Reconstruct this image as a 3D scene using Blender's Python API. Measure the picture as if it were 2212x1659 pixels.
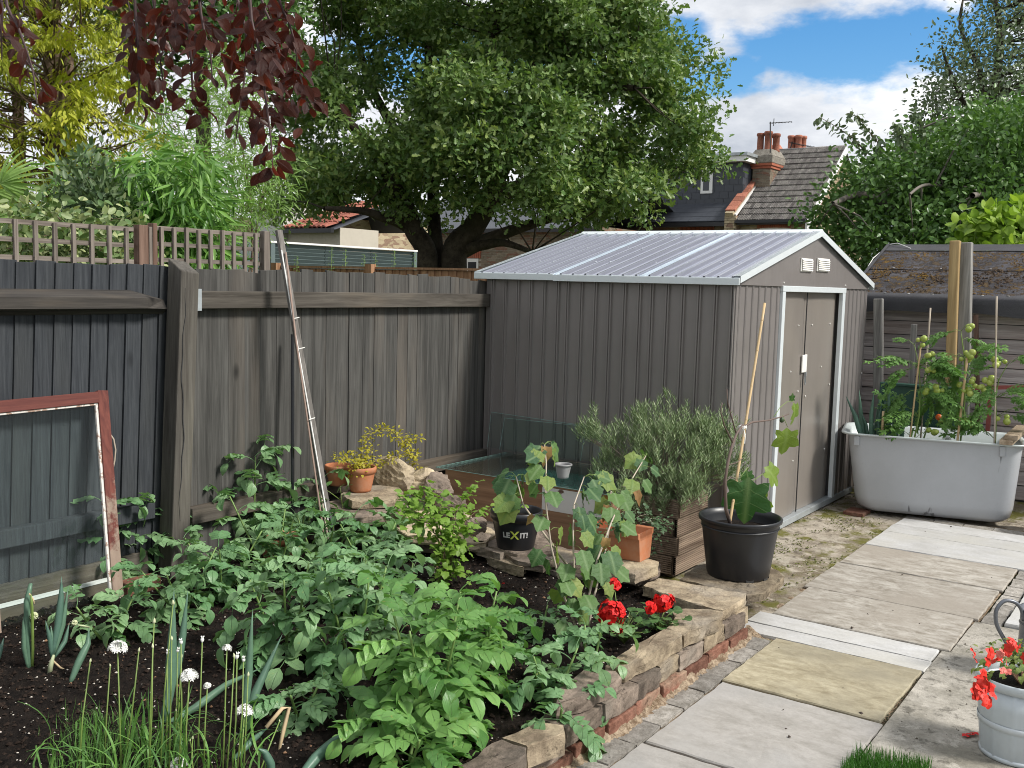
import bpy, math, random
import numpy as np
from mathutils import Vector, Matrix, Euler
for o in list(bpy.data.objects): bpy.data.objects.remove(o)
SC = bpy.context.scene
COL = SC.collection
R = math.radians
rng = np.random.default_rng(7); random.seed(7)
# ------------------------------------------------------------------ camera
FPX, CX, CY, H = 2172.0, 1106.0, 829.5, 1.66
_p, _r, _y = R(5.68), R(1.48), R(34.8)
def _axes():
    F = np.array([0, math.cos(_p), -math.sin(_p)]); Rt = np.array([1., 0, 0]); U = np.array([0, math.sin(_p), math.cos(_p)])
    c, s = math.cos(_r), math.sin(_r); Rt, U = c*Rt+s*U, -s*Rt+c*U
    M = np.array([[math.sin(_y), math.cos(_y), 0], [-math.cos(_y), math.sin(_y), 0], [0, 0, 1]])
    return M@F, M@Rt, M@U
cF, cR, cU = _axes(); CAMP = np.array([0, 0, H])
def ray(px, py): return cF+cR*(px-CX)/FPX-cU*(py-CY)/FPX
def GZ(px, py, z=0.): d = ray(px, py); return CAMP+d*(z-H)/d[2]      # where a sight line meets a level
def GX(px, py, x): d = ray(px, py); return CAMP+d*x/d[0]
def GY(px, py, y): d = ray(px, py); return CAMP+d*y/d[1]
def GD(px, py, w): return CAMP+ray(px, py)*w
cam = bpy.data.cameras.new('camera'); co = bpy.data.objects.new('camera', cam); COL.objects.link(co)
cam.sensor_width = 36; cam.lens = 36*FPX/2212; cam.clip_end = 3000; cam.clip_start = .05
mw = Matrix.Identity(4)
for i in range(3): mw[i][0] = cR[i]; mw[i][1] = cU[i]; mw[i][2] = -cF[i]; mw[i][3] = CAMP[i]
co.matrix_world = mw; SC.camera = co
# ------------------------------------------------------------------ light
SUN_AZ, SUN_EL = math.atan2(-1, 0.22), R(43)      # direction towards the sun in the garden's axes
sd = Vector((math.cos(SUN_AZ)*math.cos(SUN_EL), math.sin(SUN_AZ)*math.cos(SUN_EL), math.sin(SUN_EL)))
sun = bpy.data.lights.new('sun', 'SUN'); sun.energy = 2.7; sun.angle = R(12); sun.color = (1, .955, .89)
so = bpy.data.objects.new('sun', sun); COL.objects.link(so); so.rotation_euler = sd.to_track_quat('Z', 'Y').to_euler()
W = bpy.data.worlds.new('World'); SC.world = W; W.use_nodes = True
nt = W.node_tree; nt.nodes.clear()
def nn(t, **k):
    n = nt.nodes.new(t)
    for a, b in k.items(): setattr(n, a, b)
    return n
def lk(a, b): nt.links.new(a, b)
def mth(op, a, b=None, c=None, clamp=False):
    n = nn('ShaderNodeMath', operation=op); n.use_clamp = clamp
    for i, v in enumerate((a, b, c)):
        if v is None: continue
        if isinstance(v, (int, float)): n.inputs[i].default_value = v
        else: lk(v, n.inputs[i])
    return n.outputs[0]
sky = nn('ShaderNodeTexSky', sky_type='NISHITA', sun_disc=False, sun_elevation=SUN_EL, sun_rotation=math.pi/2-SUN_AZ, air_density=1.0, dust_density=.6, ozone_density=2.5)
hs = nn('ShaderNodeHueSaturation'); hs.inputs['Saturation'].default_value = 1.38; hs.inputs['Value'].default_value = 1.0; lk(sky.outputs[0], hs.inputs['Color'])
bg1 = nn('ShaderNodeBackground'); bg1.inputs[1].default_value = .095; lk(hs.outputs[0], bg1.inputs[0])
tc = nn('ShaderNodeTexCoord'); D = tc.outputs['Generated']
def wn(scale, detail, rough, vec=D):
    n = nn('ShaderNodeTexNoise'); n.inputs['Scale'].default_value = scale; n.inputs['Detail'].default_value = detail; n.inputs['Roughness'].default_value = rough; lk(vec, n.inputs['Vector']); return n.outputs['Fac']
def vmul(v):
    n = nn('ShaderNodeVectorMath', operation='MULTIPLY'); lk(D, n.inputs[0]); n.inputs[1].default_value = v; return n.outputs[0]
V2 = vmul((1, 1, 2.2))
warp = wn(7, 7, .58, V2)
def hole(px, py, rad, flat, tilt=0.):       # a clear patch between the clouds, seen in this direction
    d = ray(px, py); d = d/np.linalg.norm(d)
    s = nn('ShaderNodeVectorMath', operation='SUBTRACT'); lk(D, s.inputs[0]); s.inputs[1].default_value = d
    def dot(a):
        q = nn('ShaderNodeVectorMath', operation='DOT_PRODUCT'); lk(s.outputs[0], q.inputs[0]); q.inputs[1].default_value = a; return q.outputs['Value']
    ct, st = math.cos(tilt), math.sin(tilt); z = np.array([0, 0, 1.]); side = np.cross(d, z); side /= np.linalg.norm(side); upv = np.cross(side, d)
    a = mth('DIVIDE', dot(tuple(side*ct+upv*st)), rad); b = mth('DIVIDE', dot(tuple(-side*st+upv*ct)), rad*flat)
    r2 = mth('ADD', mth('MULTIPLY', a, a), mth('MULTIPLY', b, b))
    return mth('SUBTRACT', 1., mth('SQRT', r2))
holes = [hole(1560, 165, .075, .33, R(16)), hole(1800, 105, .13, .28, R(3)), hole(2030, 90, .10, .36, R(-10)), hole(1445, 120, .05, .7), hole(1000, 130, .13, .35), hole(2170, 10, .035, .9)]
g = holes[0]
for h_ in holes[1:]: g = mth('MAXIMUM', g, h_)
far = wn(2.1, 4, .5, V2)
g = mth('MAXIMUM', g, mth('MULTIPLY', mth('SUBTRACT', far, .64), 6))
cl = mth('SUBTRACT', mth('MULTIPLY', mth('SUBTRACT', warp, .5), 2.4), mth('MULTIPLY', g, .95))
cm = nn('ShaderNodeMapRange', interpolation_type='SMOOTHSTEP'); lk(cl, cm.inputs['Value']); cm.inputs['From Min'].default_value = -.42; cm.inputs['From Max'].default_value = .02
shade = wn(4.5, 8, .6, V2)
cr = nn('ShaderNodeValToRGB'); lk(shade, cr.inputs[0])
e = cr.color_ramp.elements; e[0].position = .30; e[0].color = (.46, .50, .57, 1); e[1].position = .62; e[1].color = (.95, .96, .98, 1)
bg2 = nn('ShaderNodeBackground'); bg2.inputs[1].default_value = .68; lk(cr.outputs[0], bg2.inputs[0])
mx = nn('ShaderNodeMixShader'); lk(cm.outputs[0], mx.inputs[0]); lk(bg1.outputs[0], mx.inputs[1]); lk(bg2.outputs[0], mx.inputs[2])
wo = nn('ShaderNodeOutputWorld'); lk(mx.outputs[0], wo.inputs[0])
vs = SC.view_settings; vs.view_transform = 'Standard'; vs.look = 'None'; vs.exposure = 0.80; vs.gamma = 1; vs.use_curve_mapping = False
SC.render.engine = 'CYCLES'; SC.cycles.filter_width = 1.0
# ------------------------------------------------------------------ materials
class Mt:
    def __init__(s, name):
        s.m = bpy.data.materials.new(name); s.m.use_nodes = True; s.t = s.m.node_tree; s.t.nodes.clear()
        s.out = s.t.nodes.new('ShaderNodeOutputMaterial'); s.b = s.t.nodes.new('ShaderNodeBsdfPrincipled'); s.l(s.b.outputs[0], s.out.inputs[0])
        s.tc = s.t.nodes.new('ShaderNodeTexCoord'); s.oi = s.t.nodes.new('ShaderNodeObjectInfo')
        a = s.t.nodes.new('ShaderNodeVectorMath'); a.operation = 'SCALE'; a.inputs[0].default_value = (37, 53, 71); s.l(s.oi.outputs['Random'], a.inputs['Scale'])
        b = s.t.nodes.new('ShaderNodeVectorMath'); b.operation = 'ADD'; s.l(s.tc.outputs['Object'], b.inputs[0]); s.l(a.outputs[0], b.inputs[1]); s.P = b.outputs[0]
        s.rnd = s.oi.outputs['Random']
    def l(s, a, b): s.t.links.new(a, b)
    def sc(s, v, vec=None):
        n = s.t.nodes.new('ShaderNodeVectorMath'); n.operation = 'MULTIPLY'; s.l(vec or s.P, n.inputs[0]); n.inputs[1].default_value = v; return n.outputs[0]
    def noise(s, scale, det=4, ro=.55, vec=None, dist=0):
        n = s.t.nodes.new('ShaderNodeTexNoise'); n.inputs['Scale'].default_value = scale; n.inputs['Detail'].default_value = det; n.inputs['Roughness'].default_value = ro; n.inputs['Distortion'].default_value = dist
        s.l(vec or s.P, n.inputs['Vector']); return n.outputs['Fac']
    def vor(s, scale, vec=None, feat='F1', out='Distance'):
        n = s.t.nodes.new('ShaderNodeTexVoronoi'); n.feature = feat; n.inputs['Scale'].default_value = scale; s.l(vec or s.P, n.inputs['Vector']); return n.outputs[out]
    def wave(s, scale, dist, vec=None, direc='X', det=2):
        n = s.t.nodes.new('ShaderNodeTexWave'); n.bands_direction = direc; n.inputs['Scale'].default_value = scale; n.inputs['Distortion'].default_value = dist; n.inputs['Detail'].default_value = det
        s.l(vec or s.P, n.inputs['Vector']); return n.outputs['Fac']
    def ramp(s, f, *st):
        n = s.t.nodes.new('ShaderNodeValToRGB'); s.l(f, n.inputs[0]); e = n.color_ramp.elements
        while len(e) < len(st): e.new(.5)
        for k, (p, c) in enumerate(st):
            e[k].position = p; e[k].color = (c, c, c, 1) if isinstance(c, (int, float)) else (*c, 1)
        return n.outputs[0]
    def mix(s, f, a, b, mode='MIX'):
        n = s.t.nodes.new('ShaderNodeMix'); n.data_type = 'RGBA'; n.blend_type = mode
        for i, v in ((0, f), (6, a), (7, b)):
            if isinstance(v, (int, float)): n.inputs[i].default_value = v if i == 0 else (v, v, v, 1)
            elif isinstance(v, tuple): n.inputs[i].default_value = (*v, 1)
            else: s.l(v, n.inputs[i])
        return n.outputs[2]
    def math(s, op, a, b=0., clamp=False):
        n = s.t.nodes.new('ShaderNodeMath'); n.operation = op; n.use_clamp = clamp
        for i, v in enumerate((a, b)):
            if isinstance(v, (int, float)): n.inputs[i].default_value = v
            else: s.l(v, n.inputs[i])
        return n.outputs[0]
    def attr(s, nm):
        n = s.t.nodes.new('ShaderNodeAttribute'); n.attribute_name = nm; return n.outputs['Fac']
    def set(s, col=None, rough=None, metal=None, spec=None, bump=None, bs=.5, bd=.01):
        for k, v in (('Base Color', col), ('Roughness', rough), ('Metallic', metal), ('Specular IOR Level', spec)):
            if v is None: continue
            if isinstance(v, tuple): s.b.inputs[k].default_value = (*v, 1)
            elif isinstance(v, (int, float)): s.b.inputs[k].default_value = v
            else: s.l(v, s.b.inputs[k])
        if bump is not None:
            n = s.t.nodes.new('ShaderNodeBump'); n.inputs['Strength'].default_value = bs; n.inputs['Distance'].default_value = bd; s.l(bump, n.inputs['Height']); s.l(n.outputs[0], s.b.inputs['Normal'])
        return s
    def val(s, c, lo, hi, f):          # brightness of c multiplied by lo..hi as f goes 0..1
        return s.mix(1., c, s.ramp(f, (0, lo), (1, hi)), 'MULTIPLY')
def varied(m, c, k=.25):
    return m.val(c, 1-k, 1+k if k < 1 else 1, m.rnd)

def m_wood(name, c1, c2, axis='Z', rough=.85, knots=True, grain=60, warm=None, bs=.35):
    m = Mt(name); v = {'Z': (1, 1, .045), 'X': (.045, 1, 1), 'Y': (1, .045, 1)}[axis]; P = m.sc(v)
    g1 = m.noise(grain, 5, .65, P, .6); g2 = m.noise(grain*4, 3, .6, P); big = m.noise(3.2, 3, .6, m.sc(tuple(x**.5 for x in v)))
    c = m.mix(m.ramp(g1, (.35, 0), (.68, 1)), c1, c2)
    if warm: c = m.mix(m.ramp(big, (.5, 0), (.72, .55)), c, warm)
    c = m.val(c, .75, 1.2, big); c = m.val(c, .60, 1.35, g2)
    if knots:
        kv = m.vor(2.6, m.sc(tuple(1 if x == 1 else .5 for x in v))); c = m.mix(m.ramp(kv, (.02, .85), (.075, 0)), c, tuple(x*.28 for x in c1))
    c = varied(m, c, .09)
    m.set(c, rough, spec=.25, bump=m.math('ADD', g1, m.math('MULTIPLY', g2, .5)), bs=bs, bd=.006); return m.m
def m_stone(name, c1, c2, c3=None, rough=.9, bs=.8, sc=1.):
    m = Mt(name); n1 = m.noise(9*sc, 7, .65); n2 = m.noise(38*sc, 5, .7); n3 = m.noise(2.5*sc, 3)
    c = m.mix(m.ramp(n1, (.35, 0), (.62, 1)), c1, c2)
    if c3: c = m.mix(m.ramp(n3, (.52, 0), (.66, .8)), c, c3)
    c = m.val(c, .45, 1.5, n2); c = m.mix(m.ramp(m.noise(16*sc, 8, .8), (.57, 0), (.63, .75)), c, tuple(x*.35 for x in c1)); c = varied(m, c, .32)
    m.set(c, rough, spec=.2, bump=m.math('ADD', n1, m.math('MULTIPLY', n2, .6)), bs=bs, bd=.012); return m.m
def m_plain(name, c, rough=.5, metal=0., var=.12, sc=20, spec=.5, bs=.12, dirt=None):
    m = Mt(name); n = m.noise(sc, 5, .6); cc = m.val(m.mix(0., c, c), 1-var, 1+var, n)
    if dirt: cc = m.mix(m.ramp(m.noise(sc*.3, 6, .7), (.48, 0), (.72, .8)), cc, dirt)
    m.set(cc, m.ramp(n, (.2, rough*.85), (.8, min(1, rough*1.2))), metal, spec, bump=n, bs=bs, bd=.004); return m.m
def m_leaf(name, c1, c2, trans=.28, rough=.5, vein=None, edge=None, spec=.4, nv=7., tcol=(1.25, 1.35, .7), bs=.55, spots=0):
    m = Mt(name); f = m.math('FRACT', m.math('ADD', m.attr('tint'), m.rnd))
    c = m.mix(f, c1, c2); n = m.noise(28, 3); c = m.val(c, .78, 1.2, n)
    sx = m.t.nodes.new('ShaderNodeSeparateXYZ'); m.l(m.tc.outputs['UV'], sx.inputs[0]); u, v = sx.outputs[0], sx.outputs[1]
    au = m.math('ABSOLUTE', m.math('SUBTRACT', u, .5)); bump = n
    if vein:
        mid = m.ramp(au, (.0, 1), (.045, 0))
        side = m.ramp(m.math('ABSOLUTE', m.math('SINE', m.math('MULTIPLY', m.math('SUBTRACT', v, m.math('MULTIPLY', au, .9)), nv*3.14))), (0, .8), (.16, 0))
        vm = m.math('MAXIMUM', mid, side); c = m.mix(m.math('MULTIPLY', vm, .55), c, vein); bump = m.math('SUBTRACT', n, vm)
    if spots: c = m.mix(m.ramp(m.noise(60, 3, .6), (.64, 0), (.70, spots)), c, (.36, .34, .09)); c = m.mix(m.ramp(m.vor(75), (.03, .8), (.07, 0)), c, (.05, .045, .02))
    if edge:
        c = m.mix(m.math('MULTIPLY', m.ramp(au, (.3, 0), (.5, 1)), m.ramp(m.noise(9, 2), (.45, 0), (.6, 1))), c, edge)
    m.set(c, rough, spec=spec, bump=bump, bs=bs, bd=.003)
    t = m.t.nodes.new('ShaderNodeBsdfTranslucent'); cc = m.mix(1., c, tcol, 'MULTIPLY'); m.l(cc, t.inputs[0])
    x = m.t.nodes.new('ShaderNodeMixShader'); x.inputs[0].default_value = trans; m.l(m.b.outputs[0], x.inputs[1]); m.l(t.outputs[0], x.inputs[2]); m.l(x.outputs[0], m.out.inputs[0])
    return m.m
# ------------------------------------------------------------------ geometry
class MB:
    def __init__(s): s.v = []; s.f = []; s.uv = []
    def add(s, vs, fs, uvs=None):
        n = len(s.v); s.v += [tuple(map(float, p)) for p in vs]; s.f += [tuple(i+n for i in f) for f in fs]
        s.uv += list(uvs) if uvs is not None else [(.5, .5)]*len(vs)
    def box(s, a, b, M=None, taper=1.):
        x0, y0, z0 = a; x1, y1, z1 = b
        P = [(x0, y0, z0), (x1, y0, z0), (x1, y1, z0), (x0, y1, z0), (x0, y0, z1), (x1, y0, z1), (x1, y1, z1), (x0, y1, z1)]
        if taper != 1.:
            mx_, my = (x0+x1)/2, (y0+y1)/2; P[4:] = [(mx_+(x-mx_)*taper, my+(y-my)*taper, z) for x, y, z in P[4:]]
        if M is not None: P = [M@Vector(p) for p in P]
        s.add(P, [(0, 3, 2, 1), (4, 5, 6, 7), (0, 1, 5, 4), (1, 2, 6, 5), (2, 3, 7, 6), (3, 0, 4, 7)])
    def bar(s, p, q, w, t, up=(0, 0, 1)):     # a rectangular bar from p to q
        p = Vector(p); q = Vector(q); d = (q-p); L = d.length; d.normalize(); u = Vector(up)
        x = d.cross(u)
        if x.length < 1e-4: x = d.cross(Vector((1, 0, 0)))
        x.normalize(); y = x.cross(d)
        M = Matrix(((x[0], y[0], d[0], p[0]), (x[1], y[1], d[1], p[1]), (x[2], y[2], d[2], p[2]), (0, 0, 0, 1)))
        s.box((-w/2, -t/2, 0), (w/2, t/2, L), M)
    def tube(s, pts, rad, k=8, cap=True):
        pts = [np.array(p, float) for p in pts]; n = len(pts)
        if isinstance(rad, (int, float)): rad = [rad]*n
        vs, uv = [], []; last = None
        for i, p in enumerate(pts):
            d = pts[min(i+1, n-1)]-pts[max(i-1, 0)]; d = d/(np.linalg.norm(d)+1e-9)
            if last is None: a = np.cross(d, [0, 0, 1.]); a = a if np.linalg.norm(a) > .05 else np.cross(d, [1., 0, 0])
            else: a = last-d*np.dot(last, d)
            a = a/(np.linalg.norm(a)+1e-9); last = a; b = np.cross(d, a)
            for j in range(k):
                t = 2*math.pi*j/k; vs.append(p+rad[i]*(a*math.cos(t)+b*math.sin(t))); uv.append((j/k, i/max(1, n-1)))
        fs = [(i*k+j, i*k+(j+1) % k, (i+1)*k+(j+1) % k, (i+1)*k+j) for i in range(n-1) for j in range(k)]
        if cap: fs += [tuple(range(k))[::-1], tuple(range((n-1)*k, n*k))]
        s.add(vs, fs, uv)
    def lathe(s, prof, k=32, c=(0, 0, 0), cap0=False, cap1=False, M=None):
        vs = []; n = len(prof)
        for r_, z in prof:
            for j in range(k):
                t = 2*math.pi*j/k; p = Vector((r_*math.cos(t), r_*math.sin(t), z))
                if M is not None: p = M@p
                vs.append((p[0]+c[0], p[1]+c[1], p[2]+c[2]))
        fs = [(i*k+j, i*k+(j+1) % k, (i+1)*k+(j+1) % k, (i+1)*k+j) for i in range(n-1) for j in range(k)]
        if cap0: fs.append(tuple(range(k))[::-1])
        if cap1: fs.append(tuple(range((n-1)*k, n*k)))
        s.add(vs, fs)
    def prism(s, poly, z0, z1):       # poly in xy
        n = len(poly); s.add([(x, y, z0) for x, y in poly]+[(x, y, z1) for x, y in poly], [tuple(range(n))[::-1], tuple(range(n, 2*n))]+[(i, (i+1) % n, n+(i+1) % n, n+i) for i in range(n)])
    def mesh(s, name, mat, smooth=False, bevel=0., seg=1):
        me = bpy.data.meshes.new(name); me.from_pydata(s.v, [], s.f); me.materials.append(mat)
        ul = me.uv_layers.new(name='UVMap'); idx = np.zeros(len(me.loops), np.int32); me.loops.foreach_get('vertex_index', idx)
        ul.data.foreach_set('uv', np.array(s.uv, np.float32)[idx].ravel())
        if smooth: me.polygons.foreach_set('use_smooth', np.ones(len(me.polygons), bool))
        me.update(); return me
def setp(o, **k):
    for a, b in k.items():
        if b is not None: o[a] = b
    return o
def thing(name, label, cat, loc=(0, 0, 0), group=None, rz=0.):
    o = bpy.data.objects.new(name, None); COL.objects.link(o); o.location = loc; o.rotation_euler = (0, 0, rz); o.empty_display_size = .1
    return setp(o, label=label, category=cat, group=group)
def ob(name, me, parent=None, loc=(0, 0, 0), rot=None, scale=None, bev=0., **k):
    o = bpy.data.objects.new(name, me); COL.objects.link(o)
    if parent is not None: o.parent = parent
    if rot is not None:
        M = rot.to_4x4() if isinstance(rot, Matrix) else Euler(rot).to_matrix().to_4x4()
        if scale is not None: M = M@Matrix.Diagonal((scale, scale, scale, 1) if isinstance(scale, (int, float)) else (*scale, 1))
        M.translation = Vector(loc); o.matrix_local = M
    else:
        o.location = loc
        if scale is not None: o.scale = (scale,)*3 if isinstance(scale, (int, float)) else scale
    if bev: b = o.modifiers.new('bevel', 'BEVEL'); b.width = bev; b.segments = 2; b.limit_method = 'ANGLE'
    return setp(o, **k)
def wpart(name, mb, mat, parent, smooth=False, bev=0., **k):    # a part whose shape was written in world coordinates
    if parent is not None:
        L = parent.location; M = Matrix.Rotation(-parent.rotation_euler.z, 4, 'Z') if parent.rotation_euler.z else None
        if M is not None: mb.v = [tuple(M@(Vector(p)-L)) for p in mb.v]
        else: mb.v = [(x-L[0], y-L[1], z-L[2]) for x, y, z in mb.v]
    return ob(name, mb.mesh(name, mat, smooth), parent, bev=bev, **k)
def single(name, mb, mat, label, cat, loc, group=None, smooth=False, bev=0.):
    mb.v = [(x-loc[0], y-loc[1], z-loc[2]) for x, y, z in mb.v]
    return ob(name, mb.mesh(name, mat, smooth), None, loc, bev=bev, label=label, category=cat, group=group)
def copy_tree(o, loc=None, label=None, rz=None, parent=None, group=None, scale=None):
    c = o.copy(); COL.objects.link(c); c.parent = parent
    if loc is not None: c.location = loc
    if rz is not None: c.rotation_euler.z = rz
    if scale is not None: c.scale = (scale,)*3
    if label: c['label'] = label
    if group: c['group'] = group
    for ch in list(o.children): copy_tree(ch, parent=c)
    return c
def basis(d, up=(0, 0, 1), roll=0.):      # matrix whose Y runs along d and whose Z is as near up as it can be
    d = Vector(d).normalized(); x = d.cross(Vector(up))
    if x.length < 1e-3: x = d.cross(Vector((1, 0, 0)))
    x.normalize(); z = x.cross(d); M = Matrix((x, d, z)).transposed()
    return M@Matrix.Rotation(roll, 3, 'Y') if roll else M
# leaf shapes: y runs from the stalk to the tip, z is up
def blade(mb, L, Wd, prof, fold=.25, bend=.3, off=(0, 0, 0), M=None, wav=0., seed=0):
    n = len(prof); vs, uv, fs = [], [], []; a = 0.; y = z = 0.; r_ = random.Random(seed)
    for i, w in enumerate(prof):
        t = i/(n-1); ww = w*Wd/2; c, s_ = math.cos(fold), math.sin(fold); jz = wav*Wd*(r_.random()-.5)
        for k, sx in enumerate((-1, 0, 1)):
            p = Vector((sx*ww*c, y, z+abs(sx)*ww*s_+sx*jz))
            p = (M@p if M is not None else p)+Vector(off); vs.append(p); uv.append((.5+.5*sx, t))
        y += L/(n-1)*math.cos(a); z -= L/(n-1)*math.sin(a); a += bend/(n-1)*2
    for i in range(n-1):
        for k in (0, 1): b = i*3+k; fs.append((b, b+1, b+4, b+3))
    mb.add(vs, fs, uv)
OV = (.06, .72, 1., .93, .6, .04)
def palm(mb, outline, size, cup=.15, droop=.25, M=None, off=(0, 0, 0)):    # lobed leaf: outline (x, y) round a middle, stalk at (0, 0)
    m = np.array(outline); c = m.mean(0); n = len(m); vs, uv = [], []
    def zz(p): r_ = math.hypot(p[0], p[1]-c[1]); return cup*abs(p[0])*.6-droop*max(0, p[1])**2-.10*r_*r_
    for ring in (1., .55):
        for k, p in enumerate(m):
            q = c+(p-c)*ring; z = zz(q)+(.035*math.sin(k*2.1) if ring == 1. else 0)
            vs.append(Vector((q[0], q[1], z))*size); uv.append((.5+.5*q[0], max(0, min(1, q[1]))))
    vs.append(Vector((c[0], c[1], zz(c)-.02))*size); uv.append((.5, .4))
    fs = [(i, (i+1) % n, n+(i+1) % n, n+i) for i in range(n)]+[(n+i, n+(i+1) % n, 2*n) for i in range(n)]
    vs = [((M@p) if M is not None else p)+Vector(off) for p in vs]; mb.add(vs, fs, uv)
def lobes(spec, depth, n=5, teeth=0.):       # spec: (angle from tip, length) of each lobe on one side incl. the tip at 0
    pts = []; full = [(-a, l) for a, l in spec[::-1] if a > 0]+[(a, l) for a, l in spec]
    for i, (a, l) in enumerate(full):
        for k, da in enumerate(np.linspace(-1, 1, n)):
            if i+1 < len(full) and k == n-1: continue
            nb = full[i+1] if da > 0 and i+1 < len(full) else (full[i-1] if da < 0 and i > 0 else None)
            hw = abs(nb[0]-a)/2 if nb else R(16); ll = (l+nb[1])/2 if nb else l*.8
            r_ = l+(ll*depth-l)*abs(da)**1.2+(teeth*(-1)**k); t = a+da*hw
            pts.append((r_*math.sin(t), .35+r_*math.cos(t)))
    pts.append((0., .02 if spec[-1][0] > R(110) else 0.)); return pts
CURR = lobes([(0, .62), (R(58), .52), (R(118), .43)], .80, 5, .022)
FIG = lobes([(0, .64), (R(58), .58), (R(122), .48)], .66, 5)
GERL = lobes([(0, .46), (R(50), .47), (R(100), .46), (R(145), .42)], .86, 3, .015)
def cloud(name, P, Dv, N, L, Wd, mat, shape='diamond', tint=None):       # many small leaves in one mesh
    n = len(P); Dv = Dv/np.linalg.norm(Dv, axis=1, keepdims=True); X = np.cross(Dv, N); X /= np.linalg.norm(X, axis=1, keepdims=True)+1e-9; Z = np.cross(X, Dv)
    S = {'diamond': [(0, 0, 0), (.5, .42, .16), (0, 1, -.08), (-.5, .42, .16)],
         'lance': [(0, 0, 0), (.5, .3, .1), (.34, .68, .02), (0, 1, -.22), (-.34, .68, .02), (-.5, .3, .1)],
         'oak': [(0, 0, 0), (.24, .2, .06), (.14, .33, .02), (.5, .52, .12), (.27, .64, .04), (.36, .86, .02), (0, 1, -.1), (-.36, .86, .02), (-.27, .64, .04), (-.5, .52, .12), (-.14, .33, .02), (-.24, .2, .06)],
         'oval': [(0, 0, 0), (.36, .16, .06), (.5, .48, .12), (.3, .82, .04), (0, 1, -.08), (-.3, .82, .04), (-.5, .48, .12), (-.36, .16, .06)]}[shape]
    k = len(S); L = np.broadcast_to(L, (n,)); Wd = np.broadcast_to(Wd, (n,)); V = np.zeros((n, k, 3), np.float32)
    for i, (x, y, z) in enumerate(S): V[:, i] = P+X*(x*Wd)[:, None]+Dv*(y*L)[:, None]+Z*(z*Wd)[:, None]
    if shape == 'diamond': F = np.array([[0, 1, 2], [0, 2, 3]])
    else:
        h = k//2; F = np.array([[0, i, i+1] for i in range(1, h)]+[[0, i, i+1] for i in range(h, k-1)])
        if shape == 'oak': F = np.array([[0, 1, 2], [0, 2, 6], [2, 3, 4], [2, 4, 6], [4, 5, 6], [0, 10, 11], [0, 6, 10], [10, 8, 9], [10, 6, 8], [8, 6, 7]])
    fc = (np.arange(n)[:, None, None]*k+F[None]).reshape(-1, 3).astype(np.int32)
    me = bpy.data.meshes.new(name); me.vertices.add(n*k); me.vertices.foreach_set('co', V.ravel()); m = len(fc)
    me.loops.add(m*3); me.loops.foreach_set('vertex_index', fc.ravel()); me.polygons.add(m); me.polygons.foreach_set('loop_start', np.arange(m, dtype=np.int32)*3); me.polygons.foreach_set('loop_total', np.full(m, 3, np.int32))
    me.materials.append(mat); uvv = np.tile(np.array([(x+.5, y) for x, y, z in S], np.float32), (n, 1)); ul = me.uv_layers.new(name='UVMap'); ul.data.foreach_set('uv', uvv[fc.ravel()].ravel())
    at = me.attributes.new('tint', 'FLOAT', 'POINT'); tt = rng.random(n)*.45 if tint is None else tint; at.data.foreach_set('value', np.repeat(tt.astype(np.float32), k)); me.update(calc_edges=True); return me
def rdir(n, up=0.): d = rng.normal(size=(n, 3)); d /= np.linalg.norm(d, axis=1, keepdims=True); d[:, 2] += up; return d/np.linalg.norm(d, axis=1, keepdims=True)
def inpoly(pt, poly):
    x, y = pt; c = False; n = len(poly)
    for i in range(n):
        (x1, y1), (x2, y2) = poly[i], poly[i-1]
        if (y1 > y) != (y2 > y) and x < (x2-x1)*(y-y1)/(y2-y1)+x1: c = not c
    return c
def clumps(poly, w, thick, n, holes=(), spacing=0., r_=random.Random(3)):   # clump centres through a crown whose outline is given; every one has its own distance
    xs = [p[0] for p in poly]; ys = [p[1] for p in poly]; out = []; cx_ = (min(xs)+max(xs))/2; hw = (max(xs)-min(xs))/2; t = 0
    while len(out) < n and t < n*40:
        t += 1; x = r_.uniform(min(xs), max(xs)); y = r_.uniform(min(ys), max(ys))
        if not inpoly((x, y), poly): continue
        if any((x-hx)**2+(y-hy)**2 < hr*hr for hx, hy, hr in holes): continue
        e = math.sqrt(max(.12, 1-((x-cx_)/hw)**2)); out.append(GD(x, y, w+r_.uniform(-1, 1)*thick*e))
    return np.array(out)
# ================================================================== materials used
M_conc = Mt('concrete')
def _conc(m, base, lo, moss=None):
    n1 = m.noise(3.1, 6, .65); n2 = m.noise(90, 4, .7); n3 = m.noise(14, 6, .7)
    c = m.mix(m.ramp(n1, (.38, 0), (.62, 1)), lo, base); c = m.val(c, .45, 1.55, m.noise(48, 5, .8)); c = m.mix(m.ramp(n3, (.53, 0), (.63, .75)), c, tuple(x*.42 for x in lo)); c = m.mix(m.ramp(m.noise(5.5, 8, .75), (.56, 0), (.62, .7)), c, tuple(min(.6, x*1.25) for x in base))
    if moss: c = m.mix(m.ramp(m.noise(2.2, 8, .72), (.49, 0), (.57, 1)), c, moss); c = m.mix(m.ramp(m.noise(6, 7, .75), (.56, 0), (.62, .9)), c, (.36, .33, .27))
    m.set(c, .92, spec=.2, bump=m.math('ADD', n2, n3), bs=.6, bd=.006); return m.m
CONC = _conc(M_conc, (.38, .355, .31), (.21, .195, .16)); CONCM = _conc(Mt('mossy_concrete'), (.38, .34, .28), (.17, .14, .10), (.12, .115, .028))
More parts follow.
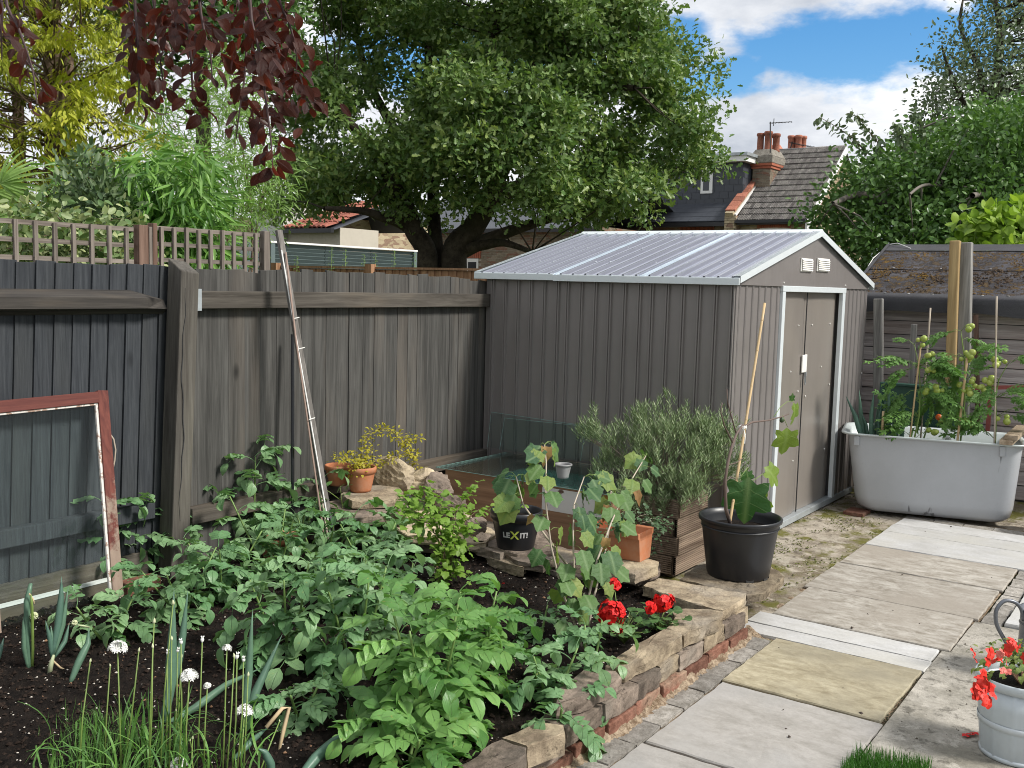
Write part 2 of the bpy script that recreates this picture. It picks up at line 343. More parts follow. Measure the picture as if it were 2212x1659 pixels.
def m_slab(name, c1, c2, c3, ss=1.):
    m = Mt(name); v = m.sc((1.9, .95, 1)); n1 = m.noise(6.5*ss, 11, .74, v, .25); n2 = m.noise(70, 3, .6); n3 = m.noise(1.7, 4, .6)
    c = m.mix(m.ramp(n1, (.36, 0), (.64, 1)), c1, c2); c = m.mix(m.ramp(n3, (.45, 0), (.65, .9)), c, c3); c = m.val(c, .87, 1.1, n2)
    c = m.mix(m.ramp(m.noise(9, 8, .8), (.66, 0), (.72, .55)), c, tuple(x*.4 for x in c1)); c = varied(m, c, .06)
    m.set(c, .8, spec=.3, bump=m.math('ADD', n1, n2), bs=.25, bd=.004); return m.m
S_GREY = m_slab('grey_slab', (.255, .24, .215), (.375, .355, .33), (.325, .315, .30)); S_YEL = m_slab('yellow_slab', (.22, .185, .115), (.44, .395, .28), (.24, .215, .155), 1.3)
S_OLD = m_slab('weathered_slab', (.20, .175, .14), (.43, .405, .36), (.29, .26, .22), 1.5); S_WH = m_slab('white_plank', (.39, .385, .37), (.50, .50, .495), (.45, .44, .405), .8)
PAVER = m_stone('paver_stone', (.20, .185, .16), (.33, .31, .28), rough=.95, bs=.5, sc=2.5)
STONE = m_stone('sandstone', (.155, .12, .083), (.36, .295, .205), (.26, .23, .19), bs=1.); STONE2 = m_stone('dark_sandstone', (.10, .08, .064), (.25, .20, .16), (.20, .175, .145), bs=1.); STONE3 = m_stone('pale_rock', (.30, .24, .16), (.50, .42, .29), (.27, .22, .17), bs=1.)
BRICK = m_stone('red_brick', (.15, .065, .043), (.27, .135, .095), (.27, .21, .15), sc=1.6, bs=1.)
MORT = m_stone('mortar', (.36, .33, .28), (.26, .24, .2))
SANDM = Mt('sandy_dirt'); _n = SANDM.noise(120, 4, .7); _c = SANDM.mix(SANDM.ramp(SANDM.noise(34, 8, .8), (.42, 0), (.6, 1)), (.16, .11, .07), (.44, .35, .25)); SANDM.set(SANDM.val(_c, .5, 1.4, _n), .95, spec=.1, bump=_n, bs=.9, bd=.01); SANDM = SANDM.m
SM = Mt('soil'); _n = SM.noise(26, 10, .78); _n2 = SM.noise(150, 3, .7); _c = SM.mix(SM.ramp(_n, (.38, 0), (.64, 1)), (.007, .0055, .005), (.032, .024, .019)); _c = SM.val(_c, .5, 1.5, _n2)
SM.set(_c, .95, spec=.15, bump=SM.math('ADD', _n, SM.math('MULTIPLY', _n2, .35)), bs=1., bd=.03); SOIL = SM.m
W_BLUE = m_wood('dark_stained_wood', (.030, .034, .040), (.060, .066, .073), grain=60, warm=(.048, .050, .048)); W_GREY = m_wood('grey_brown_wood', (.046, .045, .042), (.108, .106, .099), grain=26, warm=(.125, .105, .085))
W_RAIL = m_wood('rail_wood', (.055, .048, .040), (.125, .112, .095), 'X', grain=30, warm=(.20, .15, .10)); W_RAIL1 = m_wood('dark_rail_wood', (.030, .028, .027), (.085, .076, .066), 'X', grain=24, warm=(.25, .19, .13)); W_POST = m_wood('post_wood', (.058, .052, .045), (.12, .112, .098), grain=30, warm=(.14, .13, .10))
W_TREL = m_wood('trellis_wood', (.12, .10, .085), (.27, .235, .20), grain=40, knots=False); W_TRELX = m_wood('trellis_wood_flat', (.12, .10, .085), (.27, .235, .20), 'X', grain=40, knots=False); W_TRELR = m_wood('red_brown_wood', (.12, .07, .05), (.22, .145, .11), grain=40, knots=False)
W_BROWN = m_wood('brown_fence_wood', (.24, .125, .065), (.42, .25, .145), grain=30); W_BARN = m_wood('old_board_wood', (.31, .27, .26), (.56, .51, .49), 'Y', grain=26, warm=(.20, .115, .075))
W_DARK = m_wood('planter_wood', (.10, .068, .047), (.32, .245, .18), 'X', grain=18, knots=False, warm=(.20, .15, .11)); W_YEL = m_wood('treated_post_wood', (.30, .20, .09), (.47, .34, .17), grain=22); W_GPOST = m_wood('bare_grey_wood', (.16, .155, .145), (.33, .32, .30), grain=24); W_PLY = m_wood('plywood', (.17, .095, .055), (.33, .205, .125), 'Y', grain=9, knots=False, warm=(.40, .28, .18))
W_OFF = m_wood('offcut_wood', (.24, .18, .12), (.42, .34, .25), 'X', grain=26)
SHED_W = Mt('grey_brown_sheet'); _n = SHED_W.noise(3, 5); _sp = SHED_W.t.nodes.new('ShaderNodeSeparateXYZ'); SHED_W.l(SHED_W.tc.outputs['Object'], _sp.inputs[0]); _ms = SHED_W.ramp(SHED_W.math('ADD', SHED_W.noise(14, 6, .75), SHED_W.math('MULTIPLY', SHED_W.math('SUBTRACT', .22, _sp.outputs[2]), 1.2)), (.52, 0), (.75, .6))
_st = SHED_W.ramp(SHED_W.noise(22, 5, .7, SHED_W.sc((1, 1, .05))), (.50, 0), (.75, .30)); SHED_W.set(SHED_W.mix(_st, SHED_W.mix(_ms, SHED_W.val(SHED_W.mix(0., (.215, .198, .190), (.215, .198, .190)), .86, 1.12, _n), (.24, .19, .14)), (.27, .255, .24)), SHED_W.ramp(SHED_W.noise(9, 4), (.3, .34), (.7, .46)), .25, .5, bump=SHED_W.noise(5, 3), bs=.16, bd=.01); SHED_W = SHED_W.m
SHED_D = Mt('door_sheet'); _n = SHED_D.noise(5, 6, .6, SHED_D.sc((1, 1, .2))); SHED_D.set(SHED_D.val(SHED_D.mix(SHED_D.ramp(SHED_D.noise(1.4, 5), (.45, 0), (.7, .5)), (.245, .222, .20), (.31, .275, .235)), .85, 1.15, _n), .36, .25, .5, bump=SHED_D.noise(3, 3), bs=.25, bd=.012); SHED_D = SHED_D.m
SHED_R = Mt('roof_sheet'); _n = SHED_R.noise(4, 6); SHED_R.set(SHED_R.mix(_n, (.31, .325, .385), (.40, .415, .475)), .2, .5, .6, bump=SHED_R.noise(6, 3), bs=.1, bd=.006); SHED_R = SHED_R.m
ZINC = m_plain('galvanised_trim', (.64, .69, .71), .32, .12, .06, 25); ZINCB = m_plain('zinc_strip', (.60, .70, .80), .28, .25, .15, 9); ZINCD = m_plain('weathered_zinc', (.42, .46, .48), .42, .4, .22, 8, dirt=(.20, .20, .19)); WHITE_P = m_plain('white_plastic', (.78, .77, .73), .35, 0, .05); WHITE_PAINT = m_plain('white_paint', (.76, .76, .74), .5, 0, .08, 12)
BLACKP = Mt('black_plastic'); BLACKP.set((.014, .015, .018), BLACKP.ramp(BLACKP.noise(6, 4), (.3, .30), (.7, .42)), 0, .5, bump=BLACKP.noise(60, 3), bs=.06, bd=.003); BLACKP = BLACKP.m
DARK = m_plain('dark_iron_and_shade', (.03, .03, .03), .6); TERRA = m_plain('terracotta', (.42, .16, .075), .75, 0, .16, 14, .25, .2, dirt=(.44, .27, .18)); BATHM = Mt('grey_enamel')  # DARK also colours the strips that stand in for shade in joints and gaps
_n = BATHM.noise(5, 6, .7); _s = BATHM.ramp(BATHM.noise(11, 3, .5, BATHM.sc((1, 1, .12))), (.675, 0), (.70, .8)); BATHM.set(BATHM.mix(_s, BATHM.val(BATHM.mix(BATHM.ramp(BATHM.noise(230, 2), (.62, 0), (.7, .5)), (.42, .44, .465), (.25, .26, .28)), .86, 1.1, _n), (.10, .10, .11)), .30, 0, .5, bump=_n, bs=.08, bd=.006); BATHM = BATHM.m
BATHI = m_plain('white_enamel', (.50, .55, .55), .3, 0, .05)
def m_glass(name, col=(.8, .95, .9), tr=.78, ro=.03, fr=.12):
    m = Mt(name); t = m.t.nodes.new('ShaderNodeBsdfTransparent'); t.inputs[0].default_value = (*col, 1); g_ = m.t.nodes.new('ShaderNodeBsdfGlossy'); g_.inputs['Roughness'].default_value = ro
    d = m.t.nodes.new('ShaderNodeBsdfDiffuse'); d.inputs[0].default_value = (.3, .36, .35, 1); fz = m.t.nodes.new('ShaderNodeLayerWeight'); fz.inputs[0].default_value = fr
    a = m.t.nodes.new('ShaderNodeMixShader'); m.l(m.ramp(fz.outputs['Fresnel'], (0, .01), (1, .9)), a.inputs[0]); m.l(t.outputs[0], a.inputs[1]); m.l(g_.outputs[0], a.inputs[2])
    b = m.t.nodes.new('ShaderNodeMixShader'); m.l(m.math('MULTIPLY', m.ramp(m.noise(4, 8, .7), (.4, .2), (.7, 1.)), 1-tr), b.inputs[0]); m.l(a.outputs[0], b.inputs[1]); m.l(d.outputs[0], b.inputs[2]); m.l(b.outputs[0], m.out.inputs[0]); return m.m
GLASS = m_glass('clear_glass', (.93, .98, .965), tr=.97, fr=.22); GLASSD = m_glass('dusty_glass', (.95, .985, .975), tr=.985); GEDGE = m_plain('glass_edge', (.22, .36, .33), .2, 0, .1); WINGL = m_plain('window_glass', (.03, .035, .045), .08, 0, .2, 3)
FELT = Mt('roof_felt'); _n = FELT.noise(160, 3, .7); _c = FELT.val(FELT.mix(FELT.ramp(FELT.noise(4, 6), (.4, 0), (.6, 1)), (.070, .068, .075), (.125, .12, .13)), .6, 1.4, _n)
_m = FELT.ramp(FELT.noise(16, 9, .78), (.50, 0), (.545, 1)); _c = FELT.mix(_m, _c, FELT.mix(FELT.ramp(FELT.noise(3.0, 5), (.5, 0), (.62, 1)), (.105, .078, .052), (.17, .105, .03))); FELT.set(_c, .95, spec=.15, bump=FELT.math('ADD', _m, _n), bs=.9, bd=.018); FELT = FELT.m
FELTC = Mt('clean_roof_felt'); _n = FELTC.noise(160, 3, .7); FELTC.set(FELTC.val(FELTC.mix(FELTC.noise(5, 5), (.04, .04, .044), (.085, .085, .092)), .7, 1.3, _n), .85, spec=.3, bump=_n, bs=.5, bd=.006); FELTC = FELTC.m
BARK = m_stone('oak_bark', (.030, .024, .018), (.085, .070, .052), (.055, .055, .035), sc=.8, bs=1.); STEM_G = m_plain('green_stem', (.16, .24, .055), .5, 0, .2); STEM_B = m_plain('brown_twig', (.13, .085, .055), .7, 0, .3); STEM_P = m_plain('pale_cane_stem', (.40, .34, .27), .7, 0, .2); BAMB = m_plain('bamboo_cane', (.50, .36, .19), .45, 0, .25, 9)
# ================================================================== setting
def struct(o): o['kind'] = 'structure'; return o
SX = MB(); SX.add([(-600, -600, -.012), (600, -600, -.012), (600, 600, -.012), (-600, 600, -.012)], [(0, 1, 2, 3)])
LAND = Mt('land'); LAND.set(LAND.mix(LAND.noise(.4, 6), (.05, .075, .025), (.10, .09, .05)), .95, spec=.1, bump=LAND.noise(6, 5), bs=.5, bd=.05)
struct(ob('ground', SX.mesh('ground', LAND.m)))
def sheet(name, x0, x1, y0, y1, z, mat, step=.04, amp=.004, zf=None, kind='structure', inside=None):
    nx = int((x1-x0)/step)+1; ny = int((y1-y0)/step)+1; gx, gy = np.meshgrid(np.linspace(x0, x1, nx), np.linspace(y0, y1, ny)); gz = np.full_like(gx, z)+rng.normal(size=gx.shape)*amp
    if zf is not None: gz = gz+zf(gx, gy)
    v = np.stack([gx, gy, gz], -1).reshape(-1, 3); m = MB(); fs = []
    for j in range(ny-1):
        for i in range(nx-1):
            if inside is None or inside(gx[j, i], gy[j, i]): fs.append((j*nx+i, j*nx+i+1, (j+1)*nx+i+1, (j+1)*nx+i))
    m.add(v, fs); o = ob(name, m.mesh(name, mat, True)); o['kind'] = kind; return o
def wob(x, y, s=1.): return .5*np.sin(x*5.1*s+y*3.3*s)*np.cos(y*4.7*s-x*2.2*s)+.3*np.sin(x*13*s+1.3)*np.sin(y*11*s+.4)+.2*np.sin(x*27*s+y*19*s)
def soilz(x, y): return .125+.045*np.clip((y-1.8)/2.4, 0, 1)+.012*wob(np.asarray(x), np.asarray(y), 1.4)
BEDP = [(.2, 1.74), (4.20, 1.74), (4.42, 1.95), (4.50, 2.45), (4.50, 3.0), (4.7, 3.5), (4.78, 4.34), (.2, 4.34)]
def nz(x, y): return soilz(x, y)+.006*wob(x, y, 6)+rng.normal(size=x.shape)*.004
sheet('soil', .2, 4.8, 1.72, 4.36, 0, SOIL, .014, 0, nz, inside=lambda x, y: inpoly((x, y), BEDP))
sheet('mossy_ground', 4.46, 9.6, 1.60, 4.4, -.002, CONCM, .05, .003, lambda x, y: .006*wob(x, y))
sheet('back_ground', 7.66, 9.6, -2.5, 1.60, -.004, CONCM, .06, .003)
sheet('sandy_strip', 1.2, 4.56, 1.60, 1.745, -.002, SANDM, .012, .003, lambda x, y: .052*np.clip((y-1.65)/.08, 0, 1)**1.3*(1+.35*np.sin(x*17)*np.sin(x*5.3)+.2*np.sin(x*61)))
cs = MB(); cs.prism([(-.5, -1.2), (5.44, -1.2), (5.45, .880), (5.3, .884), (4.9, .886), (4.89, .922), (4.7, .924), (4.1, .919), (3.6, .918), (2.0, .915), (-.5, .9)], -.01, .012); struct(ob('concrete_strip', cs.mesh('concrete_strip', CONC)))
bs_ = MB(); bs_.add([(1.0, .88, -.003), (7.9, .86, -.003), (7.9, 1.79, -.003), (4.56, 1.79, -.003), (4.56, 1.66, -.003), (1.0, 1.66, -.003)], [(0, 1, 2, 3, 4, 5)]); struct(ob('path_bed', bs_.mesh('path_bed', SANDM)))
PATH = thing('garden_path', 'garden path of grey, yellow and white stone slabs beside the raised bed', 'path', (4, 1.2, 0)); PATH['kind'] = 'structure'
def stone(poly, z1, th, mat, par=None, nm='stone', jz=.004, rough=.007, **k):   # an irregular flat stone: its outline is split and broken up
    P = []; n = len(poly)
    for i in range(n):
        a = np.array(poly[i]); b = np.array(poly[(i+1) % n]); L = np.linalg.norm(b-a); q = max(1, int(L/.045)); nv = np.array([b[1]-a[1], a[0]-b[0]])/(L+1e-6)
        for t in range(q): P.append(a+(b-a)*t/q+nv*random.uniform(-rough, rough)*(1 if t else .5))
    P = np.array(P); c = P.mean(0); m = MB(); n = len(P); R_ = []
    for f, z in ((.985, z1-th), (.996, z1-th*.8), (1.0, z1-th*.45), (1.0, z1-.005), (.988, z1)):
        R_.append([(c[0]+(x-c[0])*f+random.uniform(-rough, rough)*.5, c[1]+(y-c[1])*f+random.uniform(-rough, rough)*.5, z+random.uniform(-jz, jz)*.5) for x, y in P])
    R_.append([(c[0]+(x-c[0])*.6, c[1]+(y-c[1])*.6, z1+random.uniform(-jz, jz)*.7) for x, y in P])
    vs = [p for r_ in R_ for p in r_]+[(c[0], c[1], z1+.003), (c[0], c[1], z1-th)]; fs = [(i*n+j, i*n+(j+1) % n, (i+1)*n+(j+1) % n, (i+1)*n+j) for i in range(5) for j in range(n)]
    A = sum(P[i-1][0]*P[i][1]-P[i][0]*P[i-1][1] for i in range(n))
    fs += [(5*n+j, 5*n+(j+1) % n, 6*n) for j in range(n)]+[((j+1) % n, j, 6*n+1) for j in range(n)]
    if A < 0: fs = [f[::-1] for f in fs]
    m.add(vs, fs)
    return wpart(nm, m, mat, par or WALL, **k)
def slab(x0, x1, y0, y1, mat, h=.018, j=.004, par=PATH, nm='slab', **k):
    q = lambda: random.uniform(-j, j); m = MB(); P = [(x0+q(), y0+q()), (x1+q(), y0+q()), (x1+q(), y1+q()), (x0+q(), y1+q())]; return stone([tuple(p) for p in P], h+random.uniform(-.0025, .0025), h+.002, mat, par, nm, .0010, .0022 if nm == 'slab' else .0035, **k)
for a in ((1.85, 2.5, .93, 1.585, S_GREY), (2.51, 3.17, .93, 1.585, S_GREY), (3.185, 3.885, .925, 1.585, S_GREY), (3.90, 4.545, .935, 1.595, S_YEL), (4.56, 4.702, .925, 1.80, S_WH), (4.71, 4.885, .93, 1.81, S_WH), (4.90, 5.475, .89, 1.745, S_OLD), (5.485, 6.105, .87, 1.775, S_OLD), (6.12, 6.66, .86, 1.775, S_OLD), (6.672, 7.13, .80, 1.775, S_WH), (7.14, 7.40, .80, 1.775, S_WH), (7.41, 7.655, .80, 1.775, S_WH)): slab(*a, label={S_YEL: 'yellow stained square slab'}.get(a[4]))
x = 1.35
while x < 4.5:
    L = .165 if x > 4.3 else .2; slab(x, min(x+L-.006, 4.535), 1.598+(0 if x < 3.9 else .006), 1.675+(.02 if x < 3.6 else .045), PAVER, .012, .003, nm='paver'); x += L
for k in range(5): slab(7.675, 7.80, .78+.2*k, .974+.2*k, PAVER, .010, .004, nm='paver')
for k in range(12): slab(5.46+.2*k, 5.654+.2*k, .76, .85, PAVER, .010, .006, nm='paver')
for k, (a, b) in enumerate(((5.46, 5.80), (5.83, 6.24), (6.27, 6.7))): slab(a, b, .10, .745, S_WH, .03)
# ================================================================== raised bed wall
WALL = thing('stone_bed_wall', 'low dry stone wall of sandstone copings on old bricks round the vegetable bed', 'wall', (3.2, 1.7, 0))
def pxpoly(pts, z): return [tuple(GZ(x, y, z)[:2]) for x, y in pts]
for pts, z, th, mt in (([(990, 1655), (1084, 1597), (1137, 1613), (1137, 1628), (1065, 1672), (1000, 1690)], .185, .075, STONE2), ([(1086, 1593), (1160, 1559), (1219, 1566), (1221, 1583), (1140, 1611)], .185, .075, STONE), ([(1197, 1497), (1264, 1446), (1327, 1449), (1344, 1463), (1277, 1496), (1204, 1520)], .215, .06, STONE2),
        ([(1309, 1439), (1357, 1403), (1436, 1359), (1472, 1365), (1475, 1374), (1351, 1442)], .215, .062, STONE), ([(1439, 1357), (1457, 1334), (1455, 1316), (1532, 1314), (1561, 1320), (1562, 1331), (1479, 1371)], .215, .058, STONE),
        ([(1387, 1264), (1421, 1248), (1611, 1282), (1612, 1291), (1563, 1318), (1544, 1316), (1424, 1279)], .205, .05, STONE), ([(1469, 1250), (1508, 1219), (1660, 1215), (1695, 1246), (1650, 1279), (1614, 1284), (1520, 1264)], .185, .045, STONE),
        ([(1309, 1213), (1387, 1201), (1422, 1213), (1420, 1222), (1372, 1240), (1315, 1231)], .270, .05, STONE3), ([(1318, 1216), (1400, 1205), (1428, 1220), (1425, 1232), (1380, 1252), (1330, 1243)], .215, .035, STONE2),
        ([(1238, 1222), (1262, 1195), (1330, 1205), (1345, 1226), (1300, 1236)], .20, .05, STONE), ([(1165, 1222), (1225, 1218), (1300, 1238), (1290, 1248), (1200, 1236)], .165, .05, STONE2), ([(1048, 1192), (1085, 1190), (1137, 1215), (1130, 1226), (1060, 1206)], .20, .055, STONE), ([(1070, 1180), (1130, 1170), (1190, 1205), (1175, 1222), (1120, 1212)], .225, .04, STONE2),
        ([(1010, 1166), (1075, 1160), (1120, 1186), (1080, 1196), (1030, 1180)], .235, .05, STONE2), ([(985, 1150), (1040, 1130), (1075, 1150), (1050, 1172), (1005, 1170)], .26, .05, STONE3), ([(1040, 1145), (1180, 1145), (1205, 1190), (1120, 1196), (1055, 1180)], .245, .04, STONE2),
        ([(1130, 1188), (1200, 1180), (1262, 1200), (1250, 1215), (1180, 1212)], .215, .035, STONE), ([(1260, 1205), (1300, 1196), (1345, 1210), (1330, 1232), (1275, 1228)], .225, .04, STONE2), ([(900, 1132), (960, 1110), (1030, 1130), (1000, 1158), (930, 1160)], .24, .06, STONE2)):
    stone(pxpoly(pts, z), z, th, mt)
x = 1.3; k = 0
while x < 4.40:        # second course of rough stones
    L = random.uniform(.17, .27); L = min(L, 4.47-x); zt = .150 if x > 2.75 else .11; y0 = 1.712+random.uniform(-.008, .008)
    stone([(x, y0), (x+L-.012, y0+random.uniform(-.006, .006)), (x+L-.012, 1.83), (x, 1.83)], zt+random.uniform(-.006, .004), .073+(0 if x > 2.75 else -.02), random.choice((STONE, STONE2, STONE2)), rough=.007); x += L; k += 1
x = 1.32
while x < 4.44:        # brick footing
    L = min(.225, 4.47-x); b = MB(); y0 = 1.70+random.uniform(-.006, .006); b.box((x, y0, -.01), (x+L-.012, y0+.1, (.068 if x > 2.75 else .050)+random.uniform(-.003, .002)), Matrix.Translation((x, y0, 0))@Matrix.Rotation(random.uniform(-.03, .03), 4, 'Z')@Matrix.Translation((-x, -y0, 0))); wpart('brick', b, BRICK, WALL, bev=.005); x += L
for (x0, x1, y0, y1, z0, z1, mt) in ((4.36, 4.50, 1.72, 1.84, .078, .155, STONE), (4.47, 4.56, 1.80, 2.02, .005, .145, STONE2), (4.50, 4.62, 2.02, 2.3, .0, .14, STONE2), (4.52, 4.72, 2.3, 2.6, .0, .15, STONE2), (4.55, 4.8, 2.6, 3.1, .0, .17, STONE2), (4.72, 4.86, 3.1, 3.7, 0, .19, STONE2)):
    stone([(x0, y0), (x1, y0), (x1, y1), (x0, y1)], z1, z1-z0, mt)
# pebbles and crumbs in the soil
def scatter_bits(name, n, mat, s0, s1, region, label=None, lift=.4, zf=soilz, power=1.):
    m = MB(); c = 0
    while c < n:
        x = random.uniform(region[0], region[1]); y = random.uniform(region[2], region[3])
        if zf is soilz and not inpoly((x, y), BEDP): continue
        s = s0+(s1-s0)*random.random()**(2.5*power); z = float(zf(x, y))+s*lift; a = random.uniform(0, 6.28); vs = []
        for (dx, dy, dz) in ((1, 0, -.2), (.2, .9, 0), (-.9, .3, -.1), (-.4, -.8, .1), (.1, .1, .62), (0, 0, -.5)):
            q = random.uniform(.7, 1.2)*s; vs.append((x+q*(dx*math.cos(a)-dy*math.sin(a)), y+q*(dx*math.sin(a)+dy*math.cos(a)), z+q*dz))
        m.add(vs, [(0, 1, 4), (1, 2, 4), (2, 3, 4), (3, 0, 4), (1, 0, 5), (2, 1, 5), (3, 2, 5), (0, 3, 5)]); c += 1
    o = ob(name, m.mesh(name, mat)); o['kind'] = 'stuff'; o['label'] = label; return o
PALE = m_plain('pale_pebble', (.50, .46, .40), .8, 0, .3); CRUMB = m_plain('soil_crumb', (.026, .018, .014), .95, 0, .5, 40, .1)
scatter_bits('pebbles', 3200, PALE, .0018, .0075, (1.2, 4.7, 1.75, 4.3), 'pale grit scattered over the dark soil'); scatter_bits('soil_crumbs', 17000, CRUMB, .003, .014, (1.2, 4.7, 1.76, 4.3), 'dark crumbs of soil in the bed')
scatter_bits('leaf_litter', 500, m_plain('dry_litter', (.20, .11, .06), .9, 0, .4), .003, .012, (1.2, 4.7, 1.76, 4.3), 'brown bits of dead leaf on the soil', .2)
scatter_bits('grit', 3200, m_plain('path_grit', (.36, .27, .17), .95, 0, .4), .001, .005, (2.2, 4.55, 1.61, 1.73), 'sandy grit along the foot of the wall', .4, lambda x, y: .004+.03*max(0, (y-1.665)/.08))
scatter_bits('leaf_debris', 22, m_plain('dark_debris', (.05, .035, .025), .9), .004, .012, (2.6, 7.6, .95, 1.58), 'few dark bits of leaf lying on the slabs', .25, lambda x, y: .02)
scatter_bits('strip_debris', 220, m_plain('strip_grit', (.08, .065, .045), .9), .0015, .007, (2.8, 5.4, -.2, .88), 'dark specks of grit on the concrete strip', .3, lambda x, y: .012)
scatter_bits('moss', 2600, m_plain('moss_green', (.10, .11, .025), .95, 0, .4), .003, .011, (5.0, 8.5, 1.79, 2.36), 'moss growing on the concrete by the shed', .3, lambda x, y: (0 if wob(x*.9, y*2.3, .8) > .05 else -.3))
scatter_bits('joint_moss', 650, m_plain('dark_joint_moss', (.030, .032, .014), .95, 0, .4), .0015, .006, (3.4, 4.9, .908, .936), 'dark moss in the joint between slabs and concrete', .3, lambda x, y: .006)
# ================================================================== fences
F1 = thing('dark_fence_panel', 'charcoal stained close-board fence panel behind the leaning window', 'fence', (2.0, 4.27, .15))
LEAN = .045; 
def lx(x, z): return x-LEAN*(1.7-z)
def fboard(par, x, w, y, t, z0, z1, mat, lean=True, dy=.006, top=0.):
    m = MB(); a, b = (lx(x, z0), lx(x, z1)) if lean else (x, x); zt = z1+top
    m.add([(a, y, z0), (a+w, y+dy, z0), (a+w, y+t+dy, z0), (a, y+t, z0), (b, y, z1), (b+w, y+dy, zt), (b+w, y+t+dy, zt), (b, y+t, z1)], [(0, 3, 2, 1), (4, 5, 6, 7), (0, 1, 5, 4), (1, 2, 6, 5), (2, 3, 7, 6), (3, 0, 4, 7)])
    return wpart('board', m, mat, par, bev=.0015)
x = .9
while x < 3.08: fboard(F1, x, .099, 4.244+random.uniform(-.002, .002), .012, .30, 1.705+random.uniform(-.006, .006), W_BLUE, dy=.012, top=random.uniform(-.008, .004)); x += .0905
m = MB(); m.add([(lx(.9, 1.62), 4.17, 1.50), (lx(2.95, 1.62), 4.17, 1.50), (lx(3.09, 1.6), 4.215, 1.495), (lx(3.09, 1.6), 4.245, 1.54), (lx(2.9, 1.62), 4.245, 1.585), (lx(.9, 1.6), 4.245, 1.585), (lx(.9, 1.6), 4.17, 1.555), (lx(2.95, 1.6), 4.17, 1.55), (lx(.9, 1.5), 4.245, 1.47), (lx(3.09, 1.5), 4.245, 1.47)], [(0, 1, 7, 6), (6, 7, 4, 5), (7, 3, 4), (1, 2, 3, 7), (0, 8, 9, 2, 1), (8, 5, 4, 3, 9), (2, 9, 3), (0, 6, 5, 8)]); wpart('rail', m, W_RAIL1, F1)
m = MB(); m.box((.8, 4.19, .47), (2.99, 4.243, .55)); wpart('rail', m, W_BLUE, F1, bev=.004)
m = MB(); m.box((.8, 4.235, .12), (2.98, 4.262, .30)); wpart('gravel_board', m, W_RAIL, F1, bev=.003); m = MB(); m.box((.8, 4.285, .1), (3.05, 4.292, 1.66)); wpart('backing', m, DARK, F1)  # dark sheet added behind the boards as painted shade for their joints
PT = thing('fence_post', 'thick square fence post with sloping top and a long split', 'post', (3.09, 4.2, .1))
m = MB(); q = [(lx(3.155, .1), .1), (lx(3.155, 1.7), 1.74)]; X0, X1 = lx(3.09, .1), 3.10
m.add([(X0, 4.12, .05), (X0+.105, 4.12, .05), (X0+.105, 4.225, .05), (X0, 4.225, .05), (X1, 4.12, 1.685), (X1+.105, 4.12, 1.672), (X1+.105, 4.225, 1.73), (X1, 4.225, 1.745)], [(0, 3, 2, 1), (4, 5, 6, 7), (0, 1, 5, 4), (1, 2, 6, 5), (2, 3, 7, 6), (3, 0, 4, 7)]); wpart('post', m, W_POST, PT, bev=.006)
m = MB(); pts = [(X0+.055+LEAN*(z-.1)*.62+.008*math.sin(z*9)+.004*math.sin(z*31), 4.1185, z) for z in np.linspace(.45, 1.6, 26)]; m.tube(pts, [.0006+.0030*math.sin(math.pi*i/25) for i in range(26)], 5); wpart('crack', m, DARK, PT)
F2 = thing('weathered_fence_panel', 'grey-brown weathered board fence running from the thick post to the metal shed', 'fence', (4.5, 4.28, .15))
x = 3.20; k = 0
while x < 6.1:
    w = random.uniform(.088, .125); zt = 1.69+.02*math.sin((x-3.2)*1.2)+random.uniform(-.009, .007)-.012*max(0, x-4.6); fboard(F2, x, w-(.006 if k == 11 else random.choice((.001, .001, .0022, .003))), 4.272+random.uniform(-.0015, .0015), .016, .16, zt, W_GREY, lean=False, dy=random.uniform(-.002, .002), top=random.uniform(-.01, .006)); x += w; k += 1
m = MB(); m.box((3.285, 4.215, 1.495), (6.05, 4.268, 1.585)); wpart('rail', m, W_RAIL, F2, bev=.004)
m = MB(); m.box((3.22, 4.205, .39), (6.05, 4.268, .475)); wpart('rail', m, W_RAIL, F2, bev=.004)
m = MB(); m.box((3.2, 4.24, .05), (6.05, 4.27, .20)); wpart('gravel_board', m, W_RAIL, F2, bev=.003)
m = MB(); m.box((3.225, 4.205, 1.485), (3.284, 4.272, 1.595)); m.box((3.21, 4.200, 1.52), (3.25, 4.206, 1.64)); wpart('bracket', m, ZINCD, F2, label='shiny metal bracket joining rail to post')
WB_ = thing('white_batten', 'narrow white painted batten on edge along the foot of the dark fence', 'batten', (1.8, 4.17, .14)); m = MB(); m.box((.8, 4.165, .13), (2.78, 4.19, .222)); wpart('timber', m, W_RAIL, WB_); m = MB(); m.box((.8, 4.160, .2225), (2.78, 4.192, .232)); wpart('painted_edge', m, WHITE_PAINT, WB_)
# trellis behind
def trellis(x0, x1, y, z0, z1, n, name_label, post_at):
    T = thing('trellis', name_label, 'trellis', (x0, y, z0))
    for i in range(n): xx = x0+(x1-x0)*(i+.5)/n; b = MB(); b.box((xx-.0095, y-.008, z0+random.uniform(-.03, 0)), (xx+.0095, y+.008, z1-.004+random.uniform(-.006, .006))); wpart('slat', b, W_TREL, T)
    k = 5
    for i in range(k): zz = z1-.012-i*.082; b = MB(); b.box((x0, y+.0085, zz-.011), (x1, y+.024, zz+.011)); wpart('rail', b, W_TRELX, T)
    for xx, w, mt, dz in post_at: b = MB(); b.box((xx-w/2, y-.02, z0-1.4), (xx+w/2, y+.03, z1+dz)); wpart('post', b, mt, T, bev=.002)
    return T
trellis(1.7, 3.14, 4.55, 1.50, 1.90, 15, 'weathered wooden trellis along the fence top with variegated leaves behind', [(3.18, .055, W_TRELR, .012), (3.222, .018, W_TREL, .005)])
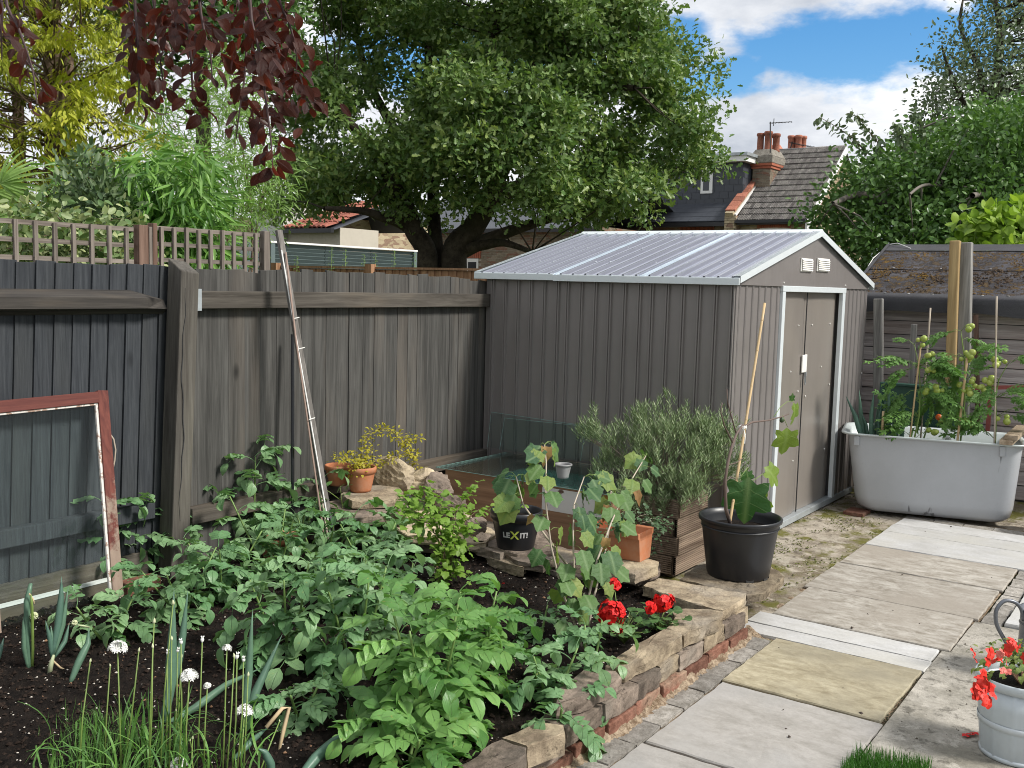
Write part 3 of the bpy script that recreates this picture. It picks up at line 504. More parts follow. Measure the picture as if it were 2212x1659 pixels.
trellis(3.26, 3.97, 4.55, 1.50, 1.915, 9, 'weathered trellis panel in front of the bamboo, ending at a plain post', [(3.248, .026, W_TRELR, .01), (4.00, .045, W_TREL, .012)])
# louvre fence and brown fence in the next gardens
LF = thing('slatted_screen', 'grey-green horizontal louvre screen beyond the fence', 'fence', (7.2, 8.0, 0)); SLATE_P = m_plain('grey_green_paint', (.115, .155, .155), .5, 0, .08)
lxs = [float(GY(px, 530, 8.)[0]) for px in (594, 704, 803, 893)]
for i in range(16):
    for a, b in zip(lxs[:-1], lxs[1:]): q = MB(); z = 2.01-i*.038; b -= .008; q.add([(a, 8.0, z), (b, 8.0, z), (b, 8.022, z-.030), (a, 8.022, z-.030), (a, 8.012, z+.004), (b, 8.012, z+.004), (b, 8.034, z-.026), (a, 8.034, z-.026)], [(0, 3, 2, 1), (4, 5, 6, 7), (0, 1, 5, 4), (2, 3, 7, 6), (1, 2, 6, 5), (3, 0, 4, 7)]); wpart('slat', q, SLATE_P, LF)
m = MB(); m.box((lxs[0]-.07, 7.98, 2.018), (lxs[3]+.06, 8.06, 2.037)); wpart('capping', m, WHITE_PAINT, LF)
for a in (lxs[0]-.065, lxs[3]): m = MB(); m.box((a, 7.985, 0), (a+.055, 8.05, 2.016)); wpart('post', m, SLATE_P, LF)
m = MB(); m.box((lxs[0], 8.05, 0), (lxs[3], 8.06, 1.98)); wpart('backing', m, SLATE_P, LF)
S2 = thing('side_screen', 'dark grey slatted screen seen through the end of the trellis', 'fence', (6.2, 8.3, 0))
for i in range(14): q = MB(); z = 1.99-i*.05; q.bar((5.6, 8.9, z), (lxs[0]-.08, 8.02, z), .014, .042); wpart('slat', q, SLATE_P, S2)
q = MB(); q.bar((6.3, 8.51, 0), (6.3, 8.51, 1.99), .04, .04); wpart('post', q, SLATE_P, S2)
BF = thing('brown_fence', 'new orange-brown featheredge fence between the two back gardens', 'fence', (7.0, 6.3, 0))
y = 4.75
while y < 7.74: b = MB(); b.box((7.0, y, 0), (7.013, y+.092, 1.762)); b.v = [(X+(.012 if Y > y+.05 else 0), Y, Z) for X, Y, Z in b.v]; wpart('board', b, W_BROWN, BF); y += .083
b = MB(); b.box((6.985, 4.74, 1.766), (7.035, 7.8, 1.786)); wpart('capping', b, W_BROWN, BF)
for yy in (6.44, 7.72): b = MB(); b.box((6.93, yy, 0), (6.998, yy+.08, 1.81)); wpart('post', b, W_BROWN, BF)
# ================================================================== metal shed
SH = thing('metal_shed', 'grey-brown ribbed metal shed with pale roof trim and double sliding doors', 'shed', (5.77, 2.38, 0))
XL, XR, YF, YB, ZE, ZR, XM = 5.77, 8.54, 2.38, 4.25, 1.695, 2.075, 7.18
def ribbed(n0, n1, pitch, z0f, z1f, place, name, mat, rib=.030, dep=.016, par=SH, first=0.):    # sheet with narrow folded ribs; place(s, d, z) puts it in the world
    s = n0; prof = [(n0, 0.)]; s = n0+first
    while s+rib < n1:
        for a, d in ((0, 0), (.003, dep), (rib*.36, dep), (rib*.5, dep*.35), (rib*.64, dep), (rib-.003, dep), (rib, 0)): prof.append((s+a, d))
        s += pitch
    prof.append((n1, 0.)); m = MB(); n = len(prof); vs = []
    for (a, d) in prof: vs += [place(a, d, z0f(a)), place(a, d, z1f(a))]
    m.add(vs, [(2*i, 2*i+2, 2*i+3, 2*i+1) for i in range(n-1)]); return wpart(name, m, mat, par)
ys = [YB, 3.63, 3.0, YF]
for a, b in zip(ys[:-1], ys[1:]): ribbed(0, a-b, .1085, lambda s: .05, lambda s: ZE, (lambda a_: lambda s, d, z: (XL-d, a_-s, z))(a), 'wall_sheet', SHED_W, first=.045)
dxl, dxr = float(GY(1677, 800, YF)[0]), float(GY(1812, 800, YF)[0])
for a, b in ((XL, dxl), (dxr, XR)): ribbed(0, b-a, .108, lambda s: .05, lambda s: ZE+.002, (lambda a_: lambda s, d, z: (a_+s, YF-d, z))(a), 'wall_sheet', SHED_W, rib=.026, dep=.007, first=.03)
m = MB(); m.add([(XR, YF, .04), (XR, YB, .04), (XR, YB, ZE), (XR, YF, ZE), (XL, YB, .04), (XL, YB, ZE), (XM, YB, ZR-.02)], [(0, 1, 2, 3), (4, 5, 2, 1), (5, 6, 2)]); wpart('rear_sheet', m, SHED_W, SH)
m = MB(); m.box((XL-.004, YF-.004, .05), (XL+.03, YF+.03, ZE)); wpart('corner_strip', m, SHED_W, SH)
m = MB(); m.box((XR-.03, YF-.004, .05), (XR+.002, YF+.03, ZE)); wpart('corner_strip', m, SHED_W, SH)
m = MB(); m.add([(XL, YF-.014, ZE-.005), (XR, YF-.014, ZE-.005), (XR, YF-.014, ZE+.03), (XM, YF-.014, ZR-.012), (XL, YF-.014, ZE+.03), (XL, YF, ZE-.005), (XR, YF, ZE-.005), (XM, YF, ZR-.012)], [(0, 1, 2, 3, 4), (0, 5, 6, 1)]); wpart('gable_panel', m, SHED_W, SH)
# roof: two slopes of ribbed sheet, silver joint strips, trims
EX, EZ = .05, .018
def slope(sg):
    xe = XL-EX if sg < 0 else XR+EX; ze = ZE+.022; yy = [YB+.06, GX(1196, 607, XL-EX)[1], GX(1385, 609, XL-EX)[1], YF-.03]; dx, dz = XM-xe, ZR-ze; L = math.hypot(dx, dz); nx_, nz_ = -dz/L*(1 if dx > 0 else -1), abs(dx)/L
    for a, b in zip(yy[:-1], yy[1:]):
        a = float(a); b = float(b); prof = [(0, 0)]; s = .05; p = (a-b)/max(1, round((a-b)/.098))
        while s+.03 < a-b:
            for q, d in ((0, 0), (.003, .023), (.013, .023), (.017, 0), (.026, 0), (.028, .004), (.031, .004), (.033, 0)): prof.append((s+q, d))
            s += p
        prof.append((a-b, 0)); vs = []
        for (q, d) in prof: vs += [(xe+nx_*d, a-q, ze+nz_*d), (XM+nx_*d, a-q, ZR+nz_*d)]
        m = MB(); m.add(vs, [(2*i, 2*i+2, 2*i+3, 2*i+1) if sg < 0 else (2*i+1, 2*i+3, 2*i+2, 2*i) for i in range(len(prof)-1)]); wpart('roof_sheet', m, SHED_R, SH)
        if b > yy[-1]+.01:
            m = MB(); o = .016; q = [(xe, b+.012, ze), (XM, b+.012, ZR), (XM, b-.02, ZR), (xe, b-.02, ze)]; m.add([(x+nx_*.004, y, z+nz_*.004) for x, y, z in q]+[(x+nx_*o, y, z+nz_*o) for x, y, z in q], [(4, 7, 6, 5), (0, 1, 5, 4), (2, 3, 7, 6), (1, 2, 6, 5), (3, 0, 4, 7)]); wpart('joint_strip', m, ZINCB, SH)
    for _ in range(3):
        pass
    m = MB()
    for f in (.3, .62):
        for k in range(16): y = yy[-1]+.07+k*.117; x = xe+dx*f; z = ze+dz*f+.004; m.lathe([(.006, 0), (.006, .003), (.002, .005)], 6, (x+nx_*.004, y, z), cap1=True)
    wpart('roof_bolts', m, ZINC, SH, kind='stuff')
    m = MB(); x0 = xe-.012*(1 if sg < 0 else -1)*1; w = .016
    ysp = float(yy[1]); 
    for (ya, yb, dz_) in ((yy[0]+.01, ysp-.0, .004), (ysp, yy[-1]-.01, 0)):
        m = MB(); m.box((min(xe, x0), yb, ze-.030+dz_), (max(xe, x0), ya, ze+.012+dz_)); m.box((min(xe, xe-sg*.03), yb, ze+.012+dz_), (max(xe, xe-sg*.03), ya, ze+.016+dz_)); wpart('eave_trim', m, ZINC, SH, bev=.003)
    for y0, ly in ((YF-.03, -1), (YB+.06, 1)):
        m = MB(); a = (xe, ze); b = (XM, ZR)
        q = [(a[0], a[1]-.018), (b[0], b[1]-.022), (b[0], b[1]+.022), (a[0], a[1]+.024)]; yo = y0+ly*.014
        m.add([(x, y0-ly*.03, z) for x, z in q[2:]]+[(x, yo, z) for x, z in q], [(2, 3, 4, 5), (0, 1, 5, 4)]+[(1, 0, 4, 5)]); m.box((0, 0, 0), (0, 0, 0)) if 0 else None
        wpart('verge_trim', m, ZINC, SH)
slope(-1); slope(1)
m = MB(); m.add([(XM-.06, YF-.045, ZR+.004), (XM, YF-.045, ZR+.03), (XM+.06, YF-.045, ZR+.004), (XM-.06, YB+.07, ZR+.004), (XM, YB+.07, ZR+.03), (XM+.06, YB+.07, ZR+.004), (XM-.06, YF-.045, ZR-.02), (XM-.06, YB+.07, ZR-.02), (XM+.06, YF-.045, ZR-.02), (XM+.06, YB+.07, ZR-.02)], [(0, 1, 4, 3), (1, 2, 5, 4), (6, 0, 3, 7), (2, 8, 9, 5), (0, 6, 8, 2, 1), (3, 4, 5, 9, 7)]); wpart('ridge_cap', m, ZINC, SH, bev=.004)
# doors
ZT = 1.66
m = MB(); m.box((dxl-.005, YF-.022, ZT-.005), (dxr+.005, YF+.01, ZT+.035)); wpart('door_frame', m, ZINC, SH, bev=.003)
for a, b in ((dxl, dxl+.055), (dxr-.065, dxr)): m = MB(); m.box((a, YF-.02, .05), (b, YF+.012, ZT-.005)); wpart('door_frame', m, ZINC, SH, bev=.003)
xj = float(GY(1735, 760, YF+.03)[0]); xr = float(GY(1797, 800, YF+.05)[0])
for a, b, y in ((dxl+.03, xj-.005, YF+.03), (xj+.005, xr, YF+.036)):
    d = MB()
    n = 9
    for i in range(n):          # slightly dished sheet
        x = a+(b-a)*i/(n-1); dd = .006*math.sin(math.pi*i/(n-1))-(.010 if i in (0, n-1) else 0)
        d.add([(x, y-dd, .06), (x, y-dd*.4, .8), (x, y-dd, ZT)], [])
    d.f = [(i*3+k, (i+1)*3+k, (i+1)*3+k+1, i*3+k+1) for i in range(n-1) for k in (0, 1)]
    D_ = wpart('door', d, SHED_D, SH, smooth=True)
    hx = xj-.045 if a < xj-.1 else xj+.018
    h = MB(); h.box((hx, y-.016, float(GY(1734, 806, YF)[2])), (hx+.05, y-.006, float(GY(1734, 768, YF)[2]))); h.box((hx+.018, y-.03, 1.0), (hx+.032, y-.016, 1.12)) if 0 else None
    h.v = [(X-SH.location[0], Y-SH.location[1], Z) for X, Y, Z in h.v]; hh = ob('handle', h.mesh('handle', WHITE_P), D_, bev=.003)
    b_ = MB()
    for (fx, z) in ((.2, 1.42), (.75, 1.42), (.85, .95), (.8, .45), (.55, 1.10), (.12, .9)): x = a+(b-a)*fx; b_.lathe([(.006, 0), (.006, .004), (.002, .006)], 8, (0, 0, 0), cap1=True, M=Matrix.Translation((x-SH.location[0], y-.006-SH.location[1], z))@Matrix.Rotation(R(90), 4, 'X'))
    ob('bolts', b_.mesh('bolts', WHITE_P), D_, kind='stuff')
m = MB(); m.box((xj-.005, YF+.018, .06), (xj+.004, YF+.024, ZT)); wpart('door_seam_shade', m, DARK, SH)  # dark bar in place of the shade in the slit between the doors
hz = float(GY(1734, 808, YF)[2]); m = MB(); m.tube([(xj+.005, YF+.012, hz+.005), (xj+.004, YF+.010, hz-.05), (xj+.012, YF+.008, hz-.085), (xj+.022, YF+.008, hz-.07), (xj+.018, YF+.008, hz-.02)], .0035, 6); m.box((xj+.0, YF+.0, hz-.02), (xj+.012, YF+.012, hz+.01)); single('padlock', m, ZINCD, 'small padlock cable hanging from the shed door handles', 'lock', (xj, YF, hz))
m = MB(); m.box((xr, YF+.02, .06), (dxr-.03, YF+.10, ZT)); m.v = m.v; wpart('door_gap_shade', m, DARK, SH)  # solid dark box painted as the shaded opening beside the right door
m = MB(); m.box((dxl-.04, YF-.018, .012), (dxr+.5, YF+.05, .058)); m.box((dxl-.75, YF-.012, .012), (dxl-.04, YF+.05, .056)); wpart('base_rail', m, ZINCD, SH, bev=.004)
m = MB(); m.box((XL-.015, YF, .005), (XL+.02, YB, .055)); wpart('base_rail', m, ZINCD, SH)
for px0, px1 in ((1731, 1754), (1766, 1790)):
    a = GY(px0, 557, YF-.02); b = GY(px1, 588, YF-.02); V_ = MB(); V_.box((a[0], YF-.024, b[2]), (b[0], YF-.015, a[2])); vo = wpart('vent', V_, WHITE_P, SH, bev=.002)
    for i in range(6): q = MB(); z = b[2]+(a[2]-b[2])*(i+.9)/7; q.add([(a[0]+.01, YF-.025, z+.008), (b[0]-.01, YF-.025, z+.008), (b[0]-.01, YF-.034, z-.003), (a[0]+.01, YF-.034, z-.003), (a[0]+.01, YF-.025, z-.004), (b[0]-.01, YF-.025, z-.004)], [(0, 1, 2, 3), (3, 2, 5, 4)]); q.v = [(X-5.77, Y-2.38, Z) for X, Y, Z in q.v]; ob('louvre', q.mesh('louvre', WHITE_P), vo)
m = MB()
for x, z in ((dxl+.01, ZT+.055), (dxr-.01, ZT+.055), (XR-.07, 1.0), (XR-.03, 1.9-.2)): m.lathe([(.006, 0), (.006, .004), (.002, .006)], 8, (0, 0, 0), cap1=True, M=Matrix.Translation((x, YF-.015, z))@Matrix.Rotation(R(90), 4, 'X'))
wpart('bolts', m, WHITE_P, SH, kind='stuff')
# ================================================================== old shed on the right
OS = thing('old_shed', 'old timber shed with mossy felt roof behind the bath planter', 'shed', (9.0, 1.2, 0))
XO = 9.0; y1 = 2.75; z = .02; hh = 0
bh = .118
while z < 1.52:
    cuts = [2.75]+([1.17+.02*math.sin(z*40)] if .55 < z < 1.25 else ([1.55] if z < .5 else []))+[-.9]
    for a, b in zip(cuts[:-1], cuts[1:]):
        m = MB(); j = random.uniform(-.003, .003); x = XO+random.uniform(-.003, .003); m.add([(x-.016, b+.004, z+j), (x-.016, a-.002, z-j), (x+.004, a-.002, z-j), (x+.004, b+.004, z+j), (x-.006, b+.004, z+bh-.006+j), (x-.006, a-.002, z+bh-.006-j), (x+.004, a-.002, z+bh-.006), (x+.004, b+.004, z+bh-.006)], [(0, 3, 2, 1), (4, 5, 6, 7), (0, 1, 5, 4), (2, 3, 7, 6), (1, 2, 6, 5), (3, 0, 4, 7)]); wpart('board', m, W_BARN, OS, bev=.002)
    z += bh
m = MB(); m.box((XO+.004, -.9, 0), (XO+.02, 2.75, 1.5)); m.box((XO+.02, 2.60, 0), (XO+2.0, 2.66, 1.52)); wpart('backing', m, DARK, OS)
RE = (8.80, 1.645); RD = (10.02, 2.115)
def roofpt(t, y, o=0.): dx, dz = RD[0]-RE[0], RD[1]-RE[1]; L = math.hypot(dx, dz); return (RE[0]+dx*t-dz/L*o, y, RE[1]+dz*t+dx/L*o)
for t0, t1, mt, o in ((0., .50, FELT, 0.), (.485, .88, FELT, .006), (.865, 1.0, FELTC, .014)):
    m = MB(); nx = 60; nt = 14; ya, yb = 2.62, -.9
    for j in range(nt+1):
        for i in range(nx+1): t = t0+(t1-t0)*j/nt; yy = ya+(yb-ya)*i/nx; q = roofpt(t, yy, o+.004*wob(t*3, yy)); m.add([q], [])
    m.f = [(j*(nx+1)+i, (j+1)*(nx+1)+i, (j+1)*(nx+1)+i+1, j*(nx+1)+i+1) for j in range(nt) for i in range(nx)]; o_ = wpart('felt_strip', m, mt, OS, smooth=True)
m = MB(); nx = 50
for i in range(nx+1):
    yy = 2.62-3.52*i/nx; sag = .012*math.sin(yy*4.1)+.008*math.sin(yy*9); 
    for k, (dx, dz) in enumerate(((.05, .024), (0, .006), (-.018, -.012), (-.016, -.06), (-.006+sag*.3, -.135+sag))): m.add([(RE[0]+dx, yy, RE[1]+dz)], [])
m.f = [(i*5+k, i*5+k+1, (i+1)*5+k+1, (i+1)*5+k) for i in range(nx) for k in range(4)]; wpart('felt_flap', m, FELTC, OS, smooth=True)
m = MB(); m.add([roofpt(0, 2.63, .01), roofpt(1, 2.63, .02), roofpt(1, 2.63, -.10), roofpt(0, 2.63, -.10), roofpt(0, 2.6, .012), roofpt(1, 2.6, .022)], [(0, 1, 2, 3), (0, 4, 5, 1)]); wpart('verge_felt', m, FELTC, OS)
m = MB()
for k in range(17): yy = 2.5-k*.19; p = roofpt(.03, yy, .006); m.lathe([(.010, 0), (.009, .003)], 6, p, cap1=True)
for k in range(8): yy = 2.4-k*.4; p = roofpt(.5, yy, .012); m.lathe([(.009, 0), (.008, .003)], 6, p, cap1=True)
wpart('clout_nails', m, WHITE_P, OS, kind='stuff')
m = MB(); mr = random.Random(5)
for _ in range(5200):
    t = mr.uniform(.04, .84); yy = mr.uniform(-.85, 2.58)
    if wob(t*2.2, yy*1.7, .9)+.35*wob(t*9, yy*6) < -.02+mr.uniform(-.1, .1): continue
    q = np.array(roofpt(t, yy, .002)); s = mr.uniform(.006, .017); a = mr.uniform(0, 6.3); m.add([q+s*np.array((math.cos(a), math.sin(a), 0)), q+s*np.array((math.cos(a+2.1), math.sin(a+2.1), 0)), q+s*np.array((math.cos(a+4.2), math.sin(a+4.2), 0)), q+s*np.array((-.2, 0, .8))], [(0, 1, 3), (1, 2, 3), (2, 0, 3)])
MOSSB = Mt('brown_moss'); _n = MOSSB.noise(2.2, 5); _c = MOSSB.mix(MOSSB.ramp(_n, (.52, 0), (.66, 1)), (.085, .062, .045), (.20, .12, .03)); MOSSB.set(MOSSB.val(_c, .5, 1.5, MOSSB.noise(60, 3)), .95, spec=.1); wpart('moss_clumps', m, MOSSB.m, OS, kind='stuff')
m = MB(); m.tube([roofpt(.99, 2.60, .02), roofpt(.97, 2.52, .04), roofpt(.93, 2.44, .03), roofpt(.90, 2.38, .02)], .004, 5); m.tube([roofpt(.85, 2.645, .0), roofpt(.7, 2.65, .012), roofpt(.55, 2.643, .0)], .004, 5); wpart('frayed_edge', m, WHITE_P, OS)
def post(px_top, y_top, px_bot, y_bot, w, d, X, mat, nm, label, cat='post', Xb=None):
    a = GX(px_top, y_top, X); b = GX(px_bot, y_bot, Xb or X); b2 = b+(b-a)*.0; L = (tuple(b2[:2])+(0.,)); k = b[2]/(a[2]-b[2]) if a[2] != b[2] else 0; g0 = b-(a-b)*k
    m = MB(); m.bar(g0, a, w, d, (1, 0, 0)); return single(nm, m, mat, label, cat, tuple(float(v) for v in (g0[0], g0[1], 0.)), bev=.008 if w > .04 else .003)
post(2064, 520, 2050, 925, .075, .075, 8.60, W_YEL, 'timber_post', 'tall yellow-brown round-edged timber post rising above the felt roof')
post(2087, 524, 2080, 930, .095, .08, 8.66, W_GPOST, 'timber_post', 'tall grey squared timber post beside the yellow-brown one')
post(1898, 645, 1897, 880, .075, .05, 8.58, W_GPOST, 'timber_post', 'grey squared post standing between the metal shed and the old shed')
post(1975, 700, 1966, 880, .05, .03, 8.75, W_GPOST, 'timber_plank', 'short grey plank propped against the old shed behind the tomatoes', 'plank')
post(2108, 680, 2112, 900, .035, .03, 8.78, W_TRELR, 'timber_batten', 'thin reddish batten beside the tall grey post', 'batten')
m = MB(); a = GX(2090, 838, 8.7); b = GX(2225, 836, 8.7); m.bar(a, b, .035, .03); a = GX(2140, 842, 8.7); m.bar((a[0], a[1], 0), a, .03, .03); single('red_rail', m, m_plain('faded_red', (.30, .08, .07), .6, 0, .2), 'faded red wooden rail behind the tomato plants', 'rail', (8.7, float(a[1]), 0))
m = MB(); a = GX(1905, 832, 8.45); b = GX(2070, 842, 8.45); 
m.box((8.40, b[1], .35), (8.44, a[1], float(b[2]))); m.box((8.38, b[1], float(b[2])), (8.46, a[1], float(b[2])+.02)); m.box((8.38, a[1]-.03, 0), (8.44, a[1], float(b[2]))); m.box((8.38, b[1], 0), (8.44, b[1]+.03, float(b[2]))); single('green_crate', m, m_plain('dark_green_plastic', (.02, .07, .05), .4), 'dark green plastic crate behind the bath planter', 'crate', (8.42, float((a[1]+b[1])/2), 0), bev=.004)
# knot of twigs
m = MB(); c = GX(1933, 850, 8.5); q = random.Random(2)
for _ in range(70): d = Vector((q.gauss(0, 1), q.gauss(0, 1), q.gauss(0, 1))).normalized()*.06; e = Vector((q.gauss(0, 1), q.gauss(0, 1), q.gauss(0, 1))).normalized()*.07; m.tube([Vector(c)+d*.6, Vector(c)+(d+e)*.75, Vector(c)+e*.6], .003, 4)
m.tube([(c[0]+.1, c[1], 0), c], .008, 5)
single('dried_flower_head', m, STEM_P, 'grey tangled dried flower head behind the spring onions', 'dead plant', (float(c[0]), float(c[1]), 0))
# ================================================================== bath planter
u0 = np.array([7.50, 2.22]); u1 = np.array([7.80, .99]); uu = (u1-u0)/np.linalg.norm(u1-u0); vv = np.array([-uu[1], uu[0]]); vv = vv if vv[0] > 0 else -vv; LB = float(np.linalg.norm(u1-u0)); WB = .70
BT = thing('bath_planter', 'old grey bath tub used as a planter for tomatoes and onions', 'bath', (float(u0[0]), float(u0[1]), 0))
def ring(z, i0, i1, w0, w1, r_, k=6):      # rounded rectangle at height z
    P = []; c = [(i0+r_, w0+r_, 180), (i1-r_, w0+r_, 270), (i1-r_, w1-r_, 0), (i0+r_, w1-r_, 90)]
    for a, b, t in c:
        for j in range(k+1): th = R(t+90*j/k); q = u0+uu*(a+r_*math.cos(th))+vv*(b+r_*math.sin(th)); P.append((q[0], q[1], z))
    return P
def loft(rings, cap0=True, cap1=False):
    m = MB(); n = len(rings[0]); [m.add(r_, []) for r_ in rings]; m.f = [(i*n+j, i*n+(j+1) % n, (i+1)*n+(j+1) % n, (i+1)*n+j) for i in range(len(rings)-1) for j in range(n)]
    if cap0: m.f.append(tuple(range(n))[::-1])
    if cap1: m.f.append(tuple(range((len(rings)-1)*n, len(rings)*n)))
    return m
zr = .615
m = loft([ring(.03, .24, LB-.14, .17, WB-.17, .10), ring(.036, .18, LB-.11, .11, WB-.11, .12), ring(.07, .14, LB-.075, .075, WB-.075, .12), ring(.14, .118, LB-.06, .060, WB-.06, .11), ring(zr-.05, .055, LB-.035, .035, WB-.03, .09), ring(zr-.012, .05, LB-.03, .033, WB-.03, .09)]); wpart('tub', m, BATHM, BT, smooth=True)
m = loft([ring(zr-.012, .048, LB-.03, .033, WB-.03, .09), ring(zr-.004, .005, LB-.004, -.002, WB+.002, .10), ring(zr+.006, .0, LB, -.006, WB+.006, .10), ring(zr+.008, .025, LB-.02, .012, WB-.02, .10), ring(zr-.006, .055, LB-.045, .042, WB-.045, .09), ring(.30, .10, LB-.08, .08, WB-.08, .1)], False); wpart('rim', m, BATHI, BT, smooth=True)
m = loft([ring(zr-.20, .03+.05, LB-.06, .06, WB-.06, .1)], False, False); m.f = [tuple(range(len(m.v)))]; wpart('soil', m, SOIL, BT)
for t in (.115, LB-.17):
    q = u0+uu*t+vv*.028; m = MB(); m.bar((q[0], q[1], zr-.085), (q[0], q[1], zr-.012), .04, .014, (vv[0], vv[1], 0)); wpart('lug', m, BATHM, BT, bev=.006)
q = u0+uu*LB*.60+vv*(WB-.055); m = MB(); m.lathe([(.028, 0), (.026, .006), (.016, .007), (.014, -.004)], 16, M=Matrix.Translation((q[0], q[1], zr-.075))@Matrix.Rotation(R(-90), 4, Vector((uu[0], uu[1], 0)))); wpart('overflow_hole', m, DARK, BT)
fc = u0+uu*.16+vv*.05; m = MB(); m.box((fc[0]-.06, fc[1]-.05, 0), (fc[0]+.14, fc[1]+.10, .028)); single('tile_chock', m, BRICK, 'dark red tile wedged under the left end of the bath', 'tile', (float(fc[0]), float(fc[1]), 0), bev=.004)
for k, (dz, o, mt, lb) in enumerate(((0, 0., W_OFF, 'lower timber block lying across the end of the bath rim'), (.036, .03, W_OFF, 'upper lighter timber block stacked on the bath rim'))):
    q0 = u0+uu*(LB-.16+o)-vv*.05; q1 = u0+uu*(LB-.02+o)+vv*.62; m = MB(); m.bar((q0[0], q0[1], zr+.028+dz), (q1[0], q1[1], zr+.028+dz), .034, .085, (uu[0], uu[1], 0)); single('timber_block', m, mt, lb, 'timber', (float(q0[0]), float(q0[1]), zr+.01+dz), 'timber blocks on the bath', bev=.002)
m = MB(); c = u0+uu*(LB+.10)+vv*.02; m.lathe([(.0, -.16), (.075, -.16), (.085, -.1), (.08, .1), (.085, .17), (.0, .17)], 18, M=Matrix.Translation((c[0]+.03, c[1]-.03, .20))@Matrix.Rotation(R(74), 4, 'Y')); m.box((c[0]-.05, c[1]-.08, 0), (c[0]+.12, c[1]+.06, .13)); lg = single('log', m, m_stone('log_bark', (.07, .035, .025), (.20, .12, .09), (.13, .07, .05), sc=1.5, bs=1.), 'dark red-brown log end propped beside the bath', 'log', (float(c[0]), float(c[1]), 0), smooth=True)
# ================================================================== pots, planters, cold frame, window
def pot(name, label, c, r0, r1, h, mat, lip=.02, seg=40, group=None, cat='pot', lipd=.012):
    T = thing(name, label, cat, c, group); m = MB()
    m.lathe([(r0*.2, .0), (r0*.96, 0), (r0, .012), (r1*.955, h-lip-.01), (r1*.96, h-lip), (r1+lipd*.5, h-lip+.002), (r1+lipd*.55, h-.004), (r1+.002, h), (r1-.006, h-.003), (r1*.93, h-lip-.01), (r0*.96, .03), (0.001, .03)], seg); ob('body', m.mesh('body', mat, True), T); 
    m = MB(); n = 24; rs = r0+(r1-r0)*.8-.008; m.lathe([(rs, h*.78), (rs*.6, h*.80), (0.002, h*.79)], n); ob('soil', m.mesh('soil', SOIL, True), T); return T
fb = GZ(1597, 1247, .19); FIGP = pot('fig_pot', 'large black plastic pot holding the young fig tree', (float(fb[0])+.063, float(fb[1])+.035, .185), .160, .207, .312, BLACKP, .022)
FL = FIGP.location
m = MB(); m.lathe([(.197, .265), (.201, .265), (.201, .259)], 40); ob('moulding_ring', m.mesh('moulding_ring', BLACKP, True), FIGP)
m = MB()
for t in (265, 300, 200, 240): m.box((-.02, -.159, .0005), (.02, -.150, .02), Matrix.Rotation(R(t-270+25), 4, 'Z'))
ob('drain_notch', m.mesh('drain_notch', DARK), FIGP)
lb_ = GZ(1110, 1185, .25); LP = pot('logo_pot', 'round black pot with LEXIT lettering and a bright green seedling', (float(lb_[0])+.06, float(lb_[1])+.03, .235), .10, .135, .215, BLACKP, .045, cat='pot')
cdir = Vector((-LP.location[0], -LP.location[1], 0)).normalized(); ang0 = math.atan2(cdir.y, cdir.x)
def curved_text(txt, mat, a0, parent, z, size, rfun, name):    # lettering laid round a pot
    cu = bpy.data.curves.new(name, 'FONT'); cu.body = txt; cu.size = size; cu.offset = .0016; cu.extrude = .0003; to = bpy.data.objects.new('t', cu); COL.objects.link(to); dg = bpy.context.evaluated_depsgraph_get(); me = bpy.data.meshes.new_from_object(to.evaluated_get(dg)); bpy.data.objects.remove(to)
    xs = [v.co.x for v in me.vertices]; w = max(xs)
    for v in me.vertices: x, y, z_ = v.co; zz = z+y; rr = rfun(zz)+.0015+z_; a = a0+x/rfun(z); v.co = (rr*math.cos(a), rr*math.sin(a), zz)
    me.materials.clear(); me.materials.append(mat); o = bpy.data.objects.new(name, me); COL.objects.link(o); o.parent = parent; return w
LW = m_plain('grey_print', (.50, .50, .50), .6); LY = m_plain('yellow_print', (.42, .50, .08), .6); rf = lambda z: .10+(.135*.955-.10)*z/.16
a = ang0-.62
for txt, mt, sz, dz in (('LE', LW, .040, 0), ('X', LY, .060, -.006), ('IT!', LW, .040, 0)): a += (curved_text(txt, mt, a, LP, .085+dz, sz, rf, 'lettering')+.003)/rf(.085)
tb = GZ(778, 1064, .42); TP = pot('terracotta_pot', 'round terracotta pot with a yellow-leaved arching plant', (float(tb[0])+.0, 4.0, .30), .062, .084, .145, TERRA, .036)
TP.location = Vector(GY(779, 1060, 4.0))
t2 = pot('terracotta_pot', 'terracotta pot half hidden behind the yellow-leaved one', (TP.location[0]-.03, 4.15, TP.location[2]+.02), .055, .075, .12, TERRA, .03)
pz = float(GZ(1218, 1032, .525)[2]); p3 = GZ(1216, 1030, .525); pot('small_grey_pot', 'small grey plastic pot standing on the glass lid', (float(p3[0]), float(p3[1]), .520), .035, .048, .085, m_plain('grey_plastic', (.22, .22, .22), .5), .012, 24)
t4 = GY(620, 1135, 3.9); t4p = pot('terracotta_pot', 'terracotta pot low behind the potato plants by the poles', (float(t4[0]), 3.95, .18), .085, .11, .13, TERRA, .035)
t5 = GY(300, 1210, 4.05); m = MB(); m.box((t5[0]-.08, 4.02, .17), (t5[0]+.10, 4.10, .235)); single('loose_brick', m, BRICK, 'loose red brick on the soil by the foot of the post', 'brick', (float(t5[0]), 4.06, .17), bev=.006)
m = MB(); m.box((4.02, 4.08, .17), (4.22, 4.17, .27)); single('loose_brick', m, BRICK, 'loose red brick under the terracotta pots', 'brick', (4.1, 4.1, .17), bev=.006)
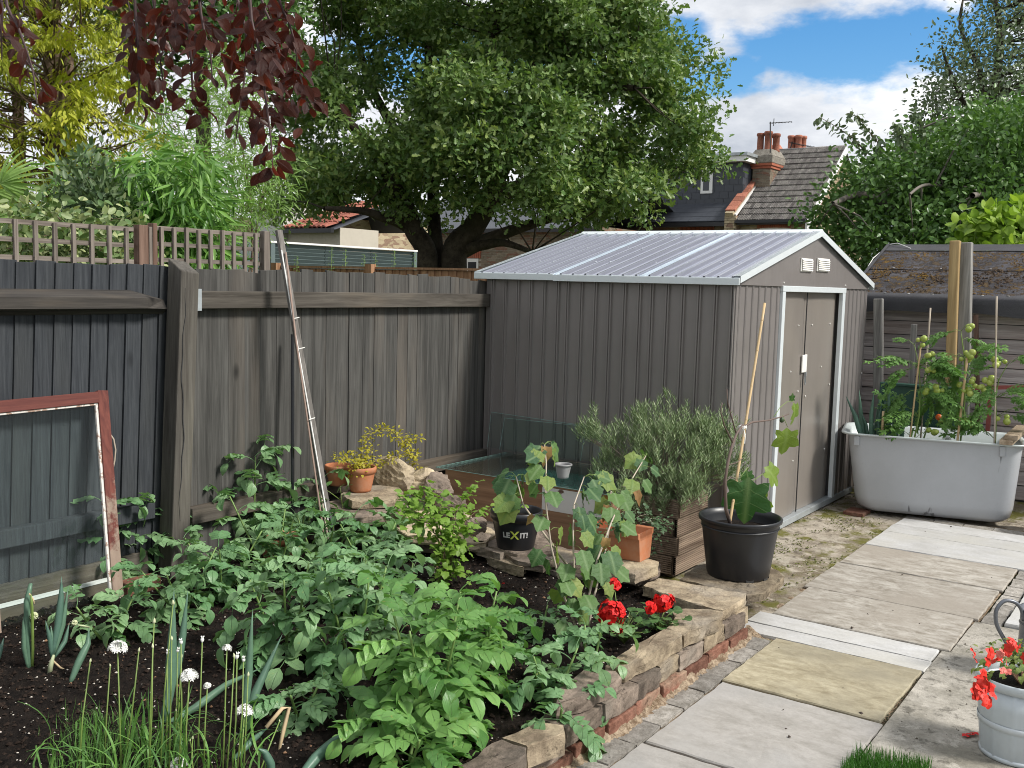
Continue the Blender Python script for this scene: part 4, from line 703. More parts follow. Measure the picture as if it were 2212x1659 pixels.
# trough
tr = GZ(1368, 1212, .27); TR = thing('terracotta_trough', 'rectangular terracotta trough planted with trailing ivy', 'planter', (float(tr[0])+.05, float(tr[1])+.02, .272), rz=R(90+3))
m = MB(); L_, w0, w1, h = .27, .062, .088, .155
for z, w, l in ((0, w0, L_-.03), (h-.035, w1-.006, L_-.004), (h-.034, w1+.004, L_+.006), (h-.004, w1+.008, L_+.010), (h, w1+.004, L_+.006), (h-.006, w1-.008, L_-.008), (h*.7, w1-.02, L_-.02)): m.add([(-l+.0, -w, z), (0.06, -w, z), (0.06, w, z), (-l, w, z)], [])
m.v = [(x+.0, y, z) for x, y, z in m.v]; m.f = [(i*4+j, i*4+(j+1) % 4, i*4+4+(j+1) % 4, i*4+4+j) for i in range(6) for j in range(4)]+[(3, 2, 1, 0), (24, 25, 26, 27)]; m.v = [(-x, y, z) for x, y, z in m.v]; m.f = [f[::-1] for f in m.f]; ob('body', m.mesh('body', TERRA), TR, bev=.008)
# wooden planter of grooved decking boards
PL = thing('wooden_planter', 'square planter of grooved brown decking boards holding lavender', 'planter', (5.15, 2.41, 0))
px0, px1, py0, py1 = 5.15, 5.56, 2.41, 2.82
def deck(parent, p0, p1, z0, z1, nrm):       # a grooved board from p0 to p1
    n = 9; pr = []
    for i in range(n): a = z0+(z1-z0)*i/n; b = z0+(z1-z0)*(i+1)/n; g = (b-a)*.34; pr += [(a, -.008), (a+g, -.008), (a+g, 0), (b, 0)]
    m = MB(); vs = []
    for z, d in pr: vs += [(p0[0]+nrm[0]*d, p0[1]+nrm[1]*d, z), (p1[0]+nrm[0]*d, p1[1]+nrm[1]*d, z)]
    k = len(pr); vs += [(p0[0]-nrm[0]*.025, p0[1]-nrm[1]*.025, z0), (p1[0]-nrm[0]*.025, p1[1]-nrm[1]*.025, z0), (p0[0]-nrm[0]*.025, p0[1]-nrm[1]*.025, z1), (p1[0]-nrm[0]*.025, p1[1]-nrm[1]*.025, z1)]
    f = [(2*i, 2*i+1, 2*i+3, 2*i+2) for i in range(k-1)]+[(2*k, 2*k+2, 2*k+3, 2*k+1), (0, 2*k, 2*k+1, 1), (2*k-2, 2*k-1, 2*k+3, 2*k+2)]; m.add(vs, f); return wpart('board', m, W_DARK, parent)
for i in range(4):
    z0 = .025+i*.110; z1 = z0+.106
    deck(PL, (px0, py1), (px0, py0+(.0 if i % 2 else .028)), z0, z1, (-1, 0)); deck(PL, (px0+(.028 if i % 2 else 0), py0), (px1, py0), z0, z1, (0, -1)); deck(PL, (px0, py1), (px1, py1), z0, z1, (0, 1)); deck(PL, (px1, py0), (px1, py1), z0, z1, (1, 0))
m = MB(); m.box((px0+.02, py0+.02, .02), (px1-.02, py1-.02, .41)); wpart('soil', m, SOIL, PL)
m = MB(); m.box((px0+.028, py0+.028, .01), (px0+.075, py0+.075, .45)); wpart('corner_batten', m, W_DARK, PL)
# cold frame
fl = GX(962, 1012, 4.92); zc = float(fl[2]); CFX, CFY0, CFY1 = 4.92, 2.72, float(fl[1])
CF = thing('cold_frame', 'low wooden cold frame box covered by a clear glass lid', 'cold frame', (CFX, CFY0, .02)); 
m = MB(); m.box((CFX, CFY0, .10), (CFX+.02, CFY1, zc)); wpart('side_board', m, W_PLY, CF, bev=.003)
m = MB(); m.box((CFX+.02, CFY1-.02, .10), (5.69, CFY1, zc)); wpart('side_board', m, W_PLY, CF)
m = MB(); m.box((CFX+.02, CFY0, .10), (5.69, CFY0+.02, zc)); wpart('side_board', m, W_PLY, CF)
m = MB(); m.box((5.67, CFY0+.02, .10), (5.69, CFY1-.02, zc)); wpart('side_board', m, W_PLY, CF)
m = MB(); m.box((CFX-.001, CFY0+.02, zc-.16), (CFX-.0005, CFY0+.48, zc-.03)); 
PEEL = Mt('peeling_paint'); PEEL.set(PEEL.mix(PEEL.ramp(PEEL.noise(7, 6, .6), (.42, 0), (.46, 1)), (.10, .06, .04), (.55, .55, .53)), .7, bump=PEEL.noise(9, 5), bs=.4); m2 = MB(); m2.box((CFX-.003, CFY0+.0, zc-.15), (CFX-.0005, CFY0+.46, zc-.015)); wpart('peeling_patch', m2, PEEL.m, CF, label='white peeling paint patch')
m = MB(); m.box((CFX+.02, CFY0+.02, .12), (5.67, CFY1-.02, zc-.14)); wpart('soil', m, SOIL, CF)
TEAL = m_plain('teal_plastic', (.07, .42, .35), .4); m = MB(); m.box((CFX+.10, CFY0+.25, zc-.13), (5.5, CFY0+.95, zc-.035)); single('seed_tray', m, TEAL, 'teal plastic seed tray inside the cold frame', 'tray', (5.1, CFY0+.5, zc-.13), bev=.01)
LI = thing('glass_lid', None, None, (CFX-.03, CFY0, zc+.003)); m = MB(); m.box((CFX-.035, CFY0-.05, zc+.004), (5.66, CFY1+.05, zc+.010)); wpart('pane', m, GLASS, LI); m = MB()
for a, b in (((CFX-.035, CFY0-.05), (CFX-.035, CFY1+.05)), ((CFX-.035, CFY1+.05), (5.66, CFY1+.05)), ((CFX-.035, CFY0-.05), (5.66, CFY0-.05))): m.bar((a[0], a[1], zc+.007), (b[0], b[1], zc+.007), .0030, .0025)
wpart('edge', m, GEDGE, LI)
LI.parent = CF; LI.location = LI.location-CF.location
def pane(pts, label, y0=None):
    t0 = pts[2]; T = thing('glass_sheet', label, 'glass', tuple(float(v) for v in t0), 'glass panes leaning on the shed'); n = Vector((1, 0, .1)).normalized()*.004; m = MB(); m.add([p for p in pts]+[tuple(Vector(p)+n) for p in pts], [(0, 1, 2, 3), (7, 6, 5, 4), (0, 4, 5, 1), (2, 6, 7, 3)]); wpart('pane', m, GLASSD, T); m = MB()
    m.tube([pts[3], pts[0], pts[1], pts[2]], .0014, 4); wpart('edge', m, GEDGE, T)
ptz = zc+.013
def gp(pxa, pya, pxb, pyb, X, Xb):
    a = GX(pxa, pya, X); b = GX(pxb, pyb, X); return [tuple(a), tuple(b), (Xb, float(b[1]), ptz), (Xb, float(a[1]), ptz)]
pane(gp(1061, 890, 1300, 925, 5.750, 5.715), 'larger clear glass pane leaning against the ribbed shed wall'); pane(gp(1090, 903, 1265, 921, 5.742, 5.69), 'smaller glass pane in front of the larger one leaning on the shed')
# rocks beside the cold frame
ROCKT = []
def rock(label, c, r_, mat, seed, sq=(1, 1, .7)):
    bm = bpy.data.meshes.new('rock'); import bmesh; b = bmesh.new(); bmesh.ops.create_icosphere(b, subdivisions=4, radius=1); q = random.Random(seed); dirs = [(Vector((q.gauss(0, 1), q.gauss(0, 1), q.gauss(0, .8))).normalized(), q.uniform(.55, .9)) for _ in range(14)]
    for v in b.verts:
        n = v.co.normalized(); k = min([1.0]+[d/max(.05, n.dot(a)) for a, d in dirs if n.dot(a) > .1]); v.co = n*k*(1+.03*math.sin(n.x*19+n.z*23)+.02*math.sin(n.y*41)); v.co = Vector((v.co.x*sq[0]*r_, v.co.y*sq[1]*r_, v.co.z*sq[2]*r_))
    b.to_mesh(bm); b.free(); bm.materials.append(mat); return ob('rock', bm, None, c, rot=(q.uniform(-.2, .2), q.uniform(-.2, .2), q.uniform(0, 6)), label=label, category='rock')
def rk(px, py, y, r_, mat, seed, label, sq=(1, 1, .7)): p = GY(px, py, y); rock(label, tuple(float(v) for v in p), r_, mat, seed, sq)
rk(846, 1036, 4.02, .155, STONE3, 1, 'large pale angular rock right of the terracotta pot', (1.2, .8, .95)); rk(905, 1045, 3.95, .15, STONE3, 4, 'pale pointed rock in the middle of the rock pile', (1.2, .9, .8)); rk(948, 1055, 3.75, .125, STONE2, 6, 'rounded grey rock beside the cold frame corner', (1.2, 1, .8)); rk(972, 1092, 3.5, .10, STONE2, 8, 'rough grey rock below the cold frame corner', (1.1, 1, .9)); rk(1030, 1140, 3.3, .07, STONE2, 10, 'small dark rock beside the logo pot', (1.1, 1, .9)); rk(1000, 1120, 3.4, .06, STONE3, 12, 'small pale rock near the logo pot', (1.2, 1, .6))
rk(1040, 1162, 3.05, .05, STONE2, 14, 'small flat grey stone at the edge of the soil', (1.3, 1, .5))
TERR = thing('stone_ledge', 'stepped ledge of flat stones under the terracotta pot', 'ledge', (4.4, 3.95, .1))
def ledge(pts, z, th, mt): stone(pxpoly(pts, z), z, th, mt, TERR)
zt_ = float(TP.location[2])
ledge([(735, 1068), (760, 1052), (850, 1046), (872, 1062), (850, 1080), (760, 1083)], zt_-.003, .045, STONE); ledge([(700, 1085), (760, 1075), (880, 1085), (880, 1108), (760, 1118), (705, 1105)], zt_-.055, .05, STONE2); ledge([(850, 1140), (880, 1098), (985, 1095), (1010, 1130), (940, 1160), (880, 1155)], .30, .05, STONE3); ledge([(700, 1120), (800, 1100), (900, 1120), (860, 1150), (740, 1150)], .27, .06, STONE2)
ledge([(860, 1150), (900, 1110), (1000, 1115), (1025, 1140), (960, 1170), (890, 1165)], .245, .07, STONE2); m = MB(); m.prism([(4.15, 3.72), (4.92, 3.45), (4.92, 4.2), (3.95, 4.2)], .02, .21); wpart('stone', m, STONE2, TERR, bev=.02)
# leaning window
WF = thing('old_window', 'old window sash with flaking red-brown frame leaning on the dark fence', 'window', tuple(float(v) for v in GZ(262, 1292, .16)))
yb_, yt_ = 3.95, 4.20
def wy(z): return yb_+(yt_-yb_)*(z-.16)/(1.14-.16)
def wq(px, py):         # point on the sash's slanted plane under a pixel of its outline
    d = ray(px, py); n = np.array([0, (1.14-.16), -(yt_-yb_)]); p0 = np.array([0, yb_, .16]); t = np.dot(p0-CAMP, n)/np.dot(d, n); return Vector(CAMP+d*t)
TRc, BRc = wq(228, 845), wq(262, 1290); TLc = wq(-60, 872); 
def m_red(name, axis):      # red-brown paint, worn through to pale wood in places, most of all low down where the sash stands in the wet
    m = Mt(name); v = {'Z': (1, 1, .06), 'X': (.06, 1, 1)}[axis]; P = m.sc(v); g1 = m.noise(40, 5, .65, P, .5); c = m.mix(m.ramp(g1, (.35, 0), (.68, 1)), (.085, .022, .018), (.165, .050, .036)); sx = m.t.nodes.new('ShaderNodeSeparateXYZ'); m.l(m.tc.outputs['Object'], sx.inputs[0])
    w = m.math('ADD', m.noise(5, 6, .7), m.math('MULTIPLY', m.math('SUBTRACT', .62, sx.outputs[2]), .30)); c = m.mix(m.ramp(w, (.54, 0), (.62, .85)), c, m.mix(g1, (.20, .15, .11), (.36, .29, .23))); m.set(c, .7, spec=.3, bump=g1, bs=.4, bd=.004); return m.m
RED = m_red('red_brown_paint', 'Z'); REDX = m_red('red_brown_paint_flat', 'X')
inn = Vector((0, -.0, 0)); BLc = BRc+(TLc-TRc)
def strip(p, q, ix, w0, w1, nm, mt, up=.022):      # flat bar between p and q, its inside edge towards ix
    d = (q-p).normalized(); s = (ix-p); s = (s-d*s.dot(d)).normalized(); n = d.cross(s).normalized(); n = n if n.y < 0 else -n; m = MB(); a = [p+s*w0, q+s*w0, q+s*w1, p+s*w1]; m.add(a+[v+n*up for v in a], [(0, 1, 2, 3), (7, 6, 5, 4), (0, 4, 5, 1), (1, 5, 6, 2), (2, 6, 7, 3), (3, 7, 4, 0)]); return wpart(nm, m, mt, WF, bev=.002)
cen = (TRc+BLc)/2; FW = .052
strip(TRc+(TRc-BRc).normalized()*0, BRc, cen, 0, FW, 'stile', RED); strip(TLc, TRc-(TRc-TLc).normalized()*FW, cen, 0, FW, 'top_rail', REDX); strip(TLc, BLc, cen, 0, FW, 'stile', RED)
CHIP = Mt('flaking_white_paint'); CHIP.set(CHIP.mix(CHIP.ramp(CHIP.noise(22, 5, .7), (.42, 0), (.48, 1)), (.30, .20, .15), (.62, .60, .56)), .7, bump=CHIP.noise(30, 4), bs=.5); strip(TRc-(TRc-TLc).normalized()*(FW)-(TRc-BRc).normalized()*FW, BRc-(TRc-TLc).normalized()*FW, cen, 0, .012, 'glazing_bead', CHIP.m, .014); strip(TLc-(TLc-BLc).normalized()*FW, TRc-(TRc-BRc).normalized()*FW-(TRc-TLc).normalized()*FW, cen, 0, .010, 'glazing_bead', CHIP.m, .014)
m = MB(); a = [TLc, TRc, BRc, BLc]; c4 = sum(a, Vector())/4; a = [c4+(p-c4)*.965 for p in a]; n = Vector((0, -.004, 0)); m.add(a+[p+n for p in a], [(3, 2, 1, 0), (4, 5, 6, 7)]); wpart('pane', m, GLASSD, WF)
m = MB(); p = wq(236, 935); m.tube([p, p+Vector((.012, -.015, -.03)), p+Vector((.018, -.02, -.08)), p+Vector((.012, -.02, -.13)), p+Vector((.004, -.02, -.16))], .004, 6); wpart('sash_cord', m, STEM_P, WF)
# poles leaning by the fence
def pole(nm, label, pts, w, mat, yv, cat='pole', flat=False, sides=7, toz=.14):
    P = [Vector(GY(px, py, y)) for (px, py), y in zip(pts, yv)]; d = (P[-1]-P[-2]).normalized()
    if P[-1].z > toz: P[-1] = P[-1]+d*((P[-1].z-toz)/-d.z)
    m = MB(); m.bar(P[0], P[-1], w, w*.55, (0, 1, 0)) if flat else m.tube(P, w/2, sides); return single(nm, m, mat, label, cat, tuple(P[-1]), group='poles leaning on the fence', bev=.001 if flat else 0)
pole('timber_batten', 'long grey timber batten leaning on the fence among canes', [(602, 497), (713, 1140)], .036, m_wood('grey_batten', (.10, .093, .085), (.21, .195, .18), grain=40, knots=False), [4.14, 3.88], 'batten', True)
pole('white_cane', 'thin white cane tied to the leaning batten', [(608, 540), (645, 760), (697, 1060)], .008, WHITE_PAINT, [4.11, 4.0, 3.86]); pole('brown_cane', 'thin pinkish-brown cane tied to the leaning batten', [(617, 545), (640, 740), (690, 1090)], .011, m_plain('brown_cane_skin', (.30, .21, .17), .6), [4.10, 3.99, 3.87])
pole('black_pole', 'straight black plastic pole standing upright against the fence', [(632, 722), (632, 1110)], .020, BLACKP, [4.19, 4.14]); pole('black_pole', 'short black pole leaning low beside the batten', [(683, 965), (718, 1140)], .024, BLACKP, [4.02, 3.86]); pole('broken_stick', 'short pale stick at the foot of the leaning batten', [(678, 966), (697, 1090)], .012, STEM_P, [4.0, 3.9])
m = MB()
for px, py, y, mt in ((632, 686, 4.06, 0), (644, 751, 4.0, 1), (666, 903, 3.94, 1)): p = GY(px, py, y); m.bar((p[0]-.018, p[1]-.025, p[2]-.004), (p[0]+.024, p[1]-.025, p[2]+.002), .004, .004)
single('cable_ties', m, WHITE_P, 'cable ties binding the canes to the batten', 'cable tie', tuple(float(v) for v in GY(644, 751, 4.0)))
# ================================================================== plants
L_POT = m_leaf('potato_leaf', (.130, .275, .115), (.255, .410, .200), .25, .40, spots=.35, bs=.8, vein=(.15, .26, .13)); L_POTB = m_leaf('bright_potato_leaf', (.105, .250, .065), (.205, .390, .105), .3, .40, spots=.6, bs=.8, vein=(.22, .36, .14))
L_CUR = m_leaf('currant_leaf', (.032, .095, .035), (.105, .20, .05), .25, .55, vein=(.22, .32, .15), edge=(.26, .28, .07), nv=5.); L_CURY = m_leaf('yellowing_currant_leaf', (.15, .23, .05), (.24, .30, .075), .3, .5, vein=(.12, .22, .06), nv=5.); L_CURD = m_leaf('brown_dry_leaf', (.22, .12, .045), (.30, .19, .07), .2, .7, nv=5.)
L_FIG = m_leaf('fig_leaf', (.045, .125, .035), (.075, .18, .045), .3, .45, vein=(.24, .34, .14), nv=4.); L_FIGY = m_leaf('light_fig_leaf', (.14, .22, .03), (.18, .27, .04), .35, .5, vein=(.28, .38, .12), nv=4.)
L_TOM = m_leaf('tomato_leaf', (.10, .22, .05), (.17, .32, .08), .3, .5, vein=(.16, .28, .1)); L_LIME = m_leaf('lime_leaf', (.17, .30, .045), (.26, .38, .07), .35, .5); L_YEL = m_leaf('yellow_leaf', (.40, .36, .04), (.22, .28, .04), .35, .5); L_SOFT = m_leaf('raspberry_leaf', (.075, .17, .045), (.11, .23, .06), .3, .55, vein=(.15, .28, .09))
def compound(seed, n=4, L=.24, ls=.072, droop=.5):
    r_ = random.Random(seed); m = MB(); pts = []; a = r_.uniform(-.05, .25); y = z = 0.; k = 9
    for i in range(k+1): pts.append(Vector((.012*math.sin(i*.7+seed), y, z))); y += L/k*math.cos(a); z += L/k*math.sin(a); a -= droop/k*2
    m.tube(pts, [.0032-.0018*i/k for i in range(k+1)], 4, False)
    def at(t): f = t*k; i = min(int(f), k-1); return pts[i].lerp(pts[i+1], f-i), (pts[i+1]-pts[i]).normalized()
    for j in range(n):
        t = .36+.58*j/n; p, d = at(t); s = ls*(.72+.28*(j+1)/n)*r_.uniform(.85, 1.12)
        for sg in (-1, 1): dd = Vector((sg*.9, .55, -.05-r_.random()*.35)); M = basis(dd, (sg*-.15, .1, 1)); blade(m, s, s*.74, OV, r_.uniform(-.1, .4), r_.uniform(-.1, .8), p, M, .16, r_.random())
        if r_.random() < .5: dd = Vector((r_.choice((-1, 1)), .3, -.1)); blade(m, s*.3, s*.22, OV, .1, .2, at(t-.05)[0], basis(dd))
    p, d = at(1.); blade(m, ls*1.18, ls*.8, OV, .18, .5, p, basis(d+Vector((0, 0, -.15))), .10, r_.random()); return m
CL = [compound(i, 3+(i % 3), .21+.02*(i % 3), .080+.005*(i % 3), .45+.25*(i % 3)).mesh('potato_leaf', L_POT, True) for i in range(6)]; CLB = [compound(20+i, 3+(i % 3), .21+.02*(i % 3), .079+.005*(i % 3), .45+.25*(i % 3)).mesh('potato_leaf', L_POTB, True) for i in range(5)]
def stemmesh(pts, r0, r1, mat, parent, nm='stem', k=7): m = MB(); n = len(pts); m.tube(pts, [r0+(r1-r0)*i/(n-1) for i in range(n)], k); return ob(nm, m.mesh(nm, mat, True), parent)
def arc(p, d, L, n=7, curve=(0, 0, 0), r_=random): p = Vector(p); d = Vector(d).normalized(); out = [p]; [out.append(out[-1]+(d:= (d+Vector(curve)/n).normalized())*L/n) for _ in range(n)]; return out
PSTEM = m_plain('potato_stem', (.16, .26, .07), .5, 0, .3)
def leafy(parent, stems, meshes, nper, s0, s1, r_, start=.25, pitch0=-.1, pitch1=.9, nm='leaf'):
    for pts in stems:
        n = len(pts)-1; ph = r_.uniform(0, 6.3)
        for j in range(nper):
            t = start+(1-start)*j/(nper-1); f = t*n; i = min(int(f), n-1); p = pts[i].lerp(pts[i+1], f-i); yaw = ph+j*2.4+r_.uniform(-.3, .3); pit = pitch0+(pitch1-pitch0)*t+r_.uniform(-.15, .15); d = Vector((math.cos(yaw)*math.cos(pit), math.sin(yaw)*math.cos(pit), math.sin(pit))); sc_ = (s0+(s1-s0)*t)*r_.uniform(.85, 1.12)
            ob(nm, r_.choice(meshes), parent, p, basis(d, (0, 0, 1), r_.uniform(-.3, .3)), sc_)
def potato(px, py, hgt, spread, label, bright=False, ns=3, nl=8, leafs=1., seed=0, lean=(0, 0)):
    r_ = random.Random(seed*7+3); g = GZ(px, py, .15); z = float(soilz(g[0], g[1])); T = thing('potato_plant', label, 'potato plant', (float(g[0]), float(g[1]), z-.005), 'potato plants in the raised bed'); st = []
    for k in range(ns):
        a = 6.283*k/ns+r_.uniform(-.5, .5); d = Vector((math.cos(a)*spread+lean[0], math.sin(a)*spread+lean[1], 1)); pts = arc((.02*math.cos(a), .02*math.sin(a), 0), d, hgt*r_.uniform(.8, 1.08), 7, (0, 0, -.15+r_.uniform(0, .4))); st.append(pts); stemmesh(pts, .0065, .0035, PSTEM, T)
    leafy(T, st, CLB if bright else CL, nl+3, 1.0*leafs, .68*leafs, r_, .14, -.2, .7); return T
# (pixel of the stem foot, height, spread, words, bright, stems, leaves per stem, leaf size)
for i, (px, py, h, sp, lab, br, ns, nl, ls, ln) in enumerate((
    (262, 1262, .28, .35, 'leftmost potato plant, at the foot of the leaning window frame', 0, 3, 7, .95, (0, 0)),
    (235, 1385, .16, .7, 'low drooping potato foliage nearest the bent onion on the left', 0, 2, 6, .85, (0, 0)),
    (352, 1225, .26, .5, 'potato plant just right of the window frame foot', 0, 3, 7, .95, (0, 0)),
    (395, 1330, .20, .8, 'potato plant right of the left plant, spreading low over the soil', 0, 3, 7, .95, (0, 0)),
    (440, 1175, .28, .4, 'potato plant in front of the thick fence post', 0, 3, 7, .95, (0, 0)),
    (545, 1190, .54, .20, 'tallest potato plant, topping out against the weathered fence', 0, 3, 12, 1.15, (-.05, 0)),
    (480, 1290, .25, .6, 'potato plant in the middle of the left rows', 0, 3, 7, .95, (0, 0)),
    (590, 1255, .28, .5, 'potato plant below the tallest one', 0, 3, 7, .95, (0, 0)),
    (640, 1180, .24, .5, 'potato plant in front of the low terracotta pot by the poles', 0, 3, 7, .9, (0, 0)),
    (700, 1235, .24, .5, 'potato plant behind the pale middle group', 0, 3, 7, .9, (0, 0)),
    (800, 1245, .20, .55, 'potato plant under the raspberry leaves', 0, 3, 6, .85, (0, 0)),
    (620, 1420, .34, .30, 'potato plant with thick bare yellow-green stems in the middle', 0, 3, 7, 1.05, (-.1, 0)),
    (770, 1435, .40, .30, 'tall blue-green potato plant left of the bright front plant', 0, 3, 8, 1.05, (0, 0)),
    (745, 1330, .28, .45, 'blue-green potato plant behind the middle stems', 0, 3, 7, 1.0, (0, 0)),
    (860, 1330, .24, .45, 'potato plant behind the bright front plant', 0, 3, 5, .9, (0, 0)),
    (345, 1150, .30, .35, 'potato plant behind the window frame foot, close to the post', 0, 3, 7, .95, (0, 0)),
    (480, 1125, .30, .35, 'potato plant touching the weathered fence left of the tallest one', 0, 3, 7, .95, (0, 0)),
    (650, 1540, .13, .7, 'small dark potato shoot low beside the bare stems', 0, 2, 5, .9, (0, 0)),
    (930, 1560, .44, .34, 'large bright green potato plant at the front of the bed', 1, 4, 9, 1.12, (0, 0)),
    (1020, 1470, .36, .45, 'bright green potato plant behind the front one, leaning right', 1, 3, 8, 1.05, (0, 0)),
    (880, 1640, .16, .75, 'low bright potato foliage with yellow-edged leaves at the bottom', 1, 3, 6, 1.05, (0, 0)),
    (1055, 1400, .16, .4, 'potato plant between the bright plant and the currant', 1, 2, 3, .75, (0, 0)),
    (1165, 1370, .15, .4, 'small potato plant standing alone in front of the currant bush', 0, 2, 3, .65, (0, 0)),
    (1190, 1500, .22, .55, 'potato plant hanging its leaves over the stone wall', 0, 2, 5, .9, (.1, 0)),
    (1275, 1462, .24, .22, 'upright potato shoot nearest the long coping stone', 0, 2, 4, .82, (.15, -.05)),
    (1215, 1545, .10, .8, 'potato leaves lying on the wall stones by the path', 0, 2, 2, .8, (.2, -.3)))):
    potato(px, py, h*(1.55 if (i < 11 and i != 5 and i != 1) or i in (15, 16) else (1.2 if i < 15 else 1.05)), sp, lab, bool(br), ns, nl, ls, i, ln)
# currant bush
PALMS = {}
def palmmesh(outl, nm, mat, cup, droop):
    m = MB(); palm(m, outl, 1., cup, droop); return m.mesh(nm, mat, True)
CURM = [palmmesh(CURR, 'currant_leaf', L_CUR, c, d) for c, d in ((.12, .15), (.05, .35), (.22, .1))]; CURMY = [palmmesh(CURR, 'currant_leaf', L_CURY, .12, .3)]; CURMD = [palmmesh(CURR, 'currant_leaf', L_CURD, .9, 1.2)]
g = GZ(1262, 1432, .16); CB = thing('currant_bush', 'blackcurrant bush with drooping lobed green and yellowing leaves', 'bush', (float(g[0])+.05, float(g[1])+.12, .15)); r_ = random.Random(11)
def cpt(px, py, dy=0.): return Vector(GY(px, py, CB.location.y+dy))-CB.location
stems = [[(1264, 1425), (1250, 1370), (1215, 1280), (1190, 1180), (1178, 1080), (1180, 1000), (1176, 960)], [(1266, 1425), (1262, 1360), (1240, 1240), (1238, 1150), (1240, 1090), (1262, 1030)], [(1262, 1425), (1262, 1330), (1290, 1210), (1320, 1130), (1350, 1060), (1395, 985)], [(1262, 1420), (1280, 1300), (1300, 1230), (1315, 1150), (1320, 1060)], [(1240, 1240), (1180, 1160), (1130, 1090), (1115, 1030)]]
for k, s in enumerate(stems):
    dys = [0, .02, .06, .10, .16, .2, .24]; pts = [cpt(x, y, (dys[i]+.03*math.sin(i+k)) if k != 4 else (.1+.08*i)) for i, (x, y) in enumerate(s)]; stemmesh(pts, .006, .0025, STEM_P, CB)
    sp = []
    for a, b in zip(pts[:-1], pts[1:]): sp += [a.lerp(b, t) for t in (0, .33, .66)]
    for j, p in enumerate(sp[4 if k != 4 else 6:]+[pts[-1]]*3):
        for _ in range(1+(j % 2)):
            a = r_.uniform(0, 6.3); d = Vector((math.cos(a), math.sin(a)-.3, r_.uniform(-.1, .3))).normalized(); q = p+d*r_.uniform(.03, .06); stemmesh([p, p.lerp(q, .5)+Vector((0, 0, .008)), q], .0014, .001, STEM_G, CB, 'leaf_stalk', 4); u = r_.random(); ms = CURMD if u < .04 else (CURMY if u < .25 else CURM)
            ob('leaf', r_.choice(ms), CB, q, basis(d+Vector((0, 0, r_.uniform(-1.6, -.5))), (d.x*.4-.5, d.y*.4-.7, .7)), r_.uniform(.070, .115)*(.55 if ms is CURMD else 1))
# gooseberry (lime small leaves), raspberry shoots, yellow arching plant
def shoots(T, stems, mat_stem, leafmat, ymid, size, dens, shape='palm', seed=1, rad=.02, dys=None, sr=.003, nm='foliage'):
    q = random.Random(seed); m = MB(); LM = MB()
    for s in stems:
        pts = [Vector(GY(x, y, ymid+(dys or (lambda i: .02*math.sin(i*1.7+seed)))(i)))-T.location for i, (x, y) in enumerate(s)]; m.tube(pts, [sr*(1-.6*i/(len(pts)-1)) for i in range(len(pts))], 5)
        for a, b in zip(pts[:-1], pts[1:]):
            n = max(1, int((b-a).length*dens))
            for _ in range(n):
                t = q.random(); o = Vector((q.gauss(0, 1), q.gauss(0, 1), q.gauss(0, .7)))*rad; p = a.lerp(b, t)+o; d = (o.normalized()+Vector((q.uniform(-.5, .5), q.uniform(-.5, .5), q.uniform(-.1, .7)))).normalized(); M = basis(d, (q.uniform(-.4, .4), q.uniform(-.6, .2), 1)); s_ = size*q.uniform(.6, 1.2)
                if shape == 'palm': palm(LM, CURR, s_, .2, .4, M, p)
                else: blade(LM, s_, s_*.6, (.05, 1., .8, .04), .2, .4, p, M)
    ob('stems', m.mesh('stems', mat_stem, True), T); return ob(nm, LM.mesh(nm, leafmat, True), T, kind='stuff')
g = GZ(965, 1262, .16); GB = thing('gooseberry_bush', 'young gooseberry bush with small lime green lobed leaves', 'bush', (float(g[0]), float(g[1]), .14)); yg = float(g[1])
shoots(GB, [[(968, 1262), (960, 1190), (955, 1130), (935, 1080), (905, 1050)], [(965, 1262), (955, 1180), (925, 1130), (890, 1100), (865, 1068)], [(972, 1262), (975, 1180), (985, 1110), (1005, 1070), (1020, 1045)], [(970, 1240), (985, 1160), (1010, 1120), (1035, 1100)], [(958, 1180), (945, 1120), (955, 1080), (950, 1060)], [(925, 1130), (890, 1120), (870, 1110)], [(985, 1200), (1000, 1170), (1010, 1150)], [(930, 1090), (905, 1080), (880, 1060)]], STEM_B, L_LIME, yg, .042, 190, seed=3, rad=.026)
g = GZ(742, 1160, .20); RB = thing('raspberry_shoot', 'raspberry shoot with large soft pointed green leaves below the terracotta pot', 'bush', (float(g[0]), float(g[1]), .18)); yr = float(g[1])-.05
shoots(RB, [[(745, 1165), (742, 1120), (738, 1080), (735, 1050)], [(742, 1120), (765, 1100), (785, 1090)], [(735, 1080), (715, 1065), (700, 1055)], [(760, 1160), (790, 1130), (820, 1110)]], STEM_G, L_SOFT, yr, .085, 42, 'oval', 4, .03)
g = GZ(860, 1200, .18); RB2 = thing('currant_seedling', 'low currant plant with dull green lobed leaves behind the potatoes', 'bush', (float(g[0]), float(g[1]), .16)); yr = float(g[1])
shoots(RB2, [[(860, 1205), (850, 1160), (830, 1120), (810, 1100)], [(862, 1205), (870, 1160), (880, 1140)], [(855, 1180), (830, 1160), (800, 1150)], [(850, 1170), (840, 1140), (835, 1110)]], STEM_B, L_SOFT, yr, .075, 60, 'palm', 5, .035)
yt = TP.location.y; YP = thing('yellow_arching_plant', 'arching shrub with tiny yellow-green leaves growing from the terracotta pot', 'plant', (TP.location.x, yt, TP.location.z+.13))
